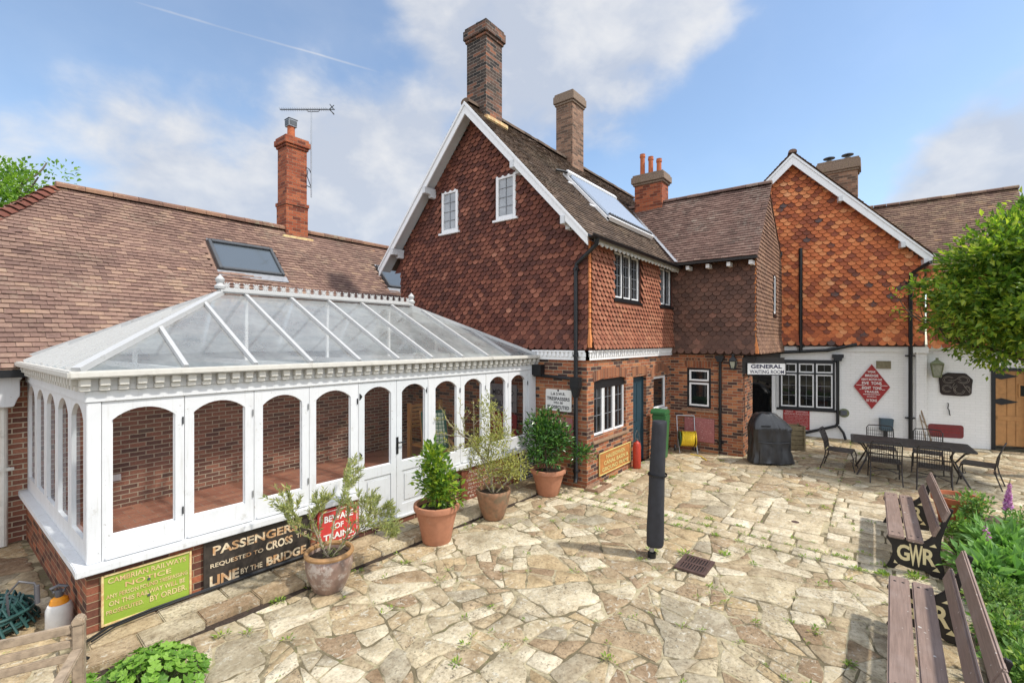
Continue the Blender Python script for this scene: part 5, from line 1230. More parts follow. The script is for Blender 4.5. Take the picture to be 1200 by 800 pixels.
p = W2.p(2.25, .17, 1.93); lantern('wall_lantern', 'mossy green carriage lantern on the white wall under the tree', tuple(p), 'lantern_green', .125, .33, [tuple(W2.p(2.25, 0, 2.1)), tuple(W2.p(2.25, .1, 1.9)), tuple(W2.p(2.25, .17, 1.92))])
lantern('wall_lantern', 'small black porch lantern beside the waiting room sign', (12.70, 2.88, 2.22), 'black', .075, .18, [(12.85, 2.88, 2.5), (12.7, 2.88, 2.53), (12.7, 2.88, 2.43)])
t = thing('round_lamp', 'round bulkhead fitting on the white wall left of the diamond sign', 'wall light', Wf.p(.13, .0, .66))
m = MB(Wf); R_ = [(.13+.13*math.cos(i*math.pi/10), .78+.13*math.sin(i*math.pi/10)) for i in range(20)]; m.prism(R_, .003, .03); m.build('backplate', M['lantern_green'], t, bevel=.006)
m = MB(Wf); m.box(.03, .19, .03, .09, .71, .86); m.build('casing', M['grey_plastic'], t, bevel=.01); m = MB(Wf); m.prism([(.11+.045*math.cos(i*math.pi/8), .785+.045*math.sin(i*math.pi/8)) for i in range(16)], .09, .1); m.build('lens', M['pane_sky'], t)
t = thing('post_box', 'dark blue-grey metal box on a short post against the white wall', 'box', Wf.p(1.1, .1, 0))
m = MB(Wf); m.prism([(.96, .36), (1.24, .36), (1.26, .64), (1.27, .70), (.95, .70), (.96, .64)], .02, .22); m.build('casing', M['frame_blue'], t, bevel=.012); m = MB(Wf); m.box(1.05, 1.13, .06, .14, 0, .36); m.build('post', M['black'], t)
t = MB(W2); t.tube([(2.53, .01, 1.20), (2.53, .04, 1.17), (2.52, .03, 1.05), (2.55, .03, 1.0), (2.55, .05, .9), (2.57, .04, .86)], .012, 6); tag(t.build('wall_hook', M['black'], None, smooth=True), 'thin black iron hook on the white wall below the plaque', 'hook')
t = MB(W2); t.tube([(1.0+.87, .10, 1.17), (2.10, .42, 0.02)], .018, 8); t.tube([(1.87, .12, .95), (1.95, .5, .02)], .014, 8); t.tube([(1.89, .13, .75), (2.02, .3, .55)], .01, 6); tag(t.build('garden_tool', M['old_wood'], None, smooth=True), 'wooden tool handles leaning on the white wall beside the black downpipe', 'garden tool')
# aerial on the barn chimney
t = thing('tv_aerial', 'television aerial on a grey mast strapped to the red chimney', 'aerial', (6.9, 12.55, 6.9))
m = MB(); m.tube([(6.93, 12.58, 6.95), (6.93, 12.58, 9.35)], .018, 8); m.build('mast', M['metal_grey'], t, smooth=True)
bd = Vector((-.616, .788, 0)); bc = Vector((6.93, 12.58, 9.42))      # boom runs across the view
m = MB(); m.tube([tuple(bc+bd*.88), tuple(bc-bd*.66)], .013, 6); pv = Vector((.788, .616, 0))
for i in range(22):
    c = bc+bd*(.86-i*.062); m.tube([tuple(c-pv*.10-Vector((0, 0, .0))), tuple(c+pv*.10+Vector((0, 0, .0)))], .005, 4)
    m.tube([tuple(c-Vector((0, 0, .02))+bd*.02), tuple(c+Vector((0, 0, .02))-bd*.02)], .006, 4)
for s_ in (1, -1): m.tube([tuple(bc-bd*.5), tuple(bc-bd*.64+Vector((0, 0, s_*.12)))], .012, 5); m.tube([tuple(bc-bd*.58+Vector((0, 0, s_*.07))-pv*.15), tuple(bc-bd*.58+Vector((0, 0, s_*.07))+pv*.15)], .012, 5)
m.tube([tuple(bc+bd*.12), tuple(bc+bd*.1-Vector((0, 0, .06))), tuple(bc-bd*.2-Vector((0, 0, .06))), tuple(bc-bd*.24)], .01, 6); m.build('boom', M['lead_dark'], t, smooth=True)
m = MB(); m.tube([(6.80, 12.6, 7.75), (6.85, 12.56, 7.72), (6.93, 12.58, 7.62)], .012, 6); m.tube([(6.80, 12.6, 7.25), (6.93, 12.58, 7.22)], .012, 6); m.tube([(6.84, 12.6, 7.7), (6.79, 12.55, 7.5), (6.9, 12.56, 7.25)], .01, 6); m.build('bracket', M['black'], t, smooth=True)
# solar collector on the main roof
t = thing('solar_panel', 'white tube solar collector lying on the brown roof slope', 'solar panel', (11.0, 5.1, 6.0))
om = Matrix.Translation((9.95, 4.98, RIDGE_Z-SL*(RIDGE_V-4.98)+.0)) @ Matrix.Rotation(math.atan(SL), 4, 'X'); fr = FM(om); Ls, Hs = 2.65, 1.82
m = MB(fr); m.box(0, Ls, Hs-.16, Hs, .06, .2); m.build('manifold', M['white_bright'], t, bevel=.02)
m = MB(fr)
for i in range(20): x = .12+i*(Ls-.24)/19; m.tube([(x, .1, .12), (x, Hs-.16, .12)], .052, 8)
m.build('tube_bank', M['solar_tube'], t, smooth=True)
m = MB(fr)
for x in (0, Ls-.04): m.box(x, x+.04, 0, Hs, .03, .10)
m.box(0, Ls, .0, .08, .05, .15); m.box(-.2, .1, .5, .56, .02, .05); m.box(-.15, .1, 1.4, 1.46, .02, .05); m.build('frame', M['white_bright'], t, bevel=.006)
m = MB(fr)
for i in range(20): x = .12+i*(Ls-.24)/19; m.tube([(x, .06, .14), (x, .15, .14)], .05, 8)
m.build('tube_caps', M['black'], t, smooth=True)
m = MB(fr); m.tube([(.05, Hs-.08, .15), (-.12, Hs-.05, .12), (-.3, Hs+.02, .05)], .03, 6); m.build('pipe', M['black'], t, smooth=True)

# ------------------------------------------------------------------ plants
def rdir():
    while True:
        v = Vector((U(-1, 1), U(-1, 1), U(-1, 1)))
        if .05 < v.length < 1: return v.normalized()
def crown(m, c, rad, nclump, nleaf, L, W, spread=.28, shell=.45, up=.35, inner=None, droop=0, jag=.35):
    c = Vector(c); rad = Vector(rad)
    for _ in range(nclump):
        d = rdir(); k_ = R()**shell*(1+jag*noise.noise(d*2.3+c)); cc = c+Vector((d.x*rad.x, d.y*rad.y, d.z*rad.z))*k_
        for _ in range(nleaf):
            o = rdir()*spread*R()**.5; dd = (o.normalized()+d*.6+Vector((0, 0, up-droop))+rdir()*.6); nn = Vector((0, 0, 1))+rdir()*.7+d*.4; s_ = U(.7, 1.25)
            m.leaf(cc+o, dd, nn, L*s_, W*s_)
def branchy(m, p, d, L, r, depth, tips, bend=.35, nb=(2, 3), shrink=.72):
    pts = [Vector(p)]; rr = [r]; d = d.normalized(); n = 4
    for i in range(n):
        d = (d+rdir()*bend*.35+Vector((0, 0, .06))).normalized(); pts.append(pts[-1]+d*L/n); rr.append(r*(1-.4*(i+1)/n))
    m.tube(pts, rr, 6 if depth > 1 else 5, raw=True)
    if depth == 0: tips.append((pts[-1], d, pts)); return
    tips.append((pts[-1], d, pts))
    for k_ in range(random.randint(*nb)):
        q = pts[random.choice((2, 3, 4))]; branchy(m, q, (d+rdir()*.85).normalized(), L*shrink*U(.8, 1.15), r*.58, depth-1, tips, bend, nb, shrink)
def pot(name, label, c, prof, mat, rimmat=None, soil_z=.0, rs=.2, group=None):
    t = thing(name, label, 'plant pot', c, group); m = MB(); m.lathe(prof, c, 36); m.build('pot_body', M[mat], t, smooth=True)
    if rimmat: pass
    s_ = MB(); s_.lathe([(0, soil_z+.015), (rs*.5, soil_z+.01), (rs, soil_z)], c, 24); s_.build('soil', M['soil'], t, smooth=True)
    return t
def tprof(rb, rt, h, lip=.03, lh=.07): return [(0, 0), (rb, 0), (rb+.005, .01), (rb+(rt-lip-rb)*.5, h*.45), (rt-lip, h-lh-.01), (rt-.006, h-lh), (rt, h-lh*.5), (rt-.005, h-.006), (rt-.02, h), (rt-lip-.012, h-.005), (rt-lip-.02, h-.05), (rt-lip-.05, h-.15)]
P1, P2, P3, P4 = (3.02, 5.08, .012), (4.70, 5.06, .012), (5.88, 4.98, .012), (7.45, 4.95, .012)
t = pot('glazed_pot', 'round-bellied glazed brown pot with a tan rim in front of the black notice', P1, [(0, 0), (.165, 0), (.18, .02), (.232, .14), (.262, .27), (.265, .35), (.25, .40), (.24, .42), (.228, .40), (.228, .33)], 'glazed_pot', soil_z=.37, rs=.229)
m = MB(); m.lathe([(.245, .395), (.272, .405), (.278, .43), (.265, .452), (.24, .452), (.228, .43), (.232, .40)], P1, 36); m.build('rim', M['pot_rim'], t, smooth=True)
pot('terracotta_pot', 'large smooth terracotta pot with a broad rim holding the bright green bush', P2, tprof(.20, .335, .55, .035, .08), 'terracotta', soil_z=.48, rs=.27)
pot('terracotta_pot', 'weathered brown-stained terracotta pot holding the tall thin olive', P3, [(0, 0), (.155, 0), (.17, .02), (.235, .2), (.275, .38), (.285, .42), (.29, .45), (.28, .475), (.26, .475), (.25, .45), (.235, .3)], 'terracotta_old', soil_z=.41, rs=.243)
pot('terracotta_pot', 'pale terracotta pot with a ringed rim holding the dark bushy shrub by the house corner', P4, tprof(.20, .345, .49, .04, .075), 'terracotta', soil_z=.42, rs=.27)
def shrub(name, label, base, trunk_args, mat_b, leaf_fn, leafmat, cat='shrub'):
    t = thing(name, label, cat, base); m = MB(); tips = []
    for (d, L, r, dep, nb, sh) in trunk_args: branchy(m, Vector(base)+Vector((U(-.03, .03), U(-.03, .03), -.03)), Vector(d), L, r, dep, tips, .5, nb, sh)
    m.build('stem', M[mat_b], t, smooth=True)
    f = MB(); leaf_fn(f, tips); f.build('foliage', M[leafmat], t, recalc=False); return t
def twig_leaves(f, tips, n, L, W, back=.9, fan=.9, up=.3):
    for p, d, pts in tips:
        for _ in range(n):
            k_ = R()*back*(len(pts)-1); i = min(int(len(pts)-1-k_), len(pts)-2); i = max(i, 0); q = pts[i].lerp(pts[i+1], R())
            s_ = U(.7, 1.3); f.leaf(q+rdir()*.012, d*.8+rdir()*fan+Vector((0, 0, up)), Vector((0, 0, 1))+rdir(), L*s_, W*s_, .15)
random.seed(21)
b = (P1[0], P1[1], .38)
shrub('olive_shrub', 'sparse grey-green shrub with pale thin branches growing in the glazed pot', b, [((.25, .2, 1), .56, .014, 3, (2, 3), .72), ((-.5, -.1, 1), .52, .012, 3, (2, 3), .72), ((.5, -.4, .9), .52, .012, 3, (2, 3), .72), ((0, .4, 1), .58, .012, 3, (2, 3), .7), ((.9, .1, .55), .48, .01, 3, (2, 3), .7)], 'bark_pale', lambda f, tp: twig_leaves(f, tp, 34, .07, .016), 'leaf_olive_pale')
b = (P2[0], P2[1], .49)
shrub('citrus_bush', 'compact glossy bright green bush in the large smooth terracotta pot', b, [((0, 0, 1), .34, .016, 2, (3, 4), .7), ((.3, .2, 1), .3, .012, 2, (2, 3), .7), ((-.3, .1, 1), .3, .012, 2, (2, 3), .7)], 'stem',
      lambda f, tp: [crown(f, (b[0]+x, b[1]+y, b[2]+z), (r, r, h), n, 9, .10, .042, .11, .5, .5) for x, y, z, r, h, n in ((0, 0, .42, .25, .34, 70), (-.06, .05, .72, .16, .22, 30), (.08, -.08, .28, .24, .24, 40), (.0, -.12, .14, .14, .15, 14))], 'leaf_citrus')
b = (P3[0], P3[1], .42)
def olive(f, tp):
    twig_leaves(f, tp, 16, .055, .015)
    for x, y, z, r, h, n in ((.02, .0, .42, .42, .28, 90), (-.15, .12, .80, .28, .26, 60), (.1, -.08, .95, .24, .3, 48), (.28, -.25, .42, .24, .22, 36), (-.05, .05, 1.35, .12, .34, 22)): crown(f, (b[0]+x, b[1]+y, b[2]+z), (r, r, h), n, 14, .06, .017, .11, .5, .35)
shrub('olive_tree', 'tall airy yellow-green olive with a thin pale trunk in the weathered pot', b, [((.05, 0, 1), .7, .022, 3, (2, 3), .72), ((-.5, .25, .8), .5, .014, 2, (2, 3), .7), ((.6, -.45, .6), .55, .013, 2, (2, 3), .7), ((0, .1, 1), 1.0, .014, 2, (2, 3), .6)], 'bark_pale', olive, 'leaf_olive')
b = (P4[0], P4[1], .43)
def camel(f, tp):
    for x, y, z, r, h, n in ((0, 0, .52, .52, .38, 120), (-.1, .1, .9, .28, .26, 40), (.05, 0, .75, .4, .3, 50), (.35, -.52, .32, .2, .12, 16)): crown(f, (b[0]+x, b[1]+y, b[2]+z), (r, r, h), n, 11, .105, .036, .12, .45, .4)
shrub('camellia_bush', 'dark glossy rounded bush in the pale pot beside the drainpipe corner', b, [((0, 0, 1), .4, .02, 2, (3, 4), .7), ((.3, -.3, .8), .4, .016, 2, (3, 3), .7), ((-.3, .2, .9), .4, .016, 2, (2, 3), .7)], 'bark', camel, 'leaf_camellia')
# tree on the right
random.seed(5)
t = thing('garden_tree', 'broad-leaved green tree overhanging the oak door and white wall', 'tree', (15.0, -3.2, 0))
m = MB(); tips = []; m.tube([Vector((15.0, -3.2, -.05)), Vector((14.95, -3.1, .8)), Vector((14.7, -2.8, 1.7)), Vector((14.45, -2.5, 2.5))], [.15, .12, .105, .095], 10, raw=True)
for d in ((-.5, .7, .55), (-.2, .1, 1), (.6, .4, .7), (-.3, -.7, .8), (-.6, .2, .5), (-.2, .9, .2)): branchy(m, (14.45, -2.5, 2.5), Vector(d), 1.15, .055, 3, tips, .4, (2, 3), .68)
m.build('trunk', M['bark'], t, smooth=True)
f = MB(); tc_ = Vector((14.62, -2.74, 4.1))
crown(f, tc_, (1.75, 1.75, 1.6), 430, 28, .155, .078, .24, .36, .3, jag=.42)
crown(f, tc_+Vector((-.5, .6, -.6)), (1.35, 1.35, .9), 190, 26, .15, .075, .24, .4, .2, jag=.4)
crown(f, tc_+Vector((.2, -.6, 1.0)), (1.2, 1.2, 1.0), 150, 26, .155, .078, .25, .4, .4, jag=.4)
crown(f, tc_+Vector((-.5, .3, .6)), (1.2, 1.2, .9), 120, 26, .155, .078, .25, .4, .4, jag=.4)
crown(f, tc_+Vector((-.4, .9, -1.55)), (.75, .75, .35), 22, 14, .11, .05, .2, .6, 0, jag=.4)
for p, d, pts in tips[::2]:
    for _ in range(10): f.leaf(p+rdir()*.15, d+rdir(), Vector((0, 0, 1))+rdir()*.6, .12, .05)
f.build('crown', M['leaf_tree'], t, recalc=False)
t = thing('background_tree', 'leafy green tree rising behind the outbuilding roof at the left', 'tree', (1.8, 24.5, 0))
m = MB(); m.tube([Vector((1.8, 24.5, 0)), Vector((1.9, 24.5, 3)), Vector((2, 24.4, 6.5))], [.35, .28, .15], 10, raw=True); tips = []
for d in ((.6, 0, .8), (-.6, .2, .8), (0, -.6, .8), (.1, .5, .9)): branchy(m, (1.95, 24.4, 5.2), Vector(d), 2.0, .12, 2, tips)
m.build('trunk', M['bark'], t, smooth=True)
f = MB(); crown(f, (.9, 24.4, 7.3), (2.9, 2.9, 2.0), 330, 40, .17, .10, .5, .4, .2, jag=.5); crown(f, (3.7, 24.4, 7.2), (1.5, 1.5, 1.0), 110, 40, .17, .10, .45, .45, .2, jag=.5); f.build('crown', M['leaf_syc'], t, recalc=False)
# low leafy plant at the bottom left
def lobed(f, c, nrm, r):
    nrm = nrm.normalized(); u = nrm.cross(Vector((.3, .9, .1))).normalized(); v = nrm.cross(u); n = 14; k0 = len(f.v); f.v.append(c-nrm*r*.15); ph = U(0, 6.28)
    for i in range(n): a = ph+2*math.pi*i/n; rr = r*(1 if i % 2 else .78)*(.35 if i == 0 else 1); f.v.append(c+u*rr*math.cos(a)+v*rr*math.sin(a)+nrm*r*.08*(1 if i % 2 else -1))
    for i in range(n): f.face((k0, k0+1+i, k0+1+(i+1) % n))
def rosette_plant(name, label, c, rad, h, n, r, mat, cat='plant'):
    t = thing(name, label, cat, c); f = MB(); s_ = MB()
    for _ in range(n):
        a = U(0, 6.28); q = R()**.6; x, y = c[0]+math.cos(a)*rad*q, c[1]+math.sin(a)*rad*q; z = c[2]+h*(1-q*q*.75)*U(.7, 1.05)
        lobed(f, Vector((x, y, z)), Vector((math.cos(a)*q*.9, math.sin(a)*q*.9, 1))+rdir()*.35, r*U(.6, 1.15)); s_.tube([(c[0]+(x-c[0])*.4, c[1]+(y-c[1])*.4, c[2]), (x, y, z)], .004, 4)
    f.build('foliage', M[mat], t, recalc=False); s_.build('stem', M['stem'], t); return t
random.seed(8)
rosette_plant('leafy_plant', 'bright green low plant with scalloped leaves by the kerb below the green notice', (1.22, 4.78, 0), .42, .33, 230, .055, 'leaf_mantle')
rosette_plant('leafy_plant', 'small bright green weed at the very end of the kerb', (.88, 5.25, 0), .13, .12, 18, .04, 'leaf_mantle')
# ------------------------------------------------------------------ the bed: named plants and ground cover
def blade_clump(f, c, n, L, W, lean=.8, up=1):
    for _ in range(n):
        a = U(0, 6.28); d = Vector((math.cos(a)*lean, math.sin(a)*lean, up*U(.5, 1.3))); f.leaf(Vector(c)+Vector((U(-.06, .06), U(-.06, .06), 0)), d, Vector((-math.cos(a), -math.sin(a), .8)), L*U(.6, 1.15), W*U(.7, 1.2), .1)
def foxglove(label, c, h, spike, nleaf=26, group='foxgloves in the flower bed'):
    t = thing('foxglove', label, 'foxglove', c, None); x, y, z = c; m = MB(); lx, ly = U(-.08, .08), U(-.08, .08)
    m.tube([(x, y, z), (x+lx*.4, y+ly*.4, z+h*.5), (x+lx, y+ly, z+h)], [.012, .009, .004], 6); m.build('stem', M['stem'], t, smooth=True)
    f = MB()
    for i in range(nleaf):
        q = i/nleaf; a = i*2.4; L = .36*(1-q*.75); zz = z+h*.6*q; d = Vector((math.cos(a), math.sin(a), .35+q*.5)); f.leaf(Vector((x+lx*q*.6, y+ly*q*.6, zz)), d, Vector((-math.cos(a)*.3, -math.sin(a)*.3, 1)), L, L*.36, .12)
    f.build('foliage', M['leaf_foxglove'], t, recalc=False)
    if spike:
        g_ = MB(); n = int(34*spike)
        for i in range(n):
            q = i/n; zz = z+h*(.62+.33*q); a = i*2.2; s_ = (1-q*.7)*U(.8, 1.1); base_ = Vector((x+lx*(.62+.33*q), y+ly*(.62+.33*q), zz)); d = Vector((math.cos(a)*.8, math.sin(a)*.8, -.55)).normalized()
            tipp = base_+d*.065*s_; g_.tube([base_, base_+d*.02*s_, tipp], [.007*s_, .016*s_, .026*s_], 7, raw=True)
        g_.build('flowers', M['petal'], t, smooth=True)
    return t
random.seed(31)
foxglove('tall foxglove in full purple flower at the back of the flower bed', (9.1, -1.32, .05), 1.02, 1.6)
foxglove('short foxglove with a small purple spike among the leaves', (8.15, -1.05, .05), .62, .4)
foxglove('leafy foxglove without flowers at the edge of the photo', (7.7, -1.45, .05), .5, .15)
def bushy(name, label, c, r, h, n, mat='leaf_bed', L=.07, W=.035):
    t = thing(name, label, 'plant', c); f = MB(); s_ = MB()
    for i in range(7): a = i*.9; s_.tube([(c[0], c[1], c[2]), (c[0]+math.cos(a)*r*.5, c[1]+math.sin(a)*r*.5, c[2]+h*.8)], .005, 4)
    s_.build('stem', M['stem'], t); crown(f, (c[0], c[1], c[2]+h*.55), (r, r, h*.5), n, 9, L, W, .09, .5, .4); f.build('foliage', M[mat], t, recalc=False); return t
bushy('leafy_herb', 'upright yellow-green herb beside the terracotta tub in the bed', (9.75, -1.12, .05), .18, .62, 60)
bushy('leafy_herb', 'small grey-green herb growing behind the far bench back', (8.95, -.88, .05), .2, .42, 60)
bushy('leafy_herb', 'bushy pale green plant spreading at the right edge behind the foxgloves', (9.3, -1.72, .05), .42, .5, 140)
bushy('leafy_herb', 'broad-leaved fresh green clump in front of the flowering foxglove', (8.55, -1.28, .05), .36, .40, 110, 'leaf_foxglove', .17, .07)
bushy('leafy_herb', 'broad-leaved green clump spreading below the short foxglove', (7.75, -1.12, .05), .36, .36, 110, 'leaf_foxglove', .18, .075)
bushy('leafy_herb', 'fine-leaved mid-green mound between the two bench backs', (7.05, -1.0, .05), .28, .3, 120, 'leaf_bed', .05, .028)
bushy('leafy_herb', 'low bright green plant filling the bed behind the near bench', (5.6, -1.05, .05), .32, .28, 120)
bushy('leafy_herb', 'green weedy tuft growing behind the middle of the near bench', (6.3, -.95, .05), .22, .22, 70)
bushy('leafy_herb', 'yellow-green plant at the lower right corner of the bed', (4.75, -.98, .05), .28, .28, 120, 'leaf_mantle', .06, .02)
t = thing('straw_grass', 'dry straw-coloured grass tuft in the bed below the terracotta tub', 'grass tuft', (8.7, -.95, .05)); f = MB(); blade_clump(f, (8.7, -.95, .05), 70, .42, .012, 1.0, .8); blade_clump(f, (8.3, -.9, .05), 40, .34, .012, 1.1, .6); f.build('foliage', M['leaf_straw'], t, recalc=False)
f = MB(); random.seed(41)
for _ in range(620):
    x = U(3.6, 10.4); y = -.78-abs(random.gauss(0, .75)) - (.08 if x > 7 else 0)
    dens = noise.noise(Vector((x*1.3, y*1.3, 2.0)))
    if dens < -.02 or y < -4: continue
    hh = U(.03, .2)
    for _ in range(random.randint(8, 16)):
        o = Vector((U(-.1, .1), U(-.1, .1), U(.0, hh))); f.leaf(Vector((x, y, .06))+o, rdir()+Vector((0, 0, .5)), Vector((0, 0, 1))+rdir()*.6, U(.04, .085), U(.025, .045))
tag(f.build('bed_ground_cover', M['leaf_bed'], None, recalc=False), 'low mixed green weeds and ground cover carpeting the flower bed soil', 'ground cover', kind='stuff')
f = MB(); random.seed(43)      # weeds in the paving joints
for (x, y, n, s_) in [(6.75, 1.62, 10, .07), (6.45, 2.05, 9, .07), (6.3, 2.5, 6, .05), (3.0, 2.98, 8, .05), (2.5, 5.25, 22, .05), (2.9, 5.27, 10, .05), (3.35, 5.22, 8, .04), (7.75, 4.95, 30, .05), (7.6, 5.1, 20, .05), (7.5, 4.75, 18, .04), (9.75, .72, 10, .05), (5.55, .5, 8, .05), (4.6, .45, 8, .05), (7.4, -.05, 24, .06), (7.55, -.35, 24, .07), (7.9, -.5, 20, .07), (8.3, -.6, 20, .07), (6.3, -.5, 16, .06), (8.3, 4.4, 8, .04), (9.2, 4.45, 12, .05), (10.2, 4.3, 14, .04), (10.7, 4.42, 10, .04), (3.9, 5.5, 20, .03), (4.4, 5.6, 24, .03), (4.2, 5.5, 24, .03), (.95, 5.6, 16, .06), (.2, 7.9, 14, .06), (.3, 8.5, 18, .09), (-.1, 8.0, 12, .06)]+[(*random.choice(joints), random.randint(2, 8), U(.02, .05)) for _ in range(620)]+[(random.choice((7.38, 7.68, 7.98))+U(-.02, .02), U(-.4, 5.2), random.randint(4, 9), U(.02, .045)) for _ in range(110)]+[(U(8.0, 10.2), random.choice((4.42, 4.02))+U(-.04, .04), random.randint(4, 9), U(.02, .045)) for _ in range(30)]:
    if y < -.5 and x > 10: continue
    for _ in range(n*2):
        a = U(0, 6.28); q = R()*s_*1.3; f.leaf(Vector((x+math.cos(a)*q, y+math.sin(a)*q, .012+R()*s_*.3)), Vector((math.cos(a), math.sin(a), U(.2, 1.2))), Vector((-math.cos(a), -math.sin(a), 1.2)), s_*U(.6, 1.2), s_*.4*U(.7, 1.2))
tag(f.build('joint_weeds', M['weed'], None, recalc=False), 'small green weeds and grass tufts growing in the joints of the stone paving', 'weeds', kind='stuff')

# ------------------------------------------------------------------ benches with cast ends
def cast_bench(label, group):
    t = thing('station_bench', label, 'bench', (0, 0, 0), group); L = 2.05
    SP = [(.0, -.165), (-.182, -.345)]
    for y0, y1 in SP:
        m = MB(); zt = .462-(.01 if y0 < -.1 else 0); m.box(-.04, L+.04, y1, y0, zt-.037, zt); pl = m.build('seat_plank', M['bench_wood'], t, bevel=.012)
        for bx in (.10, L-.10):
            for by in (y0-.05, y1+.05): m = MB(); m.lathe([(.013, -.002), (.012, .003), (0, .005)], (bx, by, zt), 10); m.build('bolt', M['iron'], pl, smooth=True)
    for (y, z) in ((-.455, .60), (-.545, .80)):      # leaning back planks
        mm = Matrix.Translation((0, y, z)) @ Matrix.Rotation(math.radians(22), 4, 'X'); m = MB(FM(mm)); m.box(-.04, L+.04, -.018, .018, -.075, .075); m.build('back_plank', M['bench_wood'], t, bevel=.012)
    for x in (.10, L-.10):
        fr = FR(x, 0, 0, -1)      # seen from the near end: a runs towards the back
        m = MB(fr); prof = [(-.02, 0), (.06, 0), (.11, .07), (.20, .05), (.36, .05), (.44, 0), (.54, 0), (.535, .12), (.50, .30), (.515, .48), (.56, .66), (.625, .86), (.585, .875), (.52, .70), (.46, .55), (.41, .47), (.36, .415), (0, .42), (-.015, .38), (.04, .30), (.05, .20), (.02, .09)]
        m.prism(prof, -.02, .02); e = m.build('end_frame', M['iron'], t, bevel=.006)
        for sg, b in ((1, .02), (-1, -.028)):
            m = MB(fr)
            add = lambda tx, a, z, h, w: add_text(m, tx, a, z, h, w, b, .006 if sg > 0 else .002, .03)
            if sg > 0: add('G', .155, .235, .20, .125); add('W', .275, .225, .27, .13); add('R', .40, .235, .20, .12)
            else:
                for tx, a in (('G', .40), ('W', .275), ('R', .155)):
                    V_, F_, x0, x1, y0, y1 = text_shape(tx, .03); h = .27 if tx == 'W' else .20; k0 = len(m.v)
                    for q, w in V_: m.P(a-(q-(x0+x1)/2)*.125/(x1-x0), b, .23+(w-(y0+y1)/2)*h/(y1-y0))
                    for ff in F_: m.face([k0+i for i in ff])
            m.prism([(.40, .37), (.47, .37), (.45, .41)], b-.001, b+.006); m.prism([(.43, .08), (.50, .08), (.47, .13)], b-.001, b+.006); m.prism([(.06, .08), (.1, .08), (.07, .12)], b-.001, b+.006)
            m.build('monogram', M['cream_letter'], e, recalc=False)
        m = MB(fr); m.prism([(.36, .42), (.46, .42), (.47, .52), (.42, .47)], -.015, .015)
        m.build('arm_scroll', M['iron'], e)
    return t
bench = cast_bench('brown plank station bench farther away, its whole cast end showing the cream letters', None)
bench.location = (7.62, -.09, .012); bench.rotation_euler.z = math.radians(.6)
c_ = copy_tree(bench); c_.location = (4.20, -.045, .012); c_.rotation_euler.z = math.radians(-1.0); c_['label'] = 'large brown plank bench in the near right corner, its near end cut off'
c_ = copy_tree(bench); c_.location = (2.04, -.02, .012); c_.rotation_euler.z = math.radians(-.6); c_['label'] = 'bench of which only the tip of the back plank shows at the right bottom edge'
for o in [o for o in bpy.data.objects if o.name.startswith('station_bench')]: o['group'] = 'station benches along the flower bed'
m = MB(); m.tube([(8.75, -.72, .09), (8.1, -.735, .10), (7.2, -.80, .085)], [.05, .055, .05], 9); tag(m.build('timber_edging', M['bark_pale'], None, smooth=True), 'round pale timber rail edging the flower bed behind the benches', 'log')
PT = (10.2, -.98, .0)
M['pot_tub'] = plain('pot_tub', (.40, .12, .05), .7, var=.15)
t = pot('terracotta_tub', 'orange terracotta tub of dry straw stems in the flower bed', PT, tprof(.21, .32, .46, .03, .09), 'pot_tub', soil_z=.4, rs=.265)
f = MB(); blade_clump(f, (PT[0], PT[1], .40), 90, .17, .010, 1.2, .35); o_ = f.build('straw', M['leaf_straw'], t, recalc=False)

# ------------------------------------------------------------------ dining set
t = thing('patio_table', 'long dark metal-mesh garden table on curved legs', 'table', (13.13, -.5, .012)); 
tf = FM(Matrix.Translation((13.13, -.5, .012)) @ Matrix.Rotation(math.radians(-90+3), 4, 'Z')); X, Y = 1.0, .47
m = MB(tf); m.slab([(-X+.03, -Y), (X-.03, -Y), (X, -Y+.03), (X, Y-.03), (X-.03, Y), (-X+.03, Y), (-X, Y-.03), (-X, -Y+.03)], .70, .735); m.build('tabletop', M['table_mesh'], t, bevel=.006)
m = MB(tf)
for i in range(9): y = -Y+.06+i*(2*Y-.12)/8; m.box(-X+.05, X-.05, y-.035, y+.035, .735, .739)
m.build('mesh_strip', M['chair_metal'], t)
for sx in (-1, 1):
    for sy in (-1, 1):
        m = MB(tf); m.tube([(sx*(X-.1), sy*(Y-.03), 0), (sx*(X-.22), sy*(Y-.10), .25), (sx*(X-.30), sy*(Y-.22), .45), (sx*(X-.18), sy*(Y-.10), .66), (sx*(X-.12), sy*(Y-.06), .70)], .018, 8); m.build('leg', M['chair_metal'], t, smooth=True)
m = MB(tf); m.tube([(-X+.30, 0, .42), (X-.30, 0, .42)], .014, 8)
for sx in (-1, 1): m.tube([(sx*(X-.30), -Y+.22, .45), (sx*(X-.30), Y-.22, .45)], .014, 8)
m.build('stretcher', M['chair_metal'], t, smooth=True)
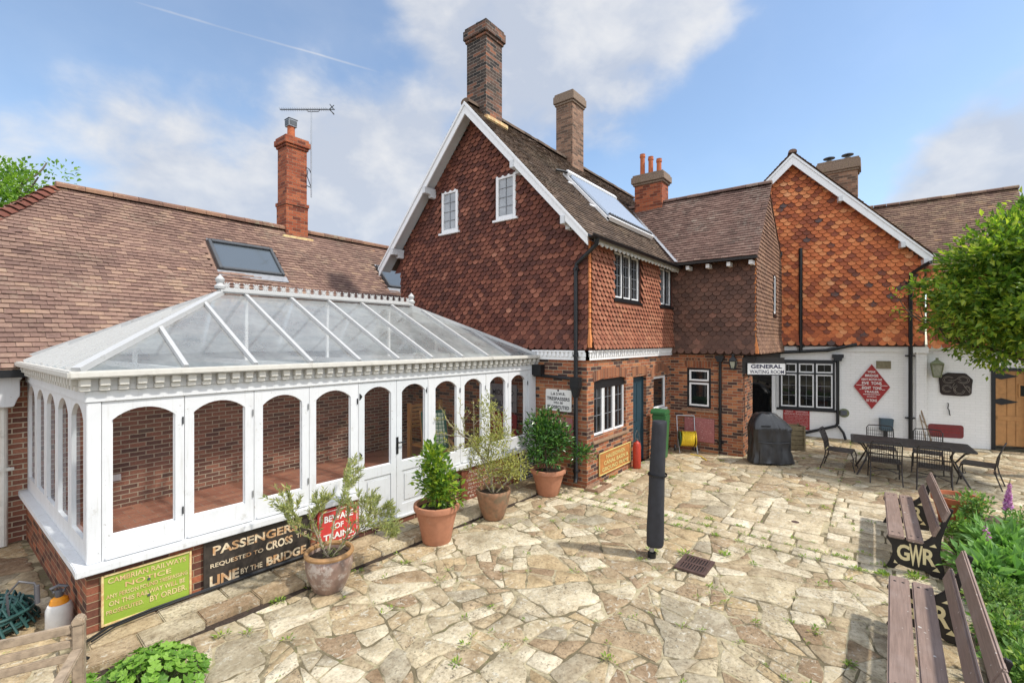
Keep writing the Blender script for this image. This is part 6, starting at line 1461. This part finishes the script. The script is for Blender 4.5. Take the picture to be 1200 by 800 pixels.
def patio_chair(label, group):      # faces +y
    t = thing('patio_chair', label, 'chair', (0, 0, 0), group); w = .25
    m = MB(); m.slab([(-w, -.23), (w, -.23), (w+.01, .0), (w, .24), (w-.03, .26), (-w+.03, .26), (-w, .24), (-w-.01, 0)], .415, .432); m.build('seat', M['chair_metal'], t)
    fr_ = MB(); fr_.tube([(-w, -.24, .40), (-w, -.27, .62), (-w, -.34, .82), (-w+.04, -.36, .875), (0, -.365, .885), (w-.04, -.36, .875), (w, -.34, .82), (w, -.27, .62), (w, -.24, .40)], .012, 8); bk = fr_.build('back_frame', M['chair_metal'], t, smooth=True)
    m = MB()
    for i in range(13): x = -w+.035+i*(2*w-.07)/12; m.tube([(x, -.245, .44), (x, -.275, .62), (x, -.345, .83)], .0045, 4)
    for z, y in ((.52, -.255), (.60, -.27), (.68, -.292), (.76, -.317)): m.tube([(-w, y, z), (w, y, z)], .0045, 4)
    m.build('back_mesh', M['chair_metal'], t)
    for sx in (-1, 1):
        m = MB(); m.tube([(sx*w, .24, .42), (sx*(w+.005), .28, .30), (sx*(w+.01), .27, .15), (sx*(w+.015), .31, 0)], .012, 8); m.build('leg', M['chair_metal'], t, smooth=True)
        m = MB(); m.tube([(sx*w, -.23, .42), (sx*w, -.26, .25), (sx*(w+.01), -.34, 0)], .012, 8); m.build('leg', M['chair_metal'], t, smooth=True)
    m = MB(); m.tube([(-w, .25, .22), (0, .2, .2), (w, .25, .22)], .009, 6); m.tube([(-w, -.27, .22), (0, -.2, .3), (w, -.27, .22)], .009, 6); m.build('stretcher', M['chair_metal'], t, smooth=True)
    return t
ch = patio_chair('', 'metal chairs round the garden table'); first = True
for lab, x, y, deg in (('left of the two dark metal chairs on the near side of the table', 12.42, -.10, -90+4), ('right of the two dark metal chairs on the near side of the table', 12.40, -.86, -90-3),
                       ('dark metal chair behind the table in front of the dark wall box', 13.92, -.05, 90+5), ('dark metal chair behind the table in front of the maroon plate', 13.95, -.86, 90-4),
                       ('dark metal chair at the left head of the table, seen from its side', 13.05, .70, 176), ('dark metal chair at the right head of the table, nearest the oak door', 13.25, -1.60, -12)):
    o_ = ch if first else copy_tree(ch); first = False; o_.location = (x, y, .012); o_.rotation_euler.z = math.radians(deg); o_['label'] = lab; o_['group'] = 'metal chairs round the garden table'

# ------------------------------------------------------------------ other things in the yard
def ring(cx, cy, rx, ry, z, n=40, ph=0, jit=0): return [(cx+(rx+U(-jit, jit))*math.cos(2*math.pi*i/n+ph), cy+(ry+U(-jit, jit))*math.sin(2*math.pi*i/n+ph), z+U(-jit, jit)*.4) for i in range(n)]
t = thing('parasol', 'closed parasol in a dark grey cover standing in the paving', 'parasol', (6.12, 2.40, .0)); random.seed(3)
m = MB(); n = 22; zs = [.17, .19]+[.22+.04*i for i in range(40)]+[1.815, 1.835, 1.838]; rd = [.112, .119]+[.122-.018*i/40 for i in range(40)]+[.104, .096, 0]; rings = []
for z, r_ in zip(zs, rd):
    k0 = len(m.v); rings.append(k0)
    for j in range(n): a = 2*math.pi*j/n; q = r_*(1+.07*math.sin(3*a+z*2.2)+.07*noise.noise(Vector((math.cos(a)*2, math.sin(a)*2, z*4)))-.10*max(0, .16-abs(noise.noise(Vector((math.cos(a)*1.5+5, math.sin(a)*1.5, z*5+a*.6)))))*5*.5); m.P(6.14+.02*z+q*math.cos(a), 2.37-.028*z+q*math.sin(a)*.9, z)
for A, B in zip(rings, rings[1:]):
    for j in range(n): m.face((A+j, A+(j+1) % n, B+(j+1) % n, B+j))
m.face(list(range(rings[0], rings[0]+n))[::-1]); m.build('cover', M['pole_vinyl'], t, smooth=True, recalc=False)
m = MB(); m.lathe([(.122, -.015), (.127, -.012), (.127, .012), (.122, .015)], (6.163, 2.339, 1.12), 22); m.build('tie_band', M['black'], t, smooth=True)
m = MB(); m.tube([(6.12, 2.40, 0), (6.12, 2.40, .2)], .03, 12); m.build('pole', M['metal_grey'], t, smooth=True); m = MB(); m.lathe([(0, 0), (.055, 0), (.055, .07), (.035, .08), (0, .08)], (6.12, 2.40, .008), 16); m.build('socket', M['black'], t, smooth=True)
m = MB(FM(Matrix.Translation((0, 0, .014)))); gx, gy = 6.22, 1.87; w, h = .23, .19
m.box(gx-w, gx+w, gy-h, gy-h+.04, 0, .022); m.box(gx-w, gx+w, gy+h-.04, gy+h, 0, .022); m.box(gx-w, gx-w+.05, gy-h+.04, gy+h-.04, 0, .022); m.box(gx+w-.05, gx+w, gy-h+.04, gy+h-.04, 0, .022); m.box(gx-.02, gx+.02, gy-h+.04, gy+h-.04, 0, .021)
for i in range(9): y = gy-h+.05+i*.035; m.box(gx-w+.05, gx-.02, y, y+.016, .002, .02); m.box(gx+.02, gx+w-.05, y, y+.016, .002, .02)
m.cur = 1; m.box(gx-w+.01, gx+w-.01, gy-h+.01, gy+h-.01, .001, .0095); m.cur = 0; m.box(gx-w+.004, gx+w-.004, gy-h+.004, gy+h-.004, -.01, .0012); tag(m.build('drain_cover', [M['rust_grate'], M['black']], None), 'rusty slotted iron drain grating set in the paving beside the parasol', 'drain cover')
m = MB(); m.lathe([(0, .0), (.055, .0), (.055, .004), (0, .005)], (8.70, 1.05, .0185), 14); tag(m.build('manhole_eye', M['rust_grate'], None), 'small round iron lifting eye in the big pale slab', 'drain cover')
# barbecue under its cover
t = thing('barbecue', 'barbecue under a creased black cover against the wing corner', 'barbecue', (12.62, 1.93, .0)); random.seed(14)
bf = FM(Matrix.Translation((12.62, 2.06, .012)) @ Matrix.Rotation(math.radians(-56), 4, 'Z') @ Matrix.Diagonal((.82, .9, 1.04, 1))); m = MB(bf); n = 90; rings = []
for i, (z, hx, hy, p_) in enumerate(((.03, .60, .33, 3.5), (.10, .575, .32, 4), (.2, .555, .31, 4.5), (.30, .54, .30, 5), (.42, .535, .297, 5), (.55, .53, .295, 5), (.66, .53, .295, 5), (.76, .53, .295, 6), (.80, .535, .30, 6), (.84, .52, .29, 5), (.93, .47, .265, 5), (1.02, .39, .235, 4.5), (1.09, .30, .205, 4), (1.13, .24, .18, 4), (1.145, .2, .15, 4), (1.15, .08, .06, 3))):
    k0 = len(m.v); rings.append(k0)
    for j in range(n):
        a = 2*math.pi*j/n; c_, s_ = math.cos(a), math.sin(a); q = (abs(c_)**p_+abs(s_)**p_)**(-1/p_); f_ = 1+.05*noise.noise(Vector((c_*3, s_*3, z*2)))-.22*max(0, .20-abs(noise.noise(Vector((c_*2.2+3, s_*2.2, z*1.9)))))*(1.6 if z < .9 else 1)-.10*max(0, .2-abs(noise.noise(Vector((c_*4.5+9, s_*4.5, z*3)))))+.012*noise.noise(Vector((c_*12, s_*12, z*9)))+.03*math.sin(a*9+z*4)*max(0, 1-z)+.035*noise.noise(Vector((c_*5+7, s_*5, z*5)))
        m.P(q*c_*hx*f_-.12*max(0, z-.8)/.35+(.05*max(0, .3-z)*3 if c_ > .5 else 0), q*s_*hy*f_, z+.02*noise.noise(Vector((c_*2, s_*2, z*3))))
for A, B in zip(rings, rings[1:]):
    for j in range(n): m.face((A+j, A+(j+1) % n, B+(j+1) % n, B+j))
m.face(range(rings[-1], rings[-1]+n)); m.build('cover', M['vinyl'], t, smooth=True, recalc=False, sharp=28)
m = MB(bf); m.tube([(-.46, -.312, .52), (-.2, -.335, .50), (.1, -.338, .49), (.4, -.32, .51)], .012, 6); m.box(-.36, -.12, -.318, -.300, .86, .89); m.build('strap', M['black'], t, smooth=True)
t = thing('planter_box', 'weathered slatted wooden planter box behind the barbecue', 'planter', (14.75, 1.72, .0)); pf = FM(Matrix.Translation((14.62, 1.82, .012)) @ Matrix.Rotation(math.radians(-64), 4, 'Z') @ Matrix.Diagonal((.74, .8, .95, 1)))
for i in range(5):
    m = MB(pf); z = .03+i*.13; m.box(-.30, .30, -.25, -.225, z, z+.12); m.box(-.30, .30, .225, .25, z, z+.12); m.box(-.30, -.275, -.225, .225, z, z+.12); m.box(.275, .30, -.225, .225, z, z+.12); m.build('slat', M['planter_wood'], t, bevel=.005)
m = MB(pf); 
for sx in (-1, 1):
    for sy in (-1, 1): m.box(sx*.275-.03, sx*.275+.03, sy*.27-.015, sy*.27+.015, 0, .69)
m.build('post', M['planter_wood'], t)
# hose reel
t = thing('hose_reel', 'yellow garden hose wound on a small green and grey trolley', 'hose reel', (12.45, 3.93, .0)); hf = FM(Matrix.Translation((12.45, 3.93, .012)) @ Matrix.Rotation(math.radians(-62), 4, 'Z'))
m = MB(hf)
for i in range(8):
    x = -.14+i*.04; m.tube([(x+.02*math.sin(k_/24*6.28), .17*math.cos(k_/24*2*math.pi), .36+.17*math.sin(k_/24*2*math.pi)) for k_ in range(24)], .024, 7, closed=True)
m.build('hose', M['yellow'], t, smooth=True)
for sx in (-1, 1):
    m = MB(hf); pts = [(.21*math.cos(k_/20*2*math.pi), .36+.21*math.sin(k_/20*2*math.pi)) for k_ in range(20)]; A = [m.P(sx*.185, y, z) for y, z in pts]; B = [m.P(sx*.20, y, z) for y, z in pts]; m.face(A); m.face(B[::-1])
    for i in range(20): m.face((A[i], A[(i+1) % 20], B[(i+1) % 20], B[i]))
    m.build('reel_side', M['green_plastic' if sx < 0 else 'yellow'], t)
m = MB(hf)
for sx in (-1, 1): m.tube([(sx*.22, .22, .02), (sx*.22, .12, .36), (sx*.22, .2, .62), (sx*.22, .28, .92)], .013, 7); m.tube([(sx*.22, .12, .36), (sx*.22, -.2, .02)], .013, 7)
m.tube([(-.22, .28, .92), (.22, .28, .92)], .013, 7); m.build('frame', M['metal_grey'], t, smooth=True)
for sx in (-1, 1): m = MB(hf); m.tube([(sx*.25, .22, .08), (sx*.29, .22, .08)], .08, 14); m.build('wheel', M['grey_plastic'], t)
m = MB(); m.tube([(12.3, 3.8, .02), (12.2, 3.5, .02), (12.1, 3.45, .02), (11.9, 3.3, .02)], .012, 6); m.build('hose_end', M['yellow'], t, smooth=True)
# wheelie bin
t = thing('wheelie_bin', 'green wheelie bin beside the arched window, mostly hidden by the parasol', 'bin', (11.38, 4.1, .0)); wf_ = FM(Matrix.Translation((11.27, 4.20, .012)) @ Matrix.Diagonal((.60, .56, 1.14, 1)))
m = MB(wf_); A = [m.P(x, y, .05) for x, y in ((-.22, -.24), (.22, -.24), (.22, .2), (-.22, .2))]; B = [m.P(x, y, .98) for x, y in ((-.28, -.32), (.28, -.32), (.28, .28), (-.28, .28))]
m.face(A[::-1]); m.face(B)
for i in range(4): m.face((A[i], A[(i+1) % 4], B[(i+1) % 4], B[i]))
m.build('bin_body', M['green_plastic'], t, bevel=.02); m = MB(wf_); m.prism([(-.30, .985), (.30, .985), (.30, 1.03), (.2, 1.085), (-.2, 1.085), (-.30, 1.03)], -.30, .34); m.tube([(-.25, .33, 1.02), (.25, .33, 1.02)], .02, 8); m.build('lid', M['green_plastic'], t, bevel=.012)
for sx in (-1, 1): m = MB(wf_); m.tube([(sx*.24, .2, .09), (sx*.29, .2, .09)], .09, 14); m.build('wheel', M['black'], t)
# red cylinder by the blue door
C_ = (10.22, 4.36, .012); t = thing('fire_extinguisher', 'old red cylinder with a wire loop standing by the blue door', 'extinguisher', C_)
m = MB(); m.lathe([(0, 0), (.085, 0), (.09, .012), (.09, .50), (.075, .57), (.03, .61), (.028, .645), (0, .645)], C_, 20); m.build('cylinder_body', M['red_paint'], t, smooth=True)
m = MB(); m.lathe([(0, .63), (.035, .63), (.035, .67), (0, .67)], C_, 12); m.tube([(C_[0]-.07, C_[1], C_[2]+.6), (C_[0]-.08, C_[1], C_[2]+.78), (C_[0], C_[1], C_[2]+.86), (C_[0]+.09, C_[1], C_[2]+.78), (C_[0]+.10, C_[1]-.03, C_[2]+.62), (C_[0]+.11, C_[1]-.06, C_[2]+.42)], .010, 6); m.build('handle', M['lead_dark'], t, smooth=True)
# things at the left corner
t = thing('hose_coil', 'coiled dark green garden hose lying on the stones beside the conservatory', 'hose', (.48, 7.0, 0)); random.seed(19); m = MB()
for i in range(16):
    m.tube(ring(.42+U(-.05, .05), 7.02+U(-.05, .05), U(.24, .38), U(.24, .38), .03+i*.013, 30, U(0, 6), .012), .014, 6, closed=True)
for i in range(26):
    a = i/26*6.28; m.tube([(.42+.19*math.cos(a), 7.02+.19*math.sin(a), .04), (.42+.3*math.cos(a+.1), 7.02+.3*math.sin(a+.1), .27+U(-.02, .03)), (.42+.42*math.cos(a+.2), 7.02+.42*math.sin(a+.2), .03)], .013, 6)
m.build('coil', M['green_hose'], t, smooth=True); m = MB(); m.tube([(.60, 6.82, .1), (.58, 6.78, .4), (.66, 6.72, .52), (.76, 6.70, .47), (.78, 6.70, .42)], .011, 6); m.tube([(.78, 6.70, .44), (.785, 6.70, .26)], .022, 8); m.build('nozzle', M['grey_plastic'], t, smooth=True)
S_ = (.915, 6.48, .012); t = thing('garden_sprayer', 'white pressure sprayer with orange collar and grey pump beside the hose', 'sprayer', S_)
m = MB(); m.lathe([(0, 0), (.095, 0), (.105, .015), (.105, .22), (.09, .26), (.05, .285), (0, .285)], S_, 24); m.build('tank', M['white_plastic'], t, smooth=True); m = MB(); m.lathe([(.07, .262), (.077, .275), (.066, .315), (.038, .335), (0, .335)], S_, 20); m.build('collar', M['orange_plastic'], t, smooth=True)
m = MB(); m.lathe([(.028, .33), (.035, .35), (.028, .40), (0, .40)], S_, 14); m.tube([(S_[0]-.055, S_[1]+.03, S_[2]+.42), (S_[0], S_[1], S_[2]+.445), (S_[0]+.055, S_[1]-.03, S_[2]+.425), (S_[0]+.03, S_[1]-.015, S_[2]+.385), (S_[0]-.04, S_[1]+.025, S_[2]+.38)], .017, 8, closed=True); m.build('pump_handle', M['grey_plastic'], t, smooth=True)
# old wooden bench, bottom left: back runs away to the left of the post
t = thing('wooden_garden_bench', 'weathered grey-brown slatted wooden bench cut off by the lower left corner', 'bench', (.77, 4.70, 0))
along = Vector((-.875*.616-.485*.788, .875*.788-.485*.616, 0)).normalized(); front = Vector((along.y, -along.x, 0))
if front.dot(Vector((-.77, -4.7, 0))) < 0: front = -front
def wb(s_, f_, z): v = Vector((.77, 4.70, 0))+along*s_+front*f_; return (v.x, v.y, z)
class FB:
    def p(s, a, b, z): return Vector(wb(a, b, z))
fbn = FB()
m = MB(fbn); m.box(-.035, .035, -.035, .035, 0, .80); m.prism([(-.04, .80), (.04, .80), (.035, .84), (0, .865), (-.035, .84)], -.04, .04); m.build('post', M['old_wood'], t, bevel=.008)
m = MB(fbn); m.box(1.5, 1.57, -.035, .035, 0, .85); m.build('post', M['old_wood'], t, bevel=.008)
for z0, z1 in ((.74, .80), (.64, .69), (.54, .59)): m = MB(fbn); m.box(.037, 1.5, -.02, .02, z0, z1); m.build('back_rail', M['old_wood'], t, bevel=.006)
for sx in (0, 1.535): m = MB(fbn); m.box(sx-.03, sx+.03, .46, .52, 0, .60); m.build('leg', M['old_wood'], t, bevel=.006); m = MB(fbn); m.box(sx-.035, sx+.035, .037, .55, .60, .635); m.build('arm', M['old_wood'], t, bevel=.008)
for i in range(6): m = MB(fbn); m.box(.037, 1.5, .05+i*.08, .115+i*.08, .40, .425); m.build('seat_slat', M['old_wood'], t, bevel=.005)
# black hose along the kerb
m = MB(cons); m.tube([(2.9, .05, .125), (2.0, .05, .125), (1.2, .045, .125), (.5, .05, .125), (.15, .10, .122), (-.05, .25, .12), (-.12, .42, .118), (-.06, .55, .12)], .013, 7); m.tube([(2.6, .075, .125), (1.6, .072, .125), (.7, .08, .125), (.2, .13, .122), (-.0, .27, .12)], .009, 7)
tag(m.build('cable', M['black'], None, smooth=True), 'black cable running along the foot of the conservatory wall', 'cable')
m = MB(cons); m.box(2.16, 2.22, .50, .56, .10, .30); m.lathe([(0, .30), (.04, .30), (.045, .33), (0, .35)], tuple((2.19, .53, 0)), 10); tag(m.build('spigot_post', M['black'], None, bevel=.006), 'small black post light standing on the kerb behind the glazed pot', 'garden light')
# step box at the house corner
m = MB(); m.box(8.02, 8.62, 4.20, 4.25, 0, .07); m.box(8.02, 8.62, 4.44, 4.49, 0, .07); m.box(8.02, 8.07, 4.25, 4.44, 0, .07); m.box(8.57, 8.62, 4.25, 4.44, 0, .07); m.box(8.1, 8.5, 4.28, 4.32, .02, .06); tag(m.build('drain_surround', M['sill_stone'], None, bevel=.01), 'open brick gully surround at the foot of the house corner', 'gully')

# ------------------------------------------------------------------ inside the conservatory
t = thing('reclining_chair', 'wooden reclining chair with a green checked cushion inside the conservatory', 'chair', (6.75, 7.15, .17)); rf_ = FM(Matrix.Translation((6.75, 7.2, .17)) @ Matrix.Rotation(math.radians(150), 4, 'Z'))
m = MB(rf_)
for sx in (-.27, .27):
    m.bar((sx, -.4, 0), (sx, .35, .45), .04, .05); m.bar((sx, .3, 0), (sx, -.3, .48), .04, .05); m.bar((sx, -.25, .36), (sx, -.62, 1.22), .04, .05); m.bar((sx, -.35, .62), (sx, .3, .60), .05, .03)
for i in range(6): m.bar((-.27, .32-i*.1, .42), (.27, .32-i*.1, .42), .05, .02)
m.build('frame', M['oak'], t)
m = MB(FM(rf_.m @ Matrix.Translation((0, -.26, .42)) @ Matrix.Rotation(math.radians(23), 4, 'X'))); m.box(-.27, .27, 0, .09, .0, .86); cu_ = m.build('cushion', M['green_cushion'], t, bevel=.03); m.v = []; m.q = []; m.mi = []; m.box(-.20, .20, .088, .094, .08, .78); m.build('check_panel', M['check'], cu_)
t = thing('slatted_settle', 'orange-brown slatted wooden seat back stored inside the conservatory', 'bench', (7.5, 8.3, .17)); m = MB()
for i in range(6): m.box(6.95, 7.85, 8.35, 8.38, .95+i*.09, 1.01+i*.09)
m.build('back_slats', M['oak'], t); m = MB(); m.box(6.9, 6.96, 8.3, 8.4, .17, 1.5); m.box(7.84, 7.9, 8.3, 8.4, .17, 1.5); m.box(6.96, 7.84, 7.9, 8.3, .55, .6); m.build('frame', M['oak'], t)
inn = FR(8.13, 0, 0, -1)
sign('stored_sign', 'grey enamel sign with dark letters on the inner gable wall behind the last arched pane', inn, -6.95, -6.2, 1.35, 1.95, .01, 'lead', None, [('MIDLAND', .5, .7, .2, .8), ('RAILWAY', .5, .3, .2, .8)], 'letter_black')
sign('stored_sign', 'dark red board of print below the grey sign inside the conservatory', inn, -6.95, -6.2, .5, 1.3, .01, 'sign_diamond', None, worn_lines(6), 'letter_pink')
m = MB(); m.lathe([(0, 0), (.11, 0), (.14, .28), (.15, .28), (.15, .30), (.13, .30), (.105, .02), (0, .02)], (6.55, 6.3, .17), 20); tag(m.build('bucket', M['green_plastic'], None, smooth=True), 'green plastic bucket on the tiled floor just inside the conservatory', 'bucket')
